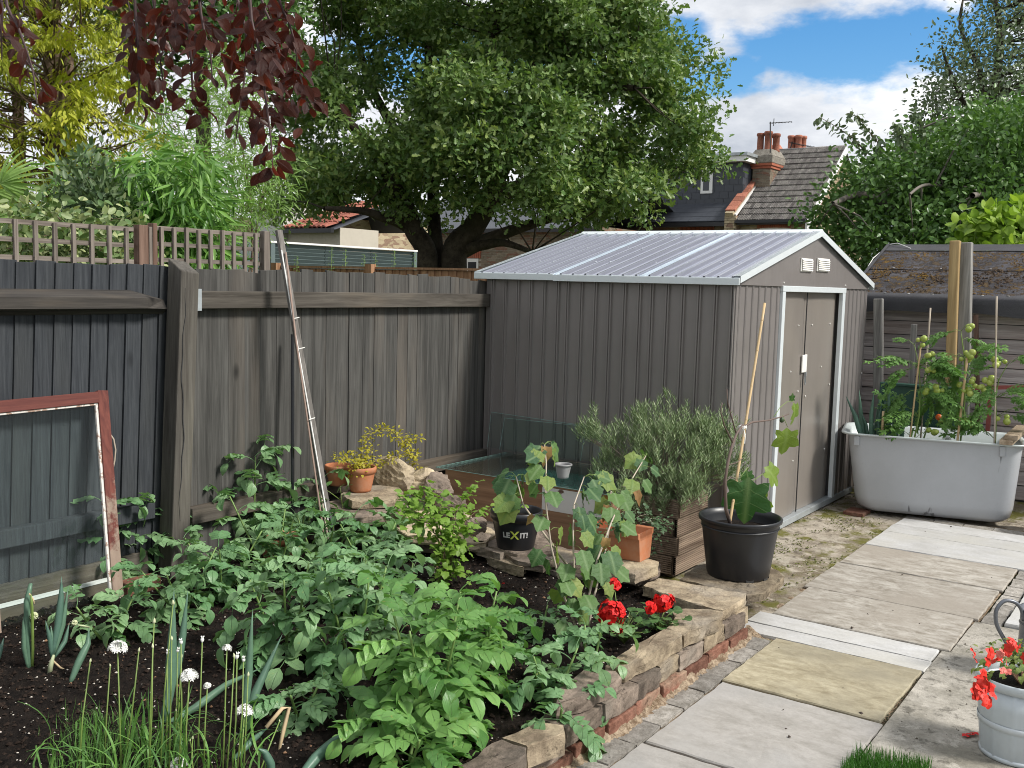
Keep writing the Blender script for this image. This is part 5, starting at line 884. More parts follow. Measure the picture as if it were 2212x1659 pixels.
shoots(YP, [[(770, 1020), (755, 990), (735, 985), (722, 1000)], [(772, 1020), (775, 990), (790, 975)], [(775, 1020), (780, 980), (795, 940), (825, 925), (850, 935), (870, 955), (885, 975), (900, 985)], [(776, 1020), (800, 985), (805, 965)], [(780, 1018), (815, 1000), (850, 988), (880, 975)], [(870, 955), (890, 948), (912, 945)], [(885, 975), (895, 1000), (900, 1020)], [(768, 1022), (760, 1005), (780, 1000)]], STEM_B, L_YEL, yt-.02, .025, 400, 'oval', 6, .018, sr=.002)
# ivy and flowers in the trough
tc_ = TR.location; IV = thing('ivy', 'small-leaved ivy trailing over the end of the terracotta trough', 'plant', (tc_.x, tc_.y+.08, tc_.z+.13)); yi = tc_.y+.05
L_IVY = m_leaf('ivy_leaf', (.05, .11, .05), (.17, .24, .12), .2, .5, edge=(.5, .52, .35))
shoots(IV, [[(1360, 1150), (1385, 1130), (1405, 1125), (1420, 1140), (1425, 1165)], [(1350, 1140), (1380, 1115), (1400, 1110)], [(1340, 1135), (1320, 1120), (1300, 1115)], [(1385, 1145), (1400, 1170), (1405, 1195), (1398, 1210)], [(1375, 1145), (1380, 1175), (1385, 1200)], [(1300, 1130), (1270, 1115), (1250, 1120)], [(1330, 1130), (1340, 1110), (1360, 1100)], [(1400, 1120), (1425, 1120), (1445, 1140)]], STEM_P, L_IVY, yi, .022, 250, 'palm', 8, .022, sr=.0015)
# flower helper
REDP = Mt('red_petal'); REDP.set(REDP.val(REDP.mix(REDP.rnd, (.50, .005, .005), (.64, .012, .010)), .8, 1.15, REDP.noise(60, 2)), .55, spec=.3); REDP = REDP.m; ORP = m_plain('orange_red_petal', (.60, .018, .006), .55, 0, .15, 60); PINKP = m_plain('salmon_petal', (.62, .15, .12), .55, 0, .2, 60); WHP = m_plain('white_petal', (.78, .78, .74), .6, 0, .05); BUDP = m_plain('cream_bud', (.55, .58, .36), .6, 0, .1)
def floret(mat, n=5, s=1., seed=0, nm='flower'):
    m = MB(); q = random.Random(seed)
    for k in range(n): a = 6.283*k/n+q.uniform(-.15, .15); d = Vector((math.cos(a), math.sin(a), q.uniform(.15, .5))); blade(m, s, s*.95, (.15, .8, 1., .75, .2), .12, q.uniform(.2, .7), (0, 0, 0), basis(d), .15, k)
    return m.mesh(nm, mat, True)
FR = [floret(REDP, 5, 1., i) for i in range(4)]; FO = [floret(ORP, 5, 1., 10+i) for i in range(3)]; FP = [floret(PINKP, 5, 1., 20+i) for i in range(2)]
GERM = [palmmesh(GERL, 'geranium_leaf', m_leaf('geranium_leaf', (.045, .105, .03), (.09, .19, .05), .25, .5, vein=(.14, .24, .09), nv=3.), c, .2) for c in (.2, .5)]
def geranium(g, heads, nleaf, label, seed, sz=.06):
    T = thing('geranium', label, 'flower', (float(g[0]), float(g[1]), .14), 'geraniums in the raised bed'); q = random.Random(seed)
    for (px, py, dy, rad, n) in heads:
        c = Vector(GY(px, py, g[1]+dy))-T.location; stemmesh([Vector((0, 0, 0)), c*.5+Vector((0, .01, 0)), c-Vector((0, 0, rad*.6))], .003, .002, STEM_G, T); hd = bpy.data.objects.new('flower_head', None); COL.objects.link(hd); hd.parent = T; hd.location = c
        for _ in range(n): d = Vector((q.gauss(0, 1), q.gauss(0, 1)-.4, q.gauss(0, 1)+.2)).normalized(); M = basis(d.orthogonal(), d); ob('floret', q.choice(FR), hd, d*rad*q.uniform(.6, 1.12), M, .022*q.uniform(.8, 1.15))
    for _ in range(nleaf):
        a = q.uniform(0, 6.3); rr = q.uniform(.02, .13); c = Vector((rr*math.cos(a), rr*math.sin(a), q.uniform(.03, .12))); d = Vector((math.cos(a), math.sin(a), .25)); stemmesh([Vector((0, 0, 0)), c*.6+Vector((0, 0, .02)), c], .0015, .0012, STEM_G, T, 'leaf_stalk', 4); ob('leaf', q.choice(GERM), T, c, basis(d, (q.uniform(-.3, .3), q.uniform(-.7, .1), 1)), q.uniform(.03, sz))
geranium(GZ(1348, 1385, .15), [(1320, 1328, -.03, .052, 52), (1333, 1358, -.05, .018, 6), (1328, 1264, .03, .022, 8)], 46, 'geranium with one big round scarlet head and a small one above it', 1)
geranium(GZ(1425, 1362, .15), [(1428, 1302, .0, .036, 26), (1402, 1312, -.02, .022, 9), (1445, 1296, 0, .02, 8)], 34, 'smaller geranium with scattered scarlet flowers beside the long coping stone', 2)
# onions, leeks and garlic chives
ON = m_leaf('onion_leaf', (.075, .15, .115), (.11, .20, .13), .12, .4); CHV = m_leaf('chive_leaf', (.07, .17, .045), (.16, .33, .070), .25, .45); STRAW = m_plain('straw_leaf', (.55, .42, .25), .7, 0, .3); ONP = m_plain('pale_leaf_base', (.45, .50, .30), .5, 0, .2)
def onion(label, leaves, y, loc_px, mat=ON, z=.14, extra=()):
    g = GZ(*loc_px, z); T = thing('onion_plant', label, 'onion', (float(g[0]), float(g[1]), z), 'onions in the front corner of the bed')
    for pts, w in leaves: P = [Vector(GY(px, py, float(g[1])+.01*k))-T.location for k, (px, py) in enumerate(pts)]; m = MB(); n = len(P); Q = []; [Q.extend([a.lerp(b, t) for t in (0, .34, .67)]) for a, b in zip(P[:-1], P[1:])]; Q.append(P[-1]); k = len(Q); m.tube(Q, [w*(.75+.9*math.sin(math.pi*min(1, i/(k-1)*1.05))**.8)*(1-(i/(k-1))**4*.95) for i in range(k)], 8); ob('leaf', m.mesh('leaf', mat, True), T)
    for kind, pts, w in extra:
        P = [Vector(GY(px, py, float(g[1])-.01*k))-T.location for k, (px, py) in enumerate(pts)]; m = MB(); mt = {'straw': STRAW, 'pale': ONP, 'stalk': STEM_G, 'head': BUDP}[kind]
        if kind == 'head': q = random.Random(3); [m.tube([P[0], P[0]+Vector((q.gauss(0, 1), q.gauss(0, 1), q.gauss(0, 1))).normalized()*w], [.0012, .0028], 4) for _ in range(60)]
        else: m.tube(P, [w]*(len(P)-1)+[w*.5], 6)
        ob({'straw': 'dry_leaf', 'pale': 'stalk_base', 'stalk': 'flower_stalk', 'head': 'flower_head'}[kind], m.mesh('p', mt, True), T)
    return T
onion('onion with a folded leaf and a small green flower head, standing at the far left', [([(64, 1450), (59, 1380), (58, 1300), (66, 1262), (71, 1262)], .0075), ([(62, 1448), (52, 1400), (52, 1345), (58, 1300)], .006)], 0, (66, 1452), extra=[('stalk', [(69, 1450), (71, 1400), (69, 1310), (67, 1285)], .006), ('head', [(73, 1330)], .016), ('straw', [(63, 1282), (72, 1295), (74, 1304)], .003)])
onion('onion with several spread blue-green leaves and dry straw at its base', [([(112, 1420), (125, 1350), (132, 1290), (133, 1245)], .0085), ([(114, 1418), (135, 1350), (148, 1265)], .007), ([(112, 1420), (108, 1380), (98, 1340)], .006), ([(118, 1420), (140, 1385), (150, 1345)], .006), ([(116, 1420), (112, 1380), (110, 1350)], .005)], 0, (106, 1462), extra=[('pale', [(106, 1462), (110, 1435), (116, 1415)], .009), ('straw', [(112, 1425), (130, 1442), (150, 1452), (160, 1475), (182, 1488)], .004), ('straw', [(104, 1455), (115, 1470), (130, 1480)], .003), ('straw', [(150, 1478), (175, 1480), (188, 1475)], .003)])
onion('onion with one bent drooping blue leaf ending in a withered head', [([(150, 1480), (170, 1430), (190, 1390), (192, 1355)], .009)], 0, (150, 1485), extra=[('pale', [(192, 1355), (180, 1352), (168, 1350)], .004), ('head', [(161, 1345)], .011)])
onion('young onion tip cut by the left edge of the view', [([(-4, 1430), (2, 1400), (8, 1378)], .005)], 0, (-6, 1440))
onion('pair of tall onion leaves rising from the middle of the chives', [([(355, 1560), (368, 1480), (372, 1380), (376, 1270)], .012), ([(350, 1550), (380, 1450), (395, 1370), (406, 1275)], .010)], 0, (350, 1570))
onion('pair of long onion leaves to the right of the chives', [([(525, 1560), (537, 1460), (546, 1315)], .009), ([(520, 1590), (550, 1500), (610, 1370)], .010)], 0, (525, 1585))
onion('long fallen onion leaf lying across the soil behind the chives', [([(365, 1560), (420, 1530), (490, 1478), (570, 1440)], .009)], 0, (350, 1562), z=.16)
onion('thick pale green onion leaf with cut end at the bottom edge', [([(640, 1690), (680, 1640), (720, 1602), (860, 1530)], .011)], 0, (630, 1700), extra=[('straw', [(860, 1530), (862, 1529)], .007)])
onion('onion with a broken straw-coloured leaf folded to the ground', [([(505, 1640), (545, 1600), (580, 1570)], .007)], 0, (505, 1645), extra=[('straw', [(575, 1572), (610, 1530), (624, 1528), (612, 1580), (600, 1635)], .007)])
onion('onion leaf curving into the bottom edge near the broken leaf', [([(590, 1690), (585, 1650), (572, 1625), (555, 1616)], .008)], 0, (592, 1700))
g = GZ(330, 1650, .15); CH = thing('garlic_chives', 'clump of garlic chives with flat green leaves and white starry flower heads', 'herb', (float(g[0]), float(g[1]), .15)); q = random.Random(9)
lm = []
for k in range(5): m = MB(); blade(m, 1., .026, (.7, 1, 1, .95, .85, .7, .5, .1), .25, .5+.35*k); lm.append(m.mesh('leaf', CHV, True))
for k in range(200):
    px = q.gauss(330, 120); px = min(560, max(100, px)); b = GZ(px, q.uniform(1610, 1720), .14); a = q.uniform(0, 6.3); d = Vector((math.cos(a)*q.uniform(.1, .9), math.sin(a)*q.uniform(.1, .8), 1)); L_ = q.uniform(.10, .26); ob('leaf', q.choice(lm), CH, Vector(b)-CH.location, basis(d, (math.cos(a), math.sin(a), .3)), (L_*q.uniform(.7, 1.6), L_, L_))
umb = MB(); 
for _ in range(46):
    d = Vector((q.gauss(0, 1), q.gauss(0, 1), abs(q.gauss(0, 1))*.8-.1)).normalized(); umb.tube([(0, 0, 0), d*.75], .018, 3, False)
    for k in range(6): a = k*1.047; e = d.orthogonal().normalized(); f = d.cross(e); t = (e*math.cos(a)+f*math.sin(a)+d*.5).normalized(); blade(umb, .36, .13, (.3, 1, .2), .1, .2, d*.75, basis(t, d))
umb = umb.mesh('flower_head', WHP); bud = MB(); bud.lathe([(.05, -.6), (.32, -.25), (.38, .1), (.22, .6), (.02, 1.)], 8); bud = bud.mesh('bud', BUDP, True); half = MB(); half.lathe([(.05, -.6), (.32, -.25), (.38, .1), (.3, .3)], 8)
for k in range(5): a = k*1.25; half.tube([(0, 0, .2), (.35*math.cos(a), .35*math.sin(a), .8)], [.18, .05], 4)
half = half.mesh('bud', WHP, True)
for px, py, bx, kind, s in ((254, 1404, 262, 'u', .032), (409, 1464, 400, 'u', .030), (528, 1540, 520, 'u', .031), (386, 1655, 380, 'u', .03), (490, 1402, 480, 'u', .016), (374, 1303, 345, 'b', .013), (333, 1343, 320, 'b', .013), (437, 1382, 425, 'h', .015), (512, 1418, 500, 'h', .017), (506, 1418, 490, 'b', .012), (526, 1425, 512, 'h', .015), (195, 1428, 170, 'b', .010), (238, 1438, 225, 'b', .008), (300, 1405, 265, 'b', .010), (330, 1397, 320, 'b', .010), (362, 1410, 358, 'h', .014), (384, 1405, 372, 'h', .013), (391, 1387, 385, 'h', .014), (371, 1380, 365, 'b', .010), (392, 1419, 372, 'b', .010), (448, 1482, 440, 'u', .013), (536, 1458, 525, 'b', .011), (380, 1535, 395, 'b', .008), (410, 1600, 414, 'b', .008), (604, 1558, 560, 'b', .007), (416, 1595, 420, 'b', .009)):
    b = GZ(bx, q.uniform(1640, 1700), .14); yy = float(b[1])+q.uniform(0, .08); tp = Vector(GY(px, py, yy)); P0 = Vector(b)-CH.location; P1 = tp-CH.location; md = P0.lerp(P1, .5)+Vector((q.uniform(-.008, .008), 0, q.uniform(-.005, .01))); stemmesh([P0, md, P1], .0028, .0019, STEM_G, CH, 'flower_stalk', 6); ob({'u': 'flower_head', 'b': 'bud', 'h': 'bud'}[kind], {'u': umb, 'b': bud, 'h': half}[kind], CH, P1, (q.uniform(-.3, .3), q.uniform(-.3, .3), q.uniform(0, 6)), s)
# thin grassy weed left of the chives
m = MB(); q = random.Random(31)
for _ in range(300): b = GZ(q.gauss(200, 45), q.uniform(1560, 1680), .14); a = q.uniform(0, 6.3); blade(m, q.uniform(.04, .11), .0022, (1, 1, .8, .1), .2, q.uniform(.2, 1.4), b, basis((math.cos(a)*.5, math.sin(a)*.5, 1), (math.cos(a), math.sin(a), .2)))
o = ob('thin_grass', m.mesh('thin_grass', CHV)); o['kind'] = 'stuff'; o['label'] = 'fine grassy blades left of the garlic chives'
m = MB(); q = random.Random(33)
for _ in range(5200):
    b = GZ(q.uniform(1760, 2010), q.uniform(1624, 1740), .012); 
    if b[1] > .93 or b[0] > 3.62-.25*abs(b[1]-.72)+q.uniform(-.05, .03): continue
    a = q.uniform(0, 6.3); blade(m, q.uniform(.025, .07), .0024, (1, 1, .8, .1), .2, q.uniform(.2, 1.0), b, basis((math.cos(a)*.5, math.sin(a)*.5, 1), (math.cos(a), math.sin(a), .2)))
o = ob('lawn_edge', m.mesh('lawn_edge', m_leaf('grass_leaf', (.04, .13, .018), (.10, .25, .04), .3, .5))); o['kind'] = 'stuff'; o['label'] = 'edge of green lawn at the bottom of the path'
# lavender
LAV = m_leaf('lavender_leaf', (.13, .20, .08), (.36, .42, .26), .15, .7); q = random.Random(4); LV = thing('lavender_bush', 'broad grey-green lavender bush overflowing the wooden planter', 'bush', (5.45, 2.7, .5))
base = Vector((5.35, 2.62, .44)); tips = []; m = MB()
for (px, py, X, n, rr) in ((1290, 935, 5.35, 11, .09), (1330, 1020, 5.25, 16, .12), (1365, 1080, 5.1, 14, .10), (1385, 940, 5.45, 12, .12), (1400, 1000, 5.25, 18, .12), (1430, 915, 5.5, 12, .12), (1450, 960, 5.35, 24, .13), (1500, 940, 5.45, 18, .12), (1520, 1000, 5.35, 20, .12), (1465, 1050, 5.2, 20, .11), (1550, 960, 5.45, 18, .10), (1560, 1030, 5.4, 14, .09), (1420, 1100, 5.15, 12, .08), (1345, 960, 5.35, 12, .10), (1500, 1060, 5.2, 10, .07)):
    c = Vector(GX(px, py, X))
    for _ in range(n): t = c+Vector((q.gauss(0, rr*.55), q.gauss(0, rr*.55), q.gauss(0, rr*.45))); t.x = min(t.x, 5.70); d = (t-base); up = Vector((d.x*.4, d.y*.5, abs(d.z)+.35)).normalized(); tips.append((t, up)); k = base.lerp(t, .5)+Vector((0, 0, .02)); m.tube([base+Vector((q.uniform(-.12, .12), q.uniform(-.12, .12), -.06)), k, t], [.004, .0025, .0015], 4)
ob('stems', m.mesh('stems', m_plain('grey_twig', (.20, .16, .12), .8), False), LV).location = -LV.location
P_, D_, N_ = [], [], []
for t, up in tips:
    for s in range(5):
        o = Vector((q.gauss(0, .03), q.gauss(0, .03), q.gauss(0, .02))); u = (up+Vector((q.gauss(0, .25), q.gauss(0, .25), 0))).normalized(); L_ = q.uniform(.05, .11)
        for j in range(15): f = j/15; a = j*2.4; r1 = Vector((math.cos(a), math.sin(a), 0)); P_.append(t+o+u*L_*f); D_.append(u*(.5+f)+r1*.8); N_.append(u-r1*.5)
P_ = np.array(P_); P_[:, 0] = np.minimum(P_[:, 0], 5.72); n = len(P_); me = cloud('foliage', P_-np.array(LV.location), np.array(D_), np.array(N_), rng.uniform(.026, .050, n), rng.uniform(.0042, .0068, n), LAV); ob('foliage', me, LV, kind='stuff')
# fig
fx, fy = FL.x, FL.y; FG = thing('fig_tree', 'young fig tree with a few large lobed leaves and one small fig', 'tree', (fx, fy, FL.z+.22))
def fpt(px, py, dy=0.): return Vector(GY(px, py, fy+dy))-FG.location
def fstem(pts, r0, r1, mat=STEM_B, nm='branch'): stemmesh([fpt(*p) for p in pts], r0, r1, mat, FG, nm, 8)
m_fb = m_plain('fig_bark', (.12, .085, .07), .7, 0, .3)
fstem([(1580, 1140), (1568, 1100), (1566, 1040), (1572, 1000), (1582, 960), (1592, 935), (1605, 918)], .010, .006, m_fb, 'trunk'); fstem([(1600, 925), (1625, 912), (1660, 908), (1690, 900), (1704, 894)], .006, .003, m_fb); fstem([(1590, 935), (1580, 900), (1572, 870), (1570, 840)], .004, .0025, m_fb); fstem([(1582, 955), (1565, 920), (1557, 890), (1560, 870)], .004, .0025, m_fb); fstem([(1570, 1005), (1590, 1000), (1605, 990)], .003, .002, m_fb); fstem([(1568, 1040), (1580, 1030), (1590, 1035)], .003, .002, m_fb); fstem([(1672, 900), (1685, 880), (1700, 868), (1714, 868)], .002, .0015, STEM_G, 'leaf_stalk'); fstem([(1690, 898), (1697, 912), (1701, 922)], .002, .0015, STEM_G, 'leaf_stalk'); fstem([(1600, 1030), (1615, 1010), (1615, 1030)], .002, .0015, STEM_G, 'leaf_stalk'); fstem([(1625, 1040), (1650, 1022), (1665, 1014)], .002, .0015, STEM_G, 'leaf_stalk')
FIGM = [palmmesh(FIG, 'fig_leaf', L_FIG, .12, .25), palmmesh(FIG, 'fig_leaf', L_FIGY, .25, .5)]
toc = Vector((-fx, -fy, .5)).normalized(); rt = Vector(cR)
def figleaf(px, py, size, dirpx, mesh, tw=0., dy=0.):
    p = fpt(px, py, dy); d = rt*dirpx[0]-Vector(cU)*dirpx[1]; up = (toc+rt*tw).normalized(); ob('leaf', mesh, FG, p, basis(d, up), size)
figleaf(1618, 1028, .26, (-.1, 1), FIGM[0], .0, -.03); figleaf(1634, 1056, .155, (.1, 1), FIGM[1], -.6, .02); figleaf(1700, 922, .165, (.0, 1), FIGM[1], .35); figleaf(1714, 868, .13, (.35, 1), FIGM[1], 1.6); figleaf(1711, 868, .05, (-.1, -1), FIGM[0], -1.5); figleaf(1650, 1008, .14, (.9, .62), FIGM[1], 1.5); figleaf(1612, 1015, .075, (.2, 1), FIGM[0], .2)
m = MB(); m.lathe([(.001, -.014), (.010, -.010), (.0135, 0), (.010, .012), (.003, .019)], 14, tuple(fpt(1689, 908))); ob('fig', m.mesh('fig', m_plain('green_fig_skin', (.04, .07, .025), .4), True), FG)
a = GY(1574, 1145, fy+.03); b = GY(1652, 655, fy+.10); m = MB(); pts = [Vector(a).lerp(Vector(b), t) for t in np.linspace(-.02, 1, 12)]; m.tube(pts, .0075, 8)
for t in (.12, .3, .47, .62, .78, .92): p = Vector(a).lerp(Vector(b), t); m.lathe([(.0075, -.004), (.0092, 0), (.0075, .004)], 8, tuple(p))
single('bamboo_cane', m, BAMB, 'long bamboo cane leaning up from the fig pot in front of the shed', 'cane', tuple(float(v) for v in a), smooth=True)
m = MB(); k = Vector(GY(1604, 922, fy-.0)); 
for i in range(3): m.tube([k+Vector((.014*math.cos(t), .02*math.sin(t), .004*i-.004+.003*math.sin(3*t))) for t in np.linspace(0, 6.3, 14)], .0022, 5)
m.tube([k, k+Vector((.006, -.015, -.04)), k+Vector((.0, -.015, -.085))], .0026, 5); m.tube([k, k+Vector((-.012, -.015, -.02)), k+Vector((-.014, -.015, -.05))], .0022, 5); m.tube([k, k+Vector((.02, -.012, .0)), k+Vector((.026, -.012, -.014)), k+Vector((.004, -.012, -.004))], .0022, 5); single('string_tie', m, WHP, 'white string tying the fig branch to the bamboo cane', 'string', tuple(k))
# seedling in the logo pot
SD = thing('seedling', 'bright lime seedling leaves in the logo pot', 'plant', (LP.location.x, LP.location.y, LP.location.z+.17)); q = random.Random(6)
for k in range(9): a = q.uniform(0, 6.3); c = Vector((math.cos(a)*.07-.03, math.sin(a)*.07+.03, q.uniform(.03, .08))); stemmesh([Vector((0, 0, 0)), c], .002, .0015, STEM_G, SD, 'leaf_stalk', 4); ob('leaf', palmmesh(GERL, 'leaf', L_LIME, .3, .3) if k == 0 else bpy.data.meshes['leaf.001'] if False else LIMG, SD, c, basis((math.cos(a), math.sin(a), .2), (0, -.5, 1)), q.uniform(.035, .055)) if k else globals().__setitem__('LIMG', palmmesh(GERL, 'lime_round_leaf', L_LIME, .3, .3))
# leeks and tomatoes in the bath
def bpt(px, py, w): q_ = u0+vv*w; d = ray(px, py); n = np.array([vv[0], vv[1], 0]); t = np.dot(np.array([q_[0], q_[1], 0])-CAMP, n)/np.dot(d, n); return Vector(CAMP+d*t)
LK = thing('spring_onions', 'row of stout blue-green spring onions at the left end of the bath', 'onion', tuple(bpt(1880, 942, .2))); LKM = m_leaf('leek_leaf', (.06, .13, .095), (.085, .17, .12), .12, .45)
for k, (bx, tx, ty, w, r0) in enumerate(((1862, 1827, 855, .12, .020), (1868, 1856, 842, .2, .019), (1876, 1860, 890, .16, .012), (1882, 1888, 845, .12, .018), (1888, 1900, 848, .25, .019), (1897, 1905, 870, .14, .014), (1905, 1897, 880, .2, .012), (1908, 1912, 868, .28, .012), (1916, 1919, 825, .13, .017), (1925, 1922, 880, .2, .012), (1932, 1936, 880, .14, .012), (1938, 1942, 872, .24, .013), (1944, 1950, 895, .18, .011), (1950, 1958, 905, .14, .010), (1928, 1930, 868, .3, .011))):
    a = bpt(bx, 948, w); b = bpt(tx, ty, w+.03); c = a.lerp(b, .5)+Vector((0, (.01 if k % 2 else -.01), .01)); m = MB(); Q = [a-(b-a)*.15, a, a.lerp(c, .5), c, c.lerp(b, .5), b]; m.tube(Q, [r0*.75, r0*.85, r0, r0*.85, r0*.5, .001], 9); m.v = [tuple(Vector(p)-LK.location) for p in m.v]; ob('leaf', m.mesh('leaf', LKM, True), LK)
a = bpt(1906, 944, .10); b = bpt(1908, 888, .12); m = MB(); m.tube([a, b], [.011, .009], 7); m.v = [tuple(Vector(p)-LK.location) for p in m.v]; ob('dead_stem', m.mesh('dead_stem', STRAW, True), LK)
TOMM = [compound(40+i, 3, .20, .058, .8+.2*i).mesh('tomato_leaf', L_TOM, True) for i in range(4)]
def jag(seed):          # tomato leaf with deeply cut leaflets
    r_ = random.Random(seed); m = MB(); k = 7; L = .2; pts = []; a = .2; y = z = 0
    for i in range(k+1): pts.append(Vector((0, y, z))); y += L/k*math.cos(a); z += L/k*math.sin(a); a -= .22
    m.tube(pts, .0015, 3, False)
    for i in (2, 3, 4, 5, 6, 7):
        for sg in ((-1, 1) if i < 7 else (0,)):
            s = .055*r_.uniform(.7, 1.1)*(1.2 if sg == 0 else 1); dd = Vector((sg*.9, .5 if sg else 1, -.2)); M = basis(dd); 
            blade(m, s, s*.42, (.1, .9, .45, 1., .4, .7, .1), .2, .5, pts[i], M, .1, i)
            for f, w in ((.35, .5), (.62, .4)):
                for s2 in (-1, 1): blade(m, s*w, s*.2, (.3, 1, .1), .1, .3, pts[i]+M@Vector((0, s*f, -.004)), M@basis(Vector((s2, .7, -.1))))
    return m.mesh('tomato_leaf', L_TOM, True)
TOMM = [jag(i) for i in range(5)]
TG = Mt('green_tomato_skin'); TG.set(TG.mix(TG.rnd, (.24, .32, .05), (.36, .42, .10)), .28, spec=.5); TG = TG.m; TOR = m_plain('ripening_tomato_skin', (.62, .12, .03), .28, 0, .1); tm = MB(); tm.lathe([(.001, -.95), (.45, -.88), (.85, -.5), (1, 0), (.86, .5), (.5, .82), (.2, .86), (.02, .78)], 12); tmg = tm.mesh('tomato', TG, True); tmr = tm.mesh('tomato', TOR, True)
def tomato(label, stem, w, leaves, trusses, seed):
    T = thing('tomato_plant', label, 'tomato plant', tuple(bpt(stem[0][0], 950, w)-Vector((0, 0, .18))), 'tomato plants in the bath'); q = random.Random(seed); P = [bpt(x, y, w+.02*math.sin(i))-T.location for i, (x, y) in enumerate(stem)]; stemmesh([Vector((0, 0, 0))]+P, .0075, .003, STEM_G, T)
    for (px, py, s) in leaves:
        p = bpt(px, py, w+q.uniform(-.06, .08))-T.location; near = min(P, key=lambda v: (v-p).length); d = (p-near); dl = d.length; d = (d.normalized()+Vector((0, 0, .15))); stemmesh([near, near.lerp(p, .5)+Vector((0, 0, .02)), p], .0022, .0015, STEM_G, T, 'leaf_stalk', 4)
        for _ in range(3): ob('leaf', q.choice(TOMM), T, near.lerp(p, q.uniform(.3, .8)), basis(d+Vector((q.uniform(-.4, .4), q.uniform(-.4, .4), q.uniform(-.3, .1))), (q.uniform(-.3, .3)-.3, q.uniform(-.3, .3), 1)), s*1.25*q.uniform(.75, 1.1))
    for (px, py, n, rip, sp) in trusses:
        n = max(3, int(n*.7))
        c = bpt(px, py, w-.05)-T.location; near = min(P, key=lambda v: (v-c).length); stemmesh([near, near.lerp(c, .5)+Vector((0, 0, .03)), c], .002, .0014, STEM_G, T, 'fruit_stalk', 5)
        for j in range(n): o = uu3*q.uniform(-sp, sp)+Vector((vv[0], vv[1], 0))*q.uniform(-.02, .02)+Vector((0, 0, q.uniform(-sp, sp)*.75)); ob('tomato', tmr if j < rip else tmg, T, c+o, (q.uniform(-.6, .6), q.uniform(-.6, .6), 0), q.uniform(.017, .027))
uu3 = Vector((uu[0], uu[1], 0))
tomato('left tomato plant with a high truss of green fruit', [(1975, 948), (1985, 900), (1988, 840), (1985, 790), (1975, 745)], .15, [(1945, 780, 1), (1960, 800, 1), (1945, 860, 1), (2010, 800, 1), (2030, 790, 1), (1955, 905, 1), (1990, 870, 1), (2005, 860, 1), (1965, 895, 1.), (2020, 850, 1), (1950, 735, .5), (1960, 880, 1), (1930, 925, .8), (2000, 820, .9)], [(1985, 738, 6, 0, .04), (2005, 765, 4, 0, .03), (2010, 800, 7, 0, .035), (1998, 846, 3, 0, .02), (2028, 840, 5, 0, .035), (2013, 936, 4, 0, .03)], 1)
tomato('second tomato plant standing between the two left canes', [(1995, 948), (2008, 910), (2015, 870), (2020, 840)], .30, [(2040, 860, 1), (2050, 880, 1), (2015, 900, 1), (2050, 830, .9), (2035, 910, .8), (2000, 880, 1)], [(2030, 905, 3, 1, .02)], 2)
tomato('middle tomato plant in front of the tall posts', [(2075, 950), (2082, 900), (2085, 830), (2083, 770), (2078, 735), (2076, 715)], .16, [(2050, 720, .9), (2105, 760, .9), (2060, 770, 1), (2040, 785, 1), (2105, 800, 1), (2070, 810, .9), (2060, 860, .9), (2100, 735, .8), (2095, 870, .8), (2075, 790, 1), (2045, 805, .9)], [(2095, 707, 5, 0, .03), (2090, 768, 10, 0, .045), (2085, 842, 8, 0, .05), (2110, 830, 8, 0, .05), (2088, 913, 6, 1, .035), (2128, 845, 7, 0, .035)], 3)
tomato('right tomato plant leaning out past the timber blocks', [(2150, 950), (2152, 900), (2150, 860), (2158, 820), (2175, 790)], .16, [(2190, 780, .9), (2185, 860, 1), (2195, 900, .9), (2130, 880, 1), (2120, 930, 1), (2175, 850, 1), (2205, 880, .8), (2140, 835, .9), (2110, 925, 1), (2160, 780, .6), (2195, 850, 1)], [(2160, 783, 6, 0, .035), (2135, 822, 8, 0, .03), (2165, 905, 6, 0, .035)], 4)
for k, (tx, ty, bx, by, w, lb) in enumerate(((2010, 665, 1990, 930, .42, 'tall thin cane left of the tall posts'), (1990, 740, 1965, 950, .12, 'short cane in front of the left tomato plant'), (2090, 765, 2068, 955, .10, 'thick bamboo cane supporting the middle tomato plant'), (2153, 640, 2148, 962, .07, 'tallest pale cane near the timber blocks'))):
    a = bpt(tx, ty, w); b = bpt(bx, by, w); b = b+(b-a).normalized()*.15; m = MB(); m.tube([a.lerp(b, t) for t in np.linspace(0, 1, 8)], .0065 if k != 2 else .009, 7); [m.lathe([(.0065, -.003), (.0082, 0), (.0065, .003)], 7, tuple(a.lerp(b, t))) for t in (.15, .35, .55, .75)]; single('bamboo_cane', m, BAMB if k in (1, 2) else STEM_P, lb, 'cane', tuple(b), 'canes in the bath', smooth=True)
# bucket, can
bb = GZ(2226, 1668, 0); BK = thing('zinc_bucket', 'ribbed weathered zinc bucket full of red flowers', 'bucket', (float(bb[0])+.10, float(bb[1])+.06, .012)); 
pf = []
def lathef(prof, k, fl): 
    m = MB(); vs = []
    for r1, z in prof:
        for j in range(k): t = 6.28318*j/k; rr = r1+fl*(.0035 if j % 8 < 1 else 0); vs.append((rr*math.cos(t), rr*math.sin(t), z))
    n = len(prof); m.add(vs, [(i*k+j, i*k+(j+1) % k, (i+1)*k+(j+1) % k, (i+1)*k+j) for i in range(n-1) for j in range(k)]); return m
m = lathef([(.02, .003), (.118, 0), (.122, .006), (.131, .10), (.141, .19), (.148, .262), (.143, .262), (.126, .10), (.118, .03)], 96, 1); BKM = m_plain('weathered_bucket_zinc', (.50, .55, .58), .5, .2, .2, 8, dirt=(.66, .70, .73)); ob('body', m.mesh('body', BKM, True), BK)
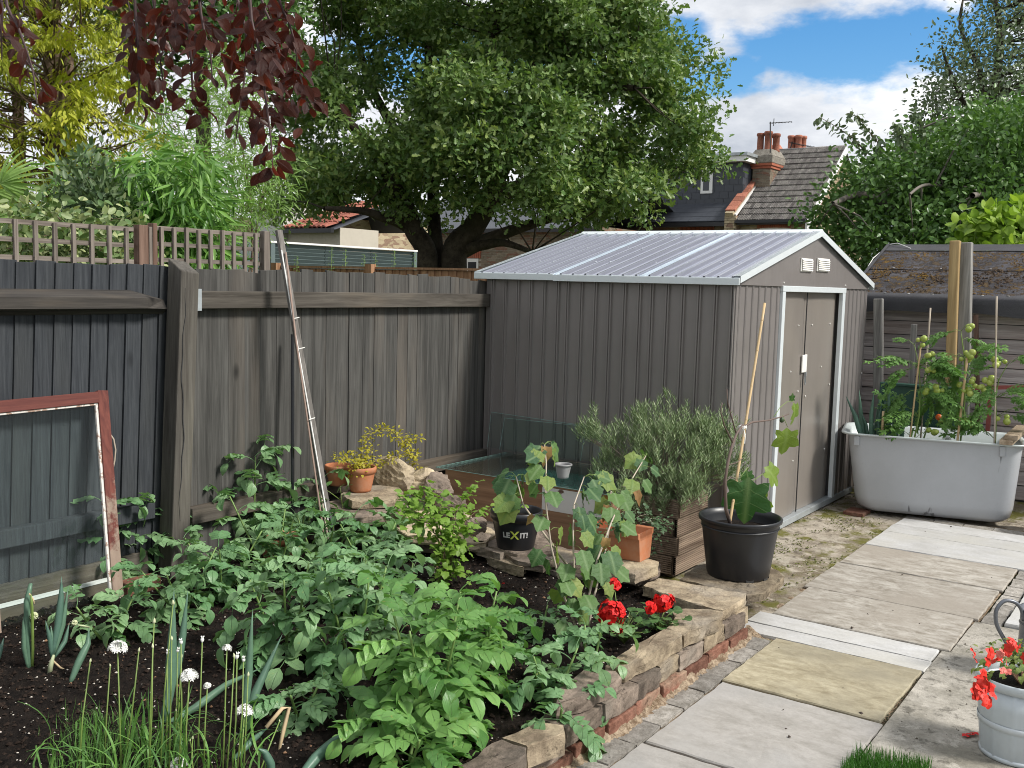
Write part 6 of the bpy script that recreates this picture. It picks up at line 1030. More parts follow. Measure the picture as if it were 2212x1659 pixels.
m = MB(); m.lathe([(.149, .262), (.155, .264), (.156, .292), (.152, .297), (.146, .294), (.144, .26)], 56); ob('rim_band', m.mesh('rim_band', BKM, True), BK); m = MB(); m.lathe([(.1345, .118), (.139, .120), (.1405, .138), (.1385, .141)], 56); ob('hoop', m.mesh('hoop', BKM, True), BK); m = MB(); m.lathe([(.13, .262), (.001, .27)], 24); ob('soil', m.mesh('soil', SOIL), BK)
m = MB(); m.lathe([(.118, .0), (.126, .003), (.127, .014), (.123, .018)], 56); ob('foot_ring', m.mesh('foot_ring', BKM, True), BK)
BF_ = thing('busy_lizzie', 'orange-red busy lizzie flowers with yellow-green leaves in the zinc bucket', 'flowers', (BK.location.x, BK.location.y, .28)); q = random.Random(12); LZ = m_leaf('lizzie_leaf', (.09, .17, .035), (.26, .30, .07), .25, .45, vein=(.3, .38, .14)); lz = []
for k in range(4): m = MB(); blade(m, 1, .55, (.08, .8, 1, .7, .05), .25, .5+.2*k); lz.append(m.mesh('leaf', LZ, True))
for k in range(240): a = q.uniform(0, 6.3); rr = q.uniform(.0, .15); c = Vector((rr*1.12*math.cos(a), rr*1.12*math.sin(a), .02+.125*math.cos(rr*7)*q.uniform(.3, 1))); ob('leaf', q.choice(lz), BF_, c, basis((math.cos(a), math.sin(a), q.uniform(-.3, .5)), (q.uniform(-.4, .4), q.uniform(-.6, .2), 1)), q.uniform(.022, .042))
for k in range(16): a = q.uniform(0, 6.3); c = Vector((math.cos(a)*.12, math.sin(a)*.12, .08)); stemmesh([Vector((0, 0, -.02)), c*.6, c], .0025, .002, m_plain('pink_stem', (.42, .24, .15), .5) if k == 0 else bpy.data.materials['pink_stem'], BF_, 'stem', 5)
yb2 = BK.location.y
for (px, py, n, s, ms, sp, dy) in ((2098, 1412, 3, .021, FO, .012, 0.), (2135, 1418, 5, .026, FO, .02, -.03), (2170, 1395, 6, .022, FO, .03, .03), (2160, 1408, 3, .022, FP, .012, -.02), (2165, 1425, 4, .022, FO, .02, -.02), (2195, 1405, 8, .026, FO, .035, -.02), (2185, 1395, 5, .024, FO, .03, .03), (2122, 1452, 6, .024, FO, .018, -.04), (2122, 1488, 14, .026, FO, .026, -.07), (2130, 1500, 6, .024, FO, .018, -.09), (2165, 1445, 3, .016, FP, .015, -.05), (2175, 1450, 2, .018, FP, .01, -.06), (2230, 1400, 9, .025, FO, .05, -.02), (2250, 1440, 6, .025, FO, .05, -.05)):
    c = Vector(GY(px, py, yb2+dy))-BF_.location
    for _ in range(max(2, int(n*.62))): d = Vector((q.gauss(-.3, .6), q.gauss(-.5, .6), q.gauss(.6, .4))).normalized(); ob('flower', q.choice(ms), BF_, c+Vector((q.gauss(0, sp*.6), q.gauss(0, sp*.6), q.gauss(0, sp*.6))), basis(d.orthogonal(), d), s*.74*q.uniform(.85, 1.1))
for k, (px, py, lb) in enumerate(((2094, 1587, 'fallen red petals on the concrete beside the bucket'),)):
    g = GZ(px, py, .018); T = thing('fallen_flower', lb, 'flower', (float(g[0]), float(g[1]), .016)); [ob('petals', FR[j], T, (0.02*j-.02, -.012*j+.01, .003), (.15, .1, j), .017) for j in range(3)]
for k, (px, py, lb) in enumerate(((1372, 1398, 'small fallen red petal by the smaller geranium'), (1393, 1390, 'fallen petal under the smaller geranium beside the coping'), (1087, 1258, 'tiny red petal on the soil near the currant'))):
    g = GZ(px, py, .15); T = thing('fallen_petal', lb, 'petal', (float(g[0]), float(g[1]), float(soilz(g[0], g[1])+.008))); ob('petals', FR[k], T, (0, 0, 0), (.2, .2, k), .010)
cc = GZ(2248, 1480, 0.012); CN = thing('watering_can', 'dark zinc watering can with a big loop handle', 'watering can', (float(cc[0])+.12, float(cc[1])-.0, .012)); CNM = m_plain('can_zinc', (.15, .16, .18), .38, .6, .2, 12)
bot = GY(2200, 1475, CN.location.y); cl_ = GY(2184, 1330, CN.location.y); rC = .115
m = MB(); m.lathe([(.001, .003), (rC, 0), (rC, .006), (rC*.985, .2), (rC*.985, .285), (rC*1.03, .288), (rC*1.03, .298), (rC*.96, .298), (rC*.95, .02), (.001, .02)], 40); ob('body', m.mesh('body', CNM, True), CN); m = MB(); m.lathe([(rC*.99, .225), (rC*1.02, .23), (rC*.99, .236)], 40); ob('hoop', m.mesh('hoop', CNM, True), CN)
m = MB(); hd_ = -Vector(cR); hd_.z = 0; hd_.normalize(); hp = [(rC*.97, .06), (rC+.03, .10), (rC+.10, .205), (rC+.118, .255), (rC+.115, .30), (rC+.085, .335), (rC+.04, .33), (rC+.01, .30), (rC*.97, .25)]
Q = [Vector((hd_.x*a, hd_.y*a, b)) for a, b in hp]; sm = []
for i in range(len(Q)-1):
    p0, p1, p2, p3 = Q[max(0, i-1)], Q[i], Q[i+1], Q[min(len(Q)-1, i+2)]
    for t in (0, .25, .5, .75): sm.append(.5*((2*p1)+(p2-p0)*t+(2*p0-5*p1+4*p2-p3)*t*t+(3*p1-p0-3*p2+p3)*t**3))
m.tube(sm+[Q[-1]], .0085, 10); ob('handle', m.mesh('handle', CNM, True), CN)
m = MB(); m.tube([Vector((-hd_.x*rC, -hd_.y*rC, .05)), Vector((-hd_.x*(rC+.12), -hd_.y*(rC+.12), .2)), Vector((-hd_.x*(rC+.2), -hd_.y*(rC+.2), .32))], [.02, .015, .013], 12); ob('spout', m.mesh('spout', CNM, True), CN)
# ================================================================== trees
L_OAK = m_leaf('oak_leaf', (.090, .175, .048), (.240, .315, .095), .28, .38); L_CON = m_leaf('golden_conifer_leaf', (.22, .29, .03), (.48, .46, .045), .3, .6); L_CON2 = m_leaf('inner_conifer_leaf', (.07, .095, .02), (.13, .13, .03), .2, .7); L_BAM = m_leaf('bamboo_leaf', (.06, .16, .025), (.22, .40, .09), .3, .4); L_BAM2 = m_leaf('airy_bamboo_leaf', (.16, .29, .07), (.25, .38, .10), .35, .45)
L_DK = m_leaf('dark_tree_leaf', (.055, .130, .034), (.125, .230, .058), .22, .38); L_GRY = m_leaf('grey_green_leaf', (.10, .15, .08), (.18, .23, .14), .2, .5); L_VIN = m_leaf('vine_leaf', (.20, .33, .04), (.28, .40, .06), .35, .5); L_PLM = m_leaf('purple_leaf', (.036, .011, .008), (.085, .024, .012), .42, .38, vein=(.09, .03, .03), tcol=(1.9, .9, .7)); L_VAR = m_leaf('variegated_leaf', (.09, .17, .05), (.36, .40, .19), .2, .5); L_SHR = m_leaf('shrub_leaf', (.06, .11, .05), (.14, .20, .09), .2, .5)
def limb(m, pxpts, w0, dw, r0, r1, k=8):
    P = [Vector(GD(x, y, w0+dw*i/(len(pxpts)-1))) for i, (x, y) in enumerate(pxpts)]; S = []
    for i in range(len(P)-1):
        p0, p1, p2, p3 = P[max(0, i-1)], P[i], P[i+1], P[min(len(P)-1, i+2)]
        for t in (0, .25, .5, .75): S.append(.5*((2*p1)+(p2-p0)*t+(2*p0-5*p1+4*p2-p3)*t*t+(3*p1-p0-3*p2+p3)*t**3))
    S.append(P[-1]); n = len(S); m.tube(S, [r0+(r1-r0)*(i/(n-1))**.8 for i in range(n)], k, False); return S
def twigs(m, nodes, targets, r0, sag=.1, k=4):
    N = np.array([tuple(p) for p in nodes])
    for t in targets:
        i = int(np.argmin(((N-t)**2).sum(1)+((N[:, 2]-t[2]).clip(0))**2*2)); a = Vector(N[i]); b = Vector(t); L_ = (b-a).length; c = a.lerp(b, .5)+Vector((random.uniform(-.1, .1), random.uniform(-.1, .1), sag))*L_; m.tube([a, a.lerp(c, .5), c, c.lerp(b, .6), b], [r0*min(2.2, .5+L_*.5), r0, r0*.7, r0*.45, r0*.2], k, False)
def leaves(C, per, sig, L0, L1, asp, mat, shape, up=.5, flat=1., name='crown', tintc=.5, drift=None):
    n = len(C)*per; ci = np.repeat(np.arange(len(C)), per); off = rng.normal(size=(n, 3))*sig; off[:, 2] *= flat; P = C[ci]+off; D_ = off/np.linalg.norm(off, axis=1, keepdims=True)*.7+rdir(n)*.8
    if drift is not None: D_ = D_+np.array(drift)
    N_ = rdir(n)*.8+np.array([-.15, -.35, up]); L_ = rng.uniform(L0, L1, n); ct = rng.random(len(C))*tintc; return cloud(name, P, D_, N_, L_, L_*asp, mat, shape, ct[ci]+rng.random(n)*(.95-tintc))
def tree(nm, label, cat, base_px, w, group=None): p = GD(*base_px, w); return thing(nm, label, cat, (float(p[0]), float(p[1]), 0.), group)
def place(T, nm, me, **k): o = ob(nm, me, T, **k); o.location = -T.location; return o
# oak
OAK = tree('oak_tree', 'big spreading oak tree with dense lobed foliage behind the garden fence', 'tree', (960, 560), 15.5); m = MB(); nodes = []; g0 = GD(955, 700, 15.5); zb = float(g0[2])
for s, dw, r0, r1 in (([(925, 700), (922, 553), (895, 500), (877, 450), (862, 415), (845, 390), (803, 317), (754, 267), (720, 225)], -1.2, .19, .06), ([(945, 700), (943, 553), (937, 467), (935, 333), (928, 200), (925, 60), (930, -60)], .6, .14, .05), ([(990, 720), (980, 553), (1020, 495), (1057, 433), (1077, 367), (1067, 267), (1057, 117), (1090, -20)], -.6, .24, .06), ([(1030, 480), (1100, 330), (1137, 267), (1210, 220), (1290, 195), (1370, 190)], -1.4, .16, .04), ([(1050, 440), (1130, 400), (1230, 370), (1330, 360), (1430, 380), (1520, 350)], 1.0, .15, .03), ([(890, 495), (865, 480), (830, 470), (780, 455), (700, 450)], -1.5, .13, .03), ([(870, 440), (800, 400), (720, 380), (640, 370)], .6, .12, .03), ([(937, 400), (880, 330), (840, 260), (800, 180), (770, 80)], 1.2, .14, .04), ([(1065, 280), (1130, 180), (1200, 90), (1260, 0)], 1.0, .13, .04), ([(1000, 540), (1100, 500), (1200, 470), (1300, 450)], .5, .14, .03), ([(960, 545), (1040, 530), (1090, 525), (1150, 545)], -.8, .12, .03)): nodes += limb(m, s, 15.5, dw, r0, r1, 10)[4:]
opoly = [(655, -260), (640, 0), (625, 120), (600, 260), (615, 330), (575, 390), (600, 425), (650, 440), (700, 450), (722, 490), (840, 495), (870, 440), (1010, 440), (1090, 480), (1120, 545), (1190, 530), (1250, 480), (1330, 470), (1440, 478), (1490, 455), (1535, 420), (1585, 375), (1550, 300), (1545, 240), (1480, 190), (1445, 120), (1425, 40), (1400, -80), (1340, -260)]
holes_ = [(905, 520, 60), (1000, 470, 26), (960, 400, 20), (860, 470, 16), (1180, 500, 22), (1090, 520, 24), (1055, 95, 24), (925, 45, 16), (912, 155, 15), (1145, 92, 22), (1195, 130, 16), (1060, 212, 20), (1100, 160, 12), (805, 125, 22), (655, 300, 26), (770, 262, 15), (830, 300, 22), (950, 375, 22), (1110, 240, 14), (1120, 340, 14), (870, 380, 14), (660, 240, 14), (985, 250, 12), (1395, 300, 10), (700, 170, 12), (1200, 290, 10), (1330, 120, 8), (920, 480, 45), (930, 430, 24), (1000, 500, 30), (745, 310, 12), (620, 335, 16), (1215, 210, 9)]
oc = clumps(opoly, 15.5, 2.3, 175, holes_, r_=random.Random(3)); oc = np.repeat(oc, 7, 0)+rng.normal(size=(len(oc)*7, 3))*np.array([.26, .26, .15]); twigs(m, nodes, oc[::7], .013, .02); place(OAK, 'trunk', m.mesh('trunk', BARK, True)); place(OAK, 'crown', leaves(oc, 84, .13, .075, .13, .62, L_OAK, 'oak', .6, .8, tintc=.42), kind='stuff')
# golden conifer
CO = tree('golden_conifer', 'tall golden-yellow conifer with bare brown inner branches', 'conifer', (125, 470), 10.); m = MB(); nodes = []
for s, w, dw, r0, r1 in (([(130, 700), (128, 470), (122, 350), (118, 200), (112, 60), (110, -200)], 10, .3, .15, .08), ([(140, 600), (150, 470), (140, 330), (145, 200), (150, 60)], 10.3, .2, .08, .05), ([(40, 600), (35, 470), (42, 350), (38, 200), (30, 0)], 10.6, .2, .08, .05)): nodes += limb(m, s, w, dw, r0, r1, 9)
cpoly = [(-160, -260), (-160, 440), (60, 455), (180, 430), (250, 380), (340, 335), (365, 300), (330, 240), (300, 180), (295, 90), (250, 20), (225, -100), (180, -260)]; cc_ = clumps(cpoly, 10., 1.6, 470, [(210, 280, 20), (20, 290, 22), (70, 120, 14), (90, 400, 24), (250, 330, 14), (150, 400, 20)], r_=random.Random(8)); twigs(m, nodes, cc_[::2], .012, .04); place(CO, 'trunk', m.mesh('trunk', m_stone('conifer_bark', (.07, .045, .03), (.17, .12, .085), sc=1.2), True))
def sprays(C, per, sig, L0, L1, asp, mat, name, droop=-.5, tintc=.4, shape='lance'):   # flat fans of drooping scale sprays
    n = len(C)*per; ci = np.repeat(np.arange(len(C)), per); dirc = rdir(len(C)); dirc[:, 2] = dirc[:, 2]*.3-.1; t = rng.random(n); side = rng.normal(size=n)*sig*.55; X = np.cross(dirc, [0, 0, 1.]); X /= np.linalg.norm(X, axis=1, keepdims=True)+1e-6; P = C[ci]+dirc[ci]*(t*sig*2.4)[:, None]+X[ci]*side[:, None]+rng.normal(size=(n, 3))*sig*.16; P[:, 2] -= t*t*sig*.9
    D_ = dirc[ci]*.8+X[ci]*np.sign(side)[:, None]*.5+rdir(n)*.35; D_[:, 2] += droop; N_ = rdir(n)*.35+np.array([0, 0, 1.]); L_ = rng.uniform(L0, L1, n); ct = rng.random(len(C))*tintc; return cloud(name, P, D_, N_, L_, L_*asp, mat, shape, ct[ci]+rng.random(n)*(.9-tintc))
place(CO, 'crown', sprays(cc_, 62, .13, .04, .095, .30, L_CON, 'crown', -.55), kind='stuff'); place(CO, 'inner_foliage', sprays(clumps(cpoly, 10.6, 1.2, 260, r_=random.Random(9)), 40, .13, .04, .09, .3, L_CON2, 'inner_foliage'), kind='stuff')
# dark tree mass behind conifer and bamboo
BT2 = tree('dark_evergreen', 'dark evergreen tree behind the airy bamboo and the conifer', 'tree', (420, 470), 13.5); m = MB(); nodes = limb(m, [(430, 700), (425, 470), (440, 300), (430, 100), (420, -100)], 13.5, .3, .16, .06)
bc = clumps([(200, -200), (220, 60), (260, 150), (330, 240), (350, 120), (420, 105), (560, 120), (640, 200), (650, -200)], 13.5, 1.0, 230, [(390, 250, 60)], r_=random.Random(14)); twigs(m, nodes, bc[::2], .015); place(BT2, 'trunk', m.mesh('trunk', BARK, True)); place(BT2, 'crown', leaves(bc, 80, .15, .06, .11, .5, L_DK, 'oval'), kind='stuff')
# bamboos
BB = tree('bamboo_clump', 'dense clump of broad-leaved bamboo just beyond the trellis', 'bamboo', (310, 500), 7.2); m = MB(); nodes = []; q = random.Random(3)
for k in range(16): x = q.uniform(190, 440); nodes += limb(m, [(q.uniform(280, 350), 720), (x*.5+160, 560), (x, 430), (x+q.uniform(-30, 30), q.uniform(345, 390))], 7.2, q.uniform(-.4, .4), .012, .004, 5)
bp = clumps([(160, 400), (215, 360), (300, 345), (365, 335), (400, 325), (440, 350), (462, 420), (472, 480), (470, 600), (180, 600), (140, 500)], 7.2, .45, 300, r_=random.Random(15)); twigs(m, nodes, bp[::3], .004); place(BB, 'canes', m.mesh('canes', STEM_G, True)); place(BB, 'foliage', leaves(bp, 15, .085, .13, .21, .14, L_BAM, 'lance', .5, .7, 'foliage', .5, (-.1, -.25, -.75)), kind='stuff')
B3 = tree('airy_bamboo', 'tall airy bamboo with fine pale leaves and thin dark canes', 'bamboo', (520, 500), 8.8); m = MB(); nodes = []
for s in ([(490, 700), (492, 500), (505, 350), (510, 200), (470, 110)], [(540, 700), (545, 500), (530, 360), (500, 250), (430, 180)], [(470, 700), (455, 480), (440, 330), (400, 220), (350, 170)], [(520, 700), (560, 460), (580, 380), (640, 330)]): nodes += limb(m, s, 8.8, .3, .012, .004, 5)
bp = clumps([(455, 110), (520, 130), (545, 200), (575, 330), (630, 370), (600, 430), (560, 500), (470, 520), (440, 420), (370, 340), (340, 310), (335, 240), (350, 190), (385, 230), (430, 190)], 8.8, .7, 270, [(395, 270, 42), (585, 310, 22), (560, 385, 16), (430, 300, 20)], r_=random.Random(16)); twigs(m, nodes, bp[::2], .0035); place(B3, 'canes', m.mesh('canes', STEM_B, True)); place(B3, 'foliage', leaves(bp, 20, .10, .06, .12, .13, L_BAM2, 'lance', .5, .8, 'foliage', .4, (0, -.1, -.35)), kind='stuff')
# shrubs by the trellis
SB = tree('variegated_shrub', 'cream and green variegated shrub tangled in the trellis', 'shrub', (170, 520), 6.1); bp = clumps([(-20, 455), (60, 450), (140, 460), (210, 455), (300, 470), (330, 560), (330, 700), (-20, 700)], 6.1, .3, 150, r_=random.Random(17)); m = MB(); nodes = limb(m, [(150, 800), (150, 700), (160, 600), (150, 500)], 6.1, .1, .02, .008, 6); twigs(m, nodes, bp[::2], .005); place(SB, 'stems', m.mesh('stems', STEM_B, True)); place(SB, 'foliage', leaves(bp, 20, .07, .035, .07, .6, L_VAR, 'oval', .3, .9, 'foliage', .1), kind='stuff')
S5 = tree('grey_shrub', 'grey-green shrub with upright shoots between conifer and bamboo', 'shrub', (200, 500), 6.7); bp = clumps([(100, 470), (140, 430), (165, 390), (195, 345), (215, 350), (235, 400), (250, 450), (250, 620), (90, 620)], 6.7, .3, 130, r_=random.Random(18)); m = MB(); nodes = limb(m, [(190, 800), (190, 600), (195, 480), (200, 370)], 6.7, .1, .018, .005, 6); twigs(m, nodes, bp[::2], .004); place(S5, 'stems', m.mesh('stems', STEM_B, True)); place(S5, 'foliage', leaves(bp, 30, .07, .04, .075, .42, L_SHR, 'oval', .3, .9, 'foliage', .2, (0, 0, .5)), kind='stuff')
PM = tree('fan_palm', 'fan palm leaves reaching in at the left edge above the trellis', 'palm', (-30, 470), 6.9); m = MB(); nodes = limb(m, [(-60, 800), (-55, 600), (-50, 440)], 6.9, 0, .05, .05, 8); place(PM, 'trunk', m.mesh('trunk', BARK, True))
for (cx_, cy_, a0, s) in ((0, 395, -.3, .34), (-15, 410, 1.1, .34), (-10, 470, .6, .3)):
    c = Vector(GD(cx_, cy_, 6.8))-PM.location; c0 = Vector(GD(-50, 440, 6.9))-PM.location; stemmesh([c0, c], .006, .005, STEM_G, PM, 'leaf_stalk', 5); m = MB()
    for k in range(13): a = a0+(k-6)*.17; d = rt*math.cos(a)-Vector(cU)*math.sin(a)+Vector(cF)*random.uniform(-.2, .2); blade(m, s*(1-.02*abs(k-6)), .024, (.5, 1, .9, .6, .1), .3, .5, c, basis(d, toc))
    ob('leaf', m.mesh('leaf', L_BAM2), PM)
# right-hand trees
DT = tree('dark_leafy_tree', 'dark green leafy tree filling the view above the old shed', 'tree', (2000, 560), 13.5); m = MB(); nodes = []
for s, dw, r0, r1 in (([(2010, 720), (2000, 560), (1985, 450), (1975, 360), (1960, 290)], 0, .15, .05), ([(2060, 720), (2060, 500), (2090, 400), (2130, 300), (2180, 220)], .8, .13, .05), ([(1990, 520), (1920, 450), (1860, 420), (1800, 440)], -.8, .08, .03), ([(2100, 423), (2060, 410), (2020, 400), (1990, 402), (1965, 420)], -1.6, .035, .015), ([(2200, 500), (2170, 420), (2120, 420), (2100, 423)], -1.6, .04, .035)): nodes += limb(m, s, 13.5, dw, r0, r1, 8)
dpoly = [(1800, 500), (1805, 460), (1840, 425), (1868, 375), (1895, 335), (1930, 330), (1960, 290), (2000, 300), (2040, 270), (2100, 230), (2160, 240), (2300, 200), (2500, 200), (2500, 640), (1880, 620), (1840, 560), (1810, 520)]; bp = clumps(dpoly, 13.5, 1.4, 640, [(1905, 480, 10)], r_=random.Random(19)); bp = np.vstack([bp, np.array([GD(x, y, 13.2) for x, y in ((1790, 470), (1775, 490), (1760, 500), (1800, 430), (1815, 405), (1780, 450), (1835, 380), (1750, 480), (1850, 350), (1800, 490), (1825, 440))])]); twigs(m, nodes, bp[::3], .014); place(DT, 'trunk', m.mesh('trunk', m_plain('grey_bark', (.16, .14, .12), .8, 0, .3), True)); place(DT, 'crown', leaves(bp, 88, .145, .05, .095, .6, L_DK, 'oval', .55, .8, tintc=.4), kind='stuff')
for (xs, ys) in (([1870, 1850, 1830, 1800, 1770], [330, 305, 290, 270, 253]), ([1905, 1890, 1870, 1855, 1830], [320, 300, 275, 255, 245]), ([1950, 1948, 1945, 1942, 1940], [320, 300, 290, 280, 275]), ([2000, 1990, 1985, 1980, 1975], [300, 280, 262, 250, 240])):
    m = MB(); P = limb(m, list(zip(xs, ys)), 12.8, -.2, .012, .003, 4); ob_ = place(DT, 'branch', m.mesh('branch', STEM_B)); A = np.array([tuple(p) for p in P]); A = np.repeat(A, 5, 0)+rng.normal(size=(len(A)*5, 3))*.035; n = len(A); DD = rdir(n); DD[:, 2] -= .5; o2 = place(DT, 'branch_leaves', cloud('branch_leaves', A, DD, rdir(n), rng.uniform(.06, .10, n), rng.uniform(.03, .05, n), L_GRY, 'oval'), kind='stuff')
AT = tree('tall_grey_tree', 'taller grey-green tree with upright feathery shoots at the top right', 'tree', (2140, 560), 15.5); m = MB(); nodes = []
for s, dw, r0, r1 in (([(2150, 740), (2145, 500), (2150, 350), (2150, 200), (2160, 60), (2130, -60)], 0, .16, .03), ([(2150, 350), (2090, 240), (2050, 150), (2035, 100)], -.5, .06, .015), ([(2150, 260), (2110, 140), (2075, 60), (2080, 0)], .4, .06, .015), ([(2150, 300), (2040, 270), (2020, 200)], .4, .05, .015)): nodes += limb(m, s, 15.5, dw, r0, r1, 7)
apoly = [(1975, 330), (2000, 270), (2010, 220), (2030, 150), (2060, 95), (2085, 40), (2130, 60), (2160, 30), (2190, -40), (2300, -150), (2500, -150), (2500, 330), (2100, 350)]; bp = clumps(apoly, 15.5, 1.3, 330, [(2040, 235, 14), (2100, 60, 14), (2175, 90, 10)], r_=random.Random(21)); bp = np.vstack([bp, np.array([GD(x, y, 15.5) for x, y in ((2020, 140), (2015, 165), (2000, 200), (2010, 215), (2130, 10), (2135, -10), (2150, 20), (2070, 50), (2090, 20), (1992, 235), (2040, 100), (2080, 75))])]); twigs(m, nodes, bp[::2], .010); place(AT, 'trunk', m.mesh('trunk', BARK, True)); place(AT, 'crown', leaves(bp, 62, .15, .05, .085, .5, L_GRY, 'oval', .4, 1.1, tintc=.3), kind='stuff')
VN = tree('vine', 'bright yellow-green vine climbing behind the old shed roof', 'vine', (2170, 540), 11.); bp = clumps([(2090, 520), (2105, 480), (2140, 450), (2190, 440), (2400, 440), (2400, 620), (2080, 620)], 11, .3, 120, r_=random.Random(22)); m = MB(); nodes = limb(m, [(2170, 900), (2170, 620), (2180, 500)], 11, .1, .02, .01, 6); twigs(m, nodes, bp[::2], .006); place(VN, 'stems', m.mesh('stems', STEM_B, True)); place(VN, 'foliage', leaves(bp, 22, .09, .08, .14, .95, L_VIN, 'oval', .3, .8, 'foliage', .2, (0, 0, -.3)), kind='stuff')
# backdrop trees far off, so that no bare horizon shows
FB = thing('distant_treeline', 'far dark line of trees and gardens beyond the houses', 'trees', (40, 30, 0)); bp = clumps([(-900, 520), (-300, 500), (300, 515), (620, 535), (1250, 560), (1900, 570), (2600, 560), (3400, 600), (3400, 700), (-900, 700)], 46, 3., 900, r_=random.Random(23)); FB['kind'] = 'stuff'; place(FB, 'foliage', leaves(bp, 40, .8, .3, .6, .8, L_DK, 'diamond', .5, .6, 'foliage', .3), kind='stuff')
# purple plum
PT_ = tree('purple_plum_tree', 'overhanging purple-leaved plum tree with drooping dark red foliage', 'tree', (-500, 1300), 3.4); m = MB(); tn = limb(m, [(-520, 1750), (-510, 1300), (-480, 700), (-380, 100), (-150, -250), (150, -420), (420, -460), (700, -400)], 3.4, -.5, .08, .03, 12); place(PT_, 'trunk', m.mesh('trunk', m_stone('plum_bark', (.05, .03, .028), (.12, .085, .08), sc=2), True)); plm = []
for k in range(5): m = MB(); blade(m, 1., .52, (.05, .50, .85, 1., .88, .55, .04), .10+.09*k, .1+.22*k, wav=.10, seed=k); plm.append(m.mesh('leaf', L_PLM, True))
q = random.Random(41); cnt = 0; m = MB()
BR = [([(300, -300), (290, -60), (295, 60), (300, 130), (300, 185), (300, 232)], 26), ([(330, -300), (330, -40), (340, 70), (345, 120), (350, 160), (355, 215)], 18), ([(400, -300), (395, -20), (410, 100), (415, 180), (420, 225), (442, 255)], 24), ([(430, -300), (430, -30), (440, 60), (455, 120), (458, 175)], 22), ([(520, -330), (510, -40), (530, 60), (530, 150), (520, 220), (510, 300)], 32), ([(560, -340), (560, -40), (590, 60), (610, 130), (650, 190), (668, 230)], 44), ([(545, -330), (540, 0), (560, 110), (575, 220), (585, 300), (590, 375)], 44), ([(600, -330), (600, -30), (625, 50), (640, 110), (640, 160)], 20), ([(-60, -300), (0, -20), (5, 60), (40, 110), (70, 150), (100, 205)], 12), ([(-80, -250), (-10, 0), (2, 70), (4, 130)], 9), ([(0, -300), (10, -20), (40, 60), (70, 150), (80, 225)], 9), ([(350, -300), (360, -50), (375, 30), (385, 90)], 26), ([(260, -300), (255, -60), (275, 0), (290, 60)], 14), ([(150, -350), (110, -80), (60, -20), (50, 20)], 5)]
for bi, (s, n) in enumerate(BR):
    w = 2.75+.22*math.sin(bi*1.7); P = limb(m, s, w, .1*math.sin(bi), .006, .0016, 5); vis = P[len(P)//4:]
    nearp = min(tn, key=lambda v: (v-P[0]).length); m.tube([nearp, nearp.lerp(P[0], .5)+Vector((0, 0, .05)), P[0]], [.018, .012, .006], 6, False)
    for j in range(n):
        f = (j+.5)/n; i = min(int(f*(len(vis)-1)), len(vis)-2); p = vis[i].lerp(vis[i+1], f*(len(vis)-1)-i); a = q.uniform(0, 6.3); sd_ = Vector((math.cos(a), math.sin(a), 0)); d = sd_*q.uniform(.5, 1.3)+Vector((.1, 0, q.uniform(-1.5, -.3))); p2 = p+sd_*q.uniform(.005, .035); m.tube([p, p2], .0009, 3, False); ob('leaf', q.choice(plm), PT_, p2-PT_.location, basis(d, (-.8+q.gauss(0, .7), -.6+q.gauss(0, .7), .5+q.gauss(0, .5))), q.uniform(.040, .066)); cnt += 1
_c = np.array([GD(x+q.gauss(0, 22), y+q.gauss(0, 40), 2.75+q.gauss(0, .18)) for x, y in [q.choice([(300, 20), (330, 90), (400, 60), (440, 40), (520, 70), (550, 40), (580, 110), (600, 60), (530, 160), (610, 150), (590, 200), (560, 0), (350, 0), (450, -20), (300, 100), (575, 250), (640, 190)]) for _ in range(200)]]); _d = rdir(200); _d[:, 2] -= .9; place(PT_, 'further_leaves', cloud('further_leaves', _c, _d, rdir(200)+np.array([-.8, -.6, .4]), rng.uniform(.04, .062, 200), rng.uniform(.018, .028, 200), L_PLM, 'oval'), kind='stuff')
place(PT_, 'branches', m.mesh('branches', m_plain('plum_twig', (.05, .022, .022), .6, 0, .2), True))
# ================================================================== houses
def brickwork(T, org, u, w, h, col, nm='brickwork', bw=.215, bh=.075, mort=.010, proud=.008, skip=lambda a, b: False, mortar=True, seed=0, n=None, mortcol=None):
    u = Vector(u).normalized(); up = Vector((0, 0, 1)); n = u.cross(up)*-1 if n is None else Vector(n); o = Vector(org)-T.location; q = random.Random(seed); m = MB(); mm = MB(); rows = int(h/bh)
    if mortar: mm.add([o, o+u*w, o+u*w+up*h, o+up*h], [(0, 1, 2, 3)]); ob('mortar', mm.mesh('mortar', mortcol or MORT), T)
    for r1 in range(rows):
        x = -bw*.5*(r1 % 2); z = r1*bh
        while x < w:
            a = max(0, x); b = min(w, x+bw-mort); x += bw
            if b-a < .03 or skip((a+b)/2, z+bh/2): continue
            d = proud*q.uniform(.6, 1.3); p = [o+u*a+up*z, o+u*b+up*z, o+u*b+up*(z+bh-mort), o+u*a+up*(z+bh-mort)]; m.add(p+[v+n*d for v in p], [(4, 5, 6, 7), (0, 1, 5, 4), (1, 2, 6, 5), (2, 3, 7, 6), (3, 0, 4, 7)])
    return ob(nm, m.mesh(nm, col), T, kind='stuff')
def m_house_brick(name, a, b, c):
    m = Mt(name); v = m.t.nodes.new('ShaderNodeTexVoronoi'); v.inputs['Scale'].default_value = 1.; mp = m.sc((5, 5, 13.3)); m.l(mp, v.inputs['Vector']); s = m.t.nodes.new('ShaderNodeSeparateColor'); m.l(v.outputs['Color'], s.inputs[0]); col = m.mix(s.outputs[0], a, b); col = m.mix(m.ramp(s.outputs[1], (.72, 0), (.75, 1)), col, c); m.set(m.val(col, .7, 1.3, m.noise(30, 4)), .9, spec=.2); return m.m
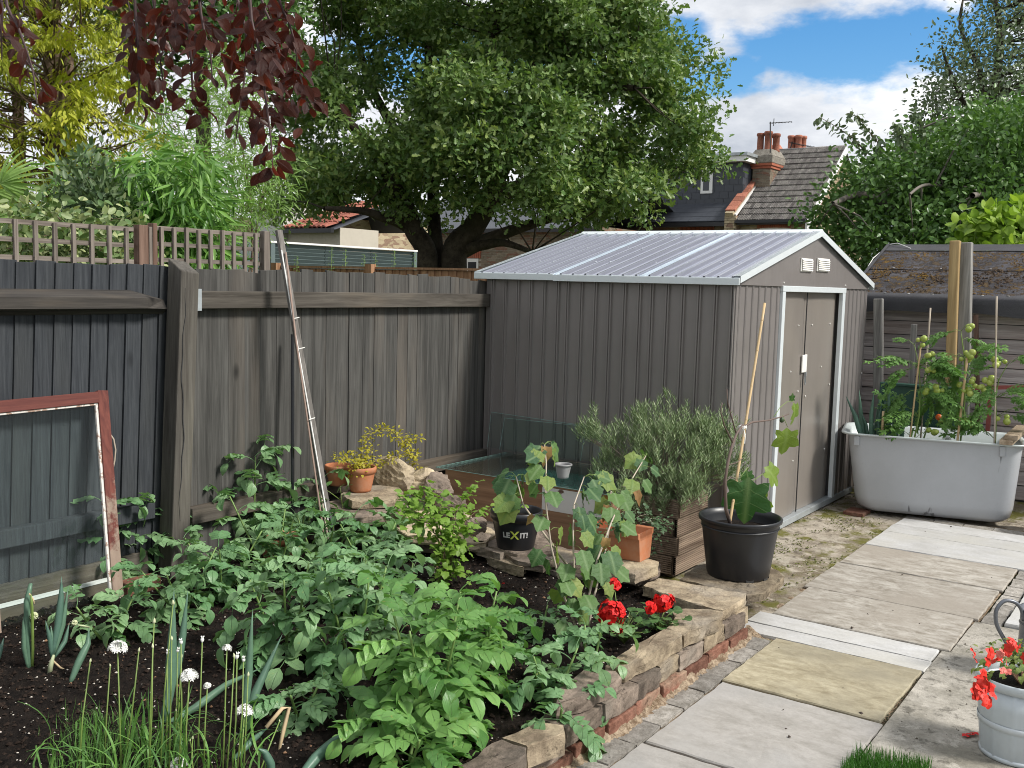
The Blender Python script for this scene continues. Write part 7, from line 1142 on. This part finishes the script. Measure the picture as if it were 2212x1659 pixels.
HB = m_house_brick('yellow_stock_brick', (.33, .27, .175), (.46, .385, .26), (.25, .17, .12)); HBD = m_house_brick('sooty_brick', (.16, .13, .095), (.28, .235, .175), (.21, .12, .085)); HBR = m_house_brick('red_house_brick', (.33, .10, .06), (.42, .15, .09), (.28, .12, .08))
TILE = m_stone('grey_roof_tile', (.085, .080, .075), (.165, .155, .145), (.22, .21, .19), sc=2.2, bs=.5); SLT = m_plain('slate', (.050, .056, .068), .5, 0, .25, 8); RIDGE = m_stone('red_ridge_tile', (.27, .10, .065), (.40, .17, .115), sc=2, bs=.3)
XF = 28.0; e0 = GX(1597, 476, XF); e1 = GX(1741, 474, XF); r0_ = GX(1690, 329, XF+2.9); r1_ = GX(1836, 318, XF+2.9); 
HS = thing('brick_house', 'yellow brick terraced house end with grey pantile roof and tall chimney', 'house', (XF, float(e1[1]), 0)); ze = float(e0[2]); zr2 = float(r0_[2]); yL = float(e0[1]); yR = float(e1[1]); HX = 2.9
yRr = float(r1_[1])
def hp_(x, y, z): return Vector((x, y, z))-HS.location
# main walls
brickwork(HS, (XF, yL, ze-2.2), (0, -1, 0), yL-yR, 2.12, HB, seed=1, n=(-1, 0, 0), skip=lambda a, b: abs(a-(yL-float(GX(1672, 490, XF)[1]))) < .52 and b > .9 and b < 2.0)
m = MB(); m.add([hp_(XF, yL, 0), hp_(XF, yR, 0), hp_(XF, yR, ze-2.2), hp_(XF, yL, ze-2.2)], [(0, 1, 2, 3)]); ob('wall', m.mesh('wall', HB), HS)
gm = MB(); gy = yR+.002; gm.add([hp_(XF, gy, 0), hp_(XF+2*HX, gy, 0), hp_(XF+2*HX, gy, ze), hp_(XF+HX, gy, zr2), hp_(XF, gy, ze)], [(0, 1, 2, 3, 4)]); ob('wall', gm.mesh('wall', MORT), HS)
brickwork(HS, (XF, gy-.002, ze-2.2), (1, 0, 0), 2*HX, zr2-ze+2.2, HB, seed=2, n=(0, -1, 0), mortar=False, skip=lambda a, b: b > 2.15+(zr2-ze)*(1-abs(a-HX)/HX))
# roof of interlocking tiles, in rows
rows, cols = 13, 21; yl2, yr2 = yL, yR-.12; tw = (yl2-yr2)/cols; sl = Vector((HX+.25, 0, zr2-ze+.1)); sl0 = Vector((XF-.25, yl2, ze-.06)); th = sl.length/rows; sd_ = sl.normalized(); nn_ = Vector((-sd_.z, 0, sd_.x)); tm_ = MB(); pr = [(0, .02), (.12, .048), (.30, .054), (.44, .026), (.56, .026), (.70, .054), (.88, .048), (1.0, .02)]
vs = []; 
for a, d in pr: vs += [Vector((0, -a*tw, 0))+nn_*(d+.030), Vector((0, -a*tw, 0))+nn_*(d-.012+.0), Vector((0, -a*tw, 0))+sd_*(th+.05)+nn_*(d)]
k = len(pr); tm_.add(vs, [(3*i, 3*i+2, 3*i+5, 3*i+3) for i in range(k-1)]+[(3*i, 3*i+3, 3*i+4, 3*i+1) for i in range(k-1)]); tm_ = tm_.mesh('tile', TILE)
for r1 in range(rows):
    for c in range(cols): p = sl0+sd_*th*r1+Vector((random.uniform(-.008, .008), -tw*c, random.uniform(-.004, .006))); ob('tile', tm_, HS, p-HS.location)
m = MB(); bk = [hp_(XF+HX, yl2, zr2-.01), hp_(XF+HX, yr2, zr2-.01), hp_(XF+2*HX+.25, yr2, ze-.1), hp_(XF+2*HX+.25, yl2, ze-.1), hp_(XF-.2, yl2, ze-.07), hp_(XF-.2, yr2, ze-.07)]; m.add(bk, [(0, 1, 2, 3), (4, 5, 1, 0)]); ob('roof_boarding', m.mesh('roof_boarding', SLT), HS)
m = MB(); m.tube([hp_(XF+HX, yl2, zr2+.02), hp_(XF+HX, yr2, zr2+.02)], .09, 8); ob('ridge', m.mesh('ridge', TILE, True), HS)
m = MB(); m.box(hp_(XF-.36, yR-.1, ze-.10), hp_(XF-.26, yL, ze-.02)); m.box(hp_(XF-.26, yR-.1, ze-.14), hp_(XF-.02, yL, ze-.05)); ob('gutter', m.mesh('gutter', BLACKP), HS)
m = MB(); P = [hp_(XF-.3, yR-.14, ze-.18), hp_(XF+HX, yR-.14, zr2-.02)]; m.bar(P[0], P[1], .035, .20, (0, 0, 1)); ob('bargeboard', m.mesh('bargeboard', WHITE_PAINT), HS, bev=.004)
m = MB(); m.add([hp_(XF-.32, yR-.16, ze-.55), hp_(XF+.35, yR-.16, ze+.05), hp_(XF+.35, yR-.10, ze+.05), hp_(XF-.32, yR-.10, ze-.55), hp_(XF-.32, yR-.16, ze-.12), hp_(XF-.32, yR-.10, ze-.12)], [(0, 1, 4), (3, 5, 2), (0, 4, 5, 3), (0, 3, 2, 1), (4, 1, 2, 5)]); ob('bargeboard', m.mesh('bargeboard', WHITE_PAINT), HS)
# window with arch
wy_ = float(GX(1672, 490, XF)[1]); wz = float(GX(1672, 494, XF)[2])
m = MB()
for k in range(15): a = (k-7)*.033; m.box(hp_(XF-.03, wy_+a*2.0-.028, wz+.03-a*a*.3), hp_(XF+.05, wy_+a*2.0+.028, wz+.25-a*a*.3)); 
ob('brick_arch', m.mesh('brick_arch', HBR), HS, kind='stuff')
WN = ob('window', (lambda m: (m.box(hp_(XF-.005, wy_-.5, wz-1.3), hp_(XF+.05, wy_+.5, wz+.03)), m.mesh('window', WHITE_PAINT))[1])(MB()), HS)
for s in (-1, 1): m = MB(); m.box(hp_(XF-.012, wy_+s*.24-.19, wz-1.1), hp_(XF-.006, wy_+s*.24+.19, wz-.10)); ob('pane', m.mesh('pane', WINGL), WN)
# parapet with red coping between roofs
pa, pb = hp_(XF-.30, yL+.17, ze+.02), hp_(XF+1.30, yL+.17, ze+.02+(zr2-ze)*1.30/HX)
for k in range(7): a = pa.lerp(pb, k/7); b = pa.lerp(pb, (k+.97)/7); m = MB(); m.bar(a+Vector((0, 0, .24)), b+Vector((0, 0, .24)), .30, .07, (0, 0, 1)); ob('coping_tile', m.mesh('coping_tile', RIDGE), HS, bev=.01)
m = MB(); m.bar(pa+Vector((0, 0, .02)), pb+Vector((0, 0, .02)), .24, .36, (0, 0, 1)); ob('parapet', m.mesh('parapet', HB), HS); m = MB(); m.bar(pa+Vector((0, -.15, .09)), pb+Vector((0, -.15, .09)), .05, .07, (0, 0, 1)); ob('flashing', m.mesh('flashing', WHITE_PAINT), HS)
brickwork(HS, (XF-.32, yL+.32, ze-2.2), (0, -1, 0), .34, 2.35, HB, seed=7, n=(-1, 0, 0)); m = MB(); m.box(hp_(XF-.32, yL-.02, ze-2.2), hp_(XF+.2, yL+.32, ze+.12)); ob('parapet_pier', m.mesh('parapet_pier', HB), HS)
# chimney
xc = XF+1.15; ca = GX(1626, 370, xc); cb = GX(1664, 370, xc); cy0, cy1 = float(ca[1]), float(cb[1]); zt2 = float(GX(1640, 322, xc)[2]); CHM = thing('chimney_stack', 'tall brick chimney stack with four red pots and a cement cap', 'chimney', (xc, (cy0+cy1)/2, ze+.8)); cd = .95
m = MB(); m.box((xc, cy1, ze+.5), (xc+cd, cy0, zt2-.45)); wpart('mortar_core', m, MORT, CHM)
brickwork(CHM, (xc, cy0, ze+.9), (0, -1, 0), cy0-cy1, zt2-.75-ze-.6, HBD, seed=3, n=(-1, 0, 0), mortar=False); brickwork(CHM, (xc, cy1, ze+.9), (1, 0, 0), cd, zt2-.75-ze-.6, HBD, seed=4, n=(0, -1, 0), mortar=False)
m = MB(); m.box((xc-.07, cy1-.07, zt2-.50), (xc+cd+.07, cy0+.07, zt2-.42)); m.box((xc-.04, cy1-.04, zt2-.58), (xc+cd+.04, cy0+.04, zt2-.50)); m.box((xc-.02, cy1-.02, zt2-1.42), (xc+cd, cy0+.02, zt2-1.27)); wpart('red_course', m, HBR, CHM, bev=.01)
m = MB(); m.box((xc-.08, cy1-.08, zt2-.42), (xc+cd+.08, cy0+.08, zt2-.22)); m.box((xc-.08, cy1-.08, zt2-.22), (xc+cd+.08, cy0+.08, zt2+.0), taper=.72); wpart('cement_cap', m, m_stone('cement', (.16, .145, .12), (.26, .24, .205), sc=1.5), CHM, bev=.02)
PM_ = MB(); PM_.lathe([(.12, 0), (.125, .02), (.105, .05), (.100, .42), (.125, .44), (.125, .50), (.108, .52), (.088, .52), (.085, .1)], 16); PM_ = PM_.mesh('chimney_pot', RIDGE, True)
for dx, f, s in ((.2, .22, 1.), (.2, .66, 1.08), (.62, .40, 1.), (.62, .82, 1.05)): ob('chimney_pot', PM_, CHM, Vector((xc+dx, cy0+(cy1-cy0)*f, zt2-.03))-CHM.location, scale=(s*.95, s*.95, s))
AE = thing('tv_aerial', 'thin television aerial on a pole fixed to the chimney', 'aerial', tuple(float(v) for v in GX(1664, 340, xc-.05))); m = MB(); a = GX(1664, 330, xc-.05); b = GX(1664, 263, xc-.05); m.tube([a, b], .018, 6); m.tube([GX(1662, 266, xc-.05), GX(1711, 263, xc+.3)], .012, 5); 
for k in range(7): p = Vector(GX(1666+k*7, 266-.4*k, xc-.05+.05*k)); m.tube([p+Vector((-.12, 0, 0)), p+Vector((.12, 0, 0))], .006, 4)
m.tube([GX(1672, 256, xc), GX(1671, 272, xc)], .012, 4); wpart('aerial', m, DARK, AE)
# chimney behind the ridge
x2 = XF+5.2; c2 = GX(1722, 330, x2); CH2 = thing('chimney_stack', 'second chimney showing only its red pots behind the ridge', 'chimney', (x2, float(c2[1]), zr2-1.5)); z2 = float(GX(1722, 326, x2)[2]); m = MB(); m.box((x2, float(GX(1742, 330, x2)[1]), zr2-2.5), (x2+.6, float(GX(1702, 330, x2)[1]), z2)); wpart('stack', m, HBD, CH2)
for px, dx in ((1708, .1), (1716, .4), (1724, .1), (1734, .35)): p = GX(px, 327, x2+dx); ob('chimney_pot', PM_, CH2, Vector((x2+dx, float(p[1]), z2-.02))-CH2.location, scale=(1, 1, 1.05))
m = MB(); a = Vector(GX(1705, 328, x2)); b = Vector(GX(1712, 306, x2)); m.tube([a, b], .02, 5); m.tube([GX(1705, 308, x2), GX(1768, 321, x2)], .012, 4)
for k in range(8): p = Vector(GX(1716+k*7, 310+1.3*k, x2)); m.tube([p+Vector((-.05, .12, .05)), p+Vector((.05, -.12, -.05))], .006, 4)
single('tv_aerial', m, DARK, 'second aerial sloping over the rear chimney pots', 'aerial', tuple(a))
m = MB(); z_ = GX(1673, 326, XF+4.0); m.box((XF+4., float(GX(1682, 326, XF+4)[1]), zr2-1.2), (XF+4.5, float(GX(1660, 326, XF+4)[1]), float(GX(1673, 322, XF+4)[2]))); m.box((XF+4., float(GX(1682, 326, XF+4)[1]), float(GX(1673, 322, XF+4)[2])), (XF+4.5, float(GX(1660, 326, XF+4)[1]), float(GX(1673, 310, XF+4)[2])), taper=.45); single('gable_chimney', m, RIDGE, 'pale red pointed stack just right of the main chimney pots', 'chimney', (XF+4.2, float(z_[1]), zr2-1.2))
# dormer house (slate) to the left
DH = thing('slate_dormer_house', 'neighbouring house with a dark slate-hung dormer and slate roof', 'house', (XF, yL+3, 0)); yA, yB2 = yL+.3, yL+7.5; ds = sl.normalized()
def dp(x, y, z): return Vector((x, y, z))-DH.location
m = MB(); m.add([dp(XF-.2, yB2, ze-.05), dp(XF-.2, yA, ze-.05), dp(XF+HX, yA, zr2), dp(XF+HX, yB2, zr2), dp(XF+2*HX, yB2, ze), dp(XF+2*HX, yA, ze)], [(0, 1, 2, 3), (3, 2, 5, 4)]); ob('roof_boarding', m.mesh('roof_boarding', SLT), DH)
smesh = MB(); smesh.add([(0, 0, .02), (0, -.295, .02), (0, -.295, .0), (0, 0, .0)]+[Vector((0, 0, 0))+sd_*.27+nn_*.006, Vector((0, -.295, 0))+sd_*.27+nn_*.006], [(0, 3, 2, 1), (0, 1, 5, 4)]); smesh = smesh.mesh('slate', SLT)
for r1 in range(14):
    for c in range(20): p = Vector((XF-.22, yA+6.0-.3*c-(.15 if r1 % 2 else 0), ze-.04))+sd_*.24*r1+nn_*.01; (ob('slate', smesh, DH, p-DH.location) if p.y-.3 > yA-.32 else None)
dfx = XF+.55; dy0 = float(GX(1602, 420, dfx)[1]); zd0 = float(GX(1560, 458, dfx)[2]); zd1 = float(GX(1560, 352, dfx)[2]); dyl = dy0+4.6
m = MB(); m.box((dfx, dy0, zd0-.3), (XF+HX+1, dyl, zd1)); wpart('dormer_core', m, SLT, DH); m = MB(); nrow = int((zd1-zd0)/.2)
for r1 in range(nrow):
    for c in range(16): y = dyl-.3*c-(.15 if r1 % 2 else 0); z = zd0+.2*r1; m.box((dfx-.012, max(dy0, y-.292), z), (dfx-.002, y, z+.194))
    for c in range(8): x = dfx+.3*c+(.15 if r1 % 2 else 0); m.box((x, dy0-.012, zd0+.2*r1), (x+.292, dy0-.002, zd0+.2*r1+.194))
wpart('hung_slates', m, SLT, DH, kind='stuff')
m = MB(); m.box((dfx-.25, dy0-.18, zd1), (XF+HX+1, dyl, zd1+.16)); wpart('fascia', m, WHITE_PAINT, DH); m = MB(); m.box((dfx-.30, dy0-.24, zd1+.162), (XF+HX+1, dyl, zd1+.25)); wpart('roof_edge', m, ZINCD, DH)
m = MB(); m.box((dfx-.06, dy0-.05, zd0-.10), (dfx-.0, dyl, zd0-.02)); wpart('lead_flashing', m, WHITE_PAINT, DH); wa, wb = float(GX(1540, 400, dfx)[1]), float(GX(1515, 400, dfx)[1]); m = MB(); m.box((dfx-.05, wa, float(GX(1530, 418, dfx)[2])), (dfx-.014, wb, float(GX(1530, 368, dfx)[2]))); wo_ = wpart('window', m, WHITE_PAINT, DH); m = MB(); m.box((dfx-.056, wa+.1, float(GX(1530, 412, dfx)[2])), (dfx-.051, wb-.08, float(GX(1530, 374, dfx)[2]))); m.v = [tuple(Vector(p)-DH.location) for p in m.v]; ob('pane', m.mesh('pane', WINGL), wo_)
m = MB(); m.box((XF-.32, yA, ze-.18), (XF-.2, yB2, ze-.06)); wpart('gutter', m, BLACKP, DH); m = MB(); m.add([(XF, yB2, 0), (XF, yA, 0), (XF, yA, ze-.1), (XF, yB2, ze-.1)], [(0, 1, 2, 3)]); wpart('wall', m, HBD, DH); brickwork(DH, (XF-.001, yA+6.2, ze-1.9), (0, -1, 0), 6.2, 1.75, HBD, seed=5, n=(-1, 0, 0))
rx = [float(GX(px, 497, XF)[1]) for px in (1470, 1543)]; m = MB(); n_ = 26
for k in range(n_): y = rx[0]+(rx[1]-rx[0])*k/n_; m.box((XF-.03, y-.05, float(GX(1510, 500, XF)[2])-.02), (XF+.0, y+.01, float(GX(1510, 494, XF)[2])+.05))
wpart('brick_lintel', m, HBR, DH, kind='stuff')
# brick house behind the oak and white rendered outbuilding
X3 = 24.; BH = thing('sooty_brick_house', 'dark brick house seen between the oak trunks', 'house', (X3, 17., 0)); q0, q1 = float(GX(845, 520, X3)[1]), float(GX(1290, 520, X3)[1]); zt3 = float(GX(1000, 492, X3)[2])
wins = [(float(GX(px, 540, X3)[1]), float(GX(px, 540, X3)[2])) for px in (875, 1010, 1210)]
brickwork(BH, (X3, q0, 0.), (0, -1, 0), q0-q1, zt3, HBD, seed=6, n=(-1, 0, 0), skip=lambda a, b: any(abs(q0-a-w[0]) < .45 and 1.1 < b < 2.4 for w in wins)); m = MB(); m.box((X3+.01, q1, 0), (X3+5, q0, zt3)); wpart('wall', m, HBD, BH)
m = MB(); m.add([(X3-.25, q0+.2, zt3-.05), (X3-.25, q1-.2, zt3-.05), (X3+3., q1-.2, zt3+1.15), (X3+3., q0+.2, zt3+1.15), (X3+6, q0+.2, zt3), (X3+6, q1-.2, zt3)], [(0, 1, 2, 3), (3, 2, 5, 4)]); wpart('roof', m, SLT, BH); m = MB(); m.box((X3-.35, q1-.2, zt3-.17), (X3-.26, q0+.2, zt3-.07)); wpart('gutter', m, BLACKP, BH)
for y, z in wins:
    m = MB(); m.box((X3-.02, y-.42, 1.15), (X3+.005, y+.42, 2.38)); w_ = wpart('window', m, WHITE_PAINT, BH)
    for s in (-1, 1): m = MB(); m.box((X3-.028, y+s*.2-.15, 1.25), (X3-.021, y+s*.2+.15, 2.28)); m.v = [tuple(Vector(p)-BH.location) for p in m.v]; ob('pane', m.mesh('pane', WINGL), w_)
    m = MB(); [m.box((X3-.03, y-.5+k*.075, 2.39), (X3+.005, y-.5+k*.075+.062, 2.6)) for k in range(14)]; wpart('brick_arch', m, HBR, BH, kind='stuff')
m = MB(); p = GX(893, 540, X3-.3); m.tube([(X3-.05, float(p[1]), 0), (X3-.05, float(p[1]), zt3-.1)], .05, 8); wpart('downpipe', m, BLACKP, BH)
sd2 = GD(1140, 352, 23.); m = MB(); m.lathe([(.001, 0), (.12, .012), (.22, .05), (.225, .052), (.12, .02), (.001, .008)], 24, M=Matrix.Translation(Vector(sd2))@Matrix.Rotation(R(-60), 4, Vector((0, 1, 0)))); a = Vector(sd2); m.tube([a, a+Vector((.25, 0, -.1)), a+Vector((.3, 0, -.5))], .02, 6); single('satellite_dish', m, WHITE_PAINT, 'small pale satellite dish glimpsed through the oak crown', 'dish', tuple(a))
X4 = 17.; WH = thing('white_house', 'white rendered house with a red tiled roof left of the oak', 'house', (X4, 17., 0)); yw0, yw1 = float(GX(622, 500, X4)[1]), float(GX(735, 500, X4)[1]); zw = float(GX(700, 492, X4)[2]); zr4 = float(GX(700, 447, X4+2.)[2])
REND = m_plain('cream_render', (.50, .46, .39), .85, 0, .12, 5, .2, .25); WREN = m_plain('white_render', (.50, .50, .485), .85, 0, .14, 4, .2, .25, dirt=(.45, .45, .43))
m = MB(); m.box((X4, yw1, 0), (X4+1.3, yw0, zw)); wpart('wall', m, REND, WH); brickwork(WH, (X4-.001, yw0, 1.2), (0, -1, 0), yw0-yw1, zw-1.25, REND, seed=8, n=(-1, 0, 0), mortcol=REND, proud=.004)
yx = float(GX(530, 500, X4)[1]); m = MB(); m.box((X4-.15, yw0+.002, 0), (X4+4, yx, zw-.2)); m.box((X4-.15, yw0+.002, zw-.2), (X4+4, yw0+1.1, zw+.55)); wpart('side_wall', m, WREN, WH)
wq_ = float(GX(600, 530, X4)[1]); m = MB(); m.box((X4-.17, wq_-.02, 1.0), (X4-.155, wq_+.62, zw-.45)); w_ = wpart('window', m, WHITE_PAINT, WH); m = MB(); m.box((X4-.178, wq_+.04, 1.1), (X4-.172, wq_+.56, zw-.52)); m.v = [tuple(Vector(p)-WH.location) for p in m.v]; ob('pane', m.mesh('pane', WINGL), w_)
sl4 = Vector((2.2, 0, zr4-zw+.1)); n4 = 6; t4_ = sl4.length/n4; d4 = sl4.normalized(); nn4 = Vector((-d4.z, 0, d4.x)); tw4 = .30; pr4 = [(0, 0), (.15, .035), (.35, .042), (.5, .01), (.65, .042), (.85, .035), (1, 0)]; vs = []
for a, d in pr4: vs += [Vector((0, -a*tw4, 0))+nn4*(d+.03), Vector((0, -a*tw4, 0))+nn4*(d-.01), Vector((0, -a*tw4, 0))+d4*(t4_+.04)+nn4*d]
k = len(pr4); tt = MB(); tt.add(vs, [(3*i, 3*i+2, 3*i+5, 3*i+3) for i in range(k-1)]+[(3*i, 3*i+3, 3*i+4, 3*i+1) for i in range(k-1)]); tt = tt.mesh('tile', m_stone('red_roof_tile', (.22, .07, .05), (.32, .125, .09), sc=1.5, bs=.3)); nc = int((yw0-yw1)/tw4)
for r1 in range(n4):
    for c in range(nc): ob('tile', tt, WH, Vector((X4-.2, yw0-tw4*c, zw-.02))+d4*t4_*r1-WH.location)
m = MB(); m.add([(X4-.15, yw0, zw-.05), (X4-.15, yw1, zw-.05), (X4+2, yw1, zr4-.03), (X4+2, yw0, zr4-.03), (X4+2.3, yw0, zw), (X4+2.3, yw1, zw)], [(0, 1, 2, 3), (3, 2, 5, 4)]); wpart('roof_boarding', m, SLT, WH); m = MB(); m.box((X4-.30, yw1, zw-.13), (X4-.20, yw0, zw-.03)); wpart('gutter', m, BLACKP, WH)
m = MB(); g_ = GD(520, 420, 26); m.box((g_[0], g_[1]-3, 0), (g_[0]+4, g_[1]+2.5, g_[2]-.6)); m.v = m.v; hg = single('pale_brick_house', m, HB, 'pale brick house wall glimpsed behind the airy bamboo', 'house', (float(g_[0]), float(g_[1]), 0))
# weeds above the brown fence
q = random.Random(77)
for k, (px, h_) in enumerate(((715, 45), (745, 40), (785, 28), (810, 30), (850, 38), (640, 25), (895, 30))):
    g_ = GY(px, 580, 6.9); T = thing('nettle_shoot', ('tallest nettle shoot above the brown fence, left of the screen joint', 'tall nettle shoot just right of the tallest one above the brown fence', 'short nettle shoot in front of the middle of the louvre screen', 'nettle shoot beside the second joint of the louvre screen', 'bushy nettle shoot in front of the right part of the louvre screen', 'low nettle shoot nearest the leaning batten above the brown fence', 'nettle shoot by the right end post of the louvre screen')[k], 'weed', (float(g_[0]), 6.9, 0), 'nettle shoots above the brown fence'); zt_2 = float(GY(px, 578-h_, 6.9)[2]); stemmesh([Vector((0, 0, 1.3)), Vector((.01, 0, zt_2))], .004, .002, STEM_G, T); m = MB()
    for j in range(26): z = 1.6+(zt_2-1.6)*j/25; a = j*1.57+q.uniform(-.2, .2); blade(m, .05*(1.2-.7*j/25), .022, (.1, 1, .7, .05), .1, .5, (0, 0, z), basis((math.cos(a), math.sin(a), .2)))
    ob('leaves', m.mesh('leaves', L_BAM2), T, kind='stuff')
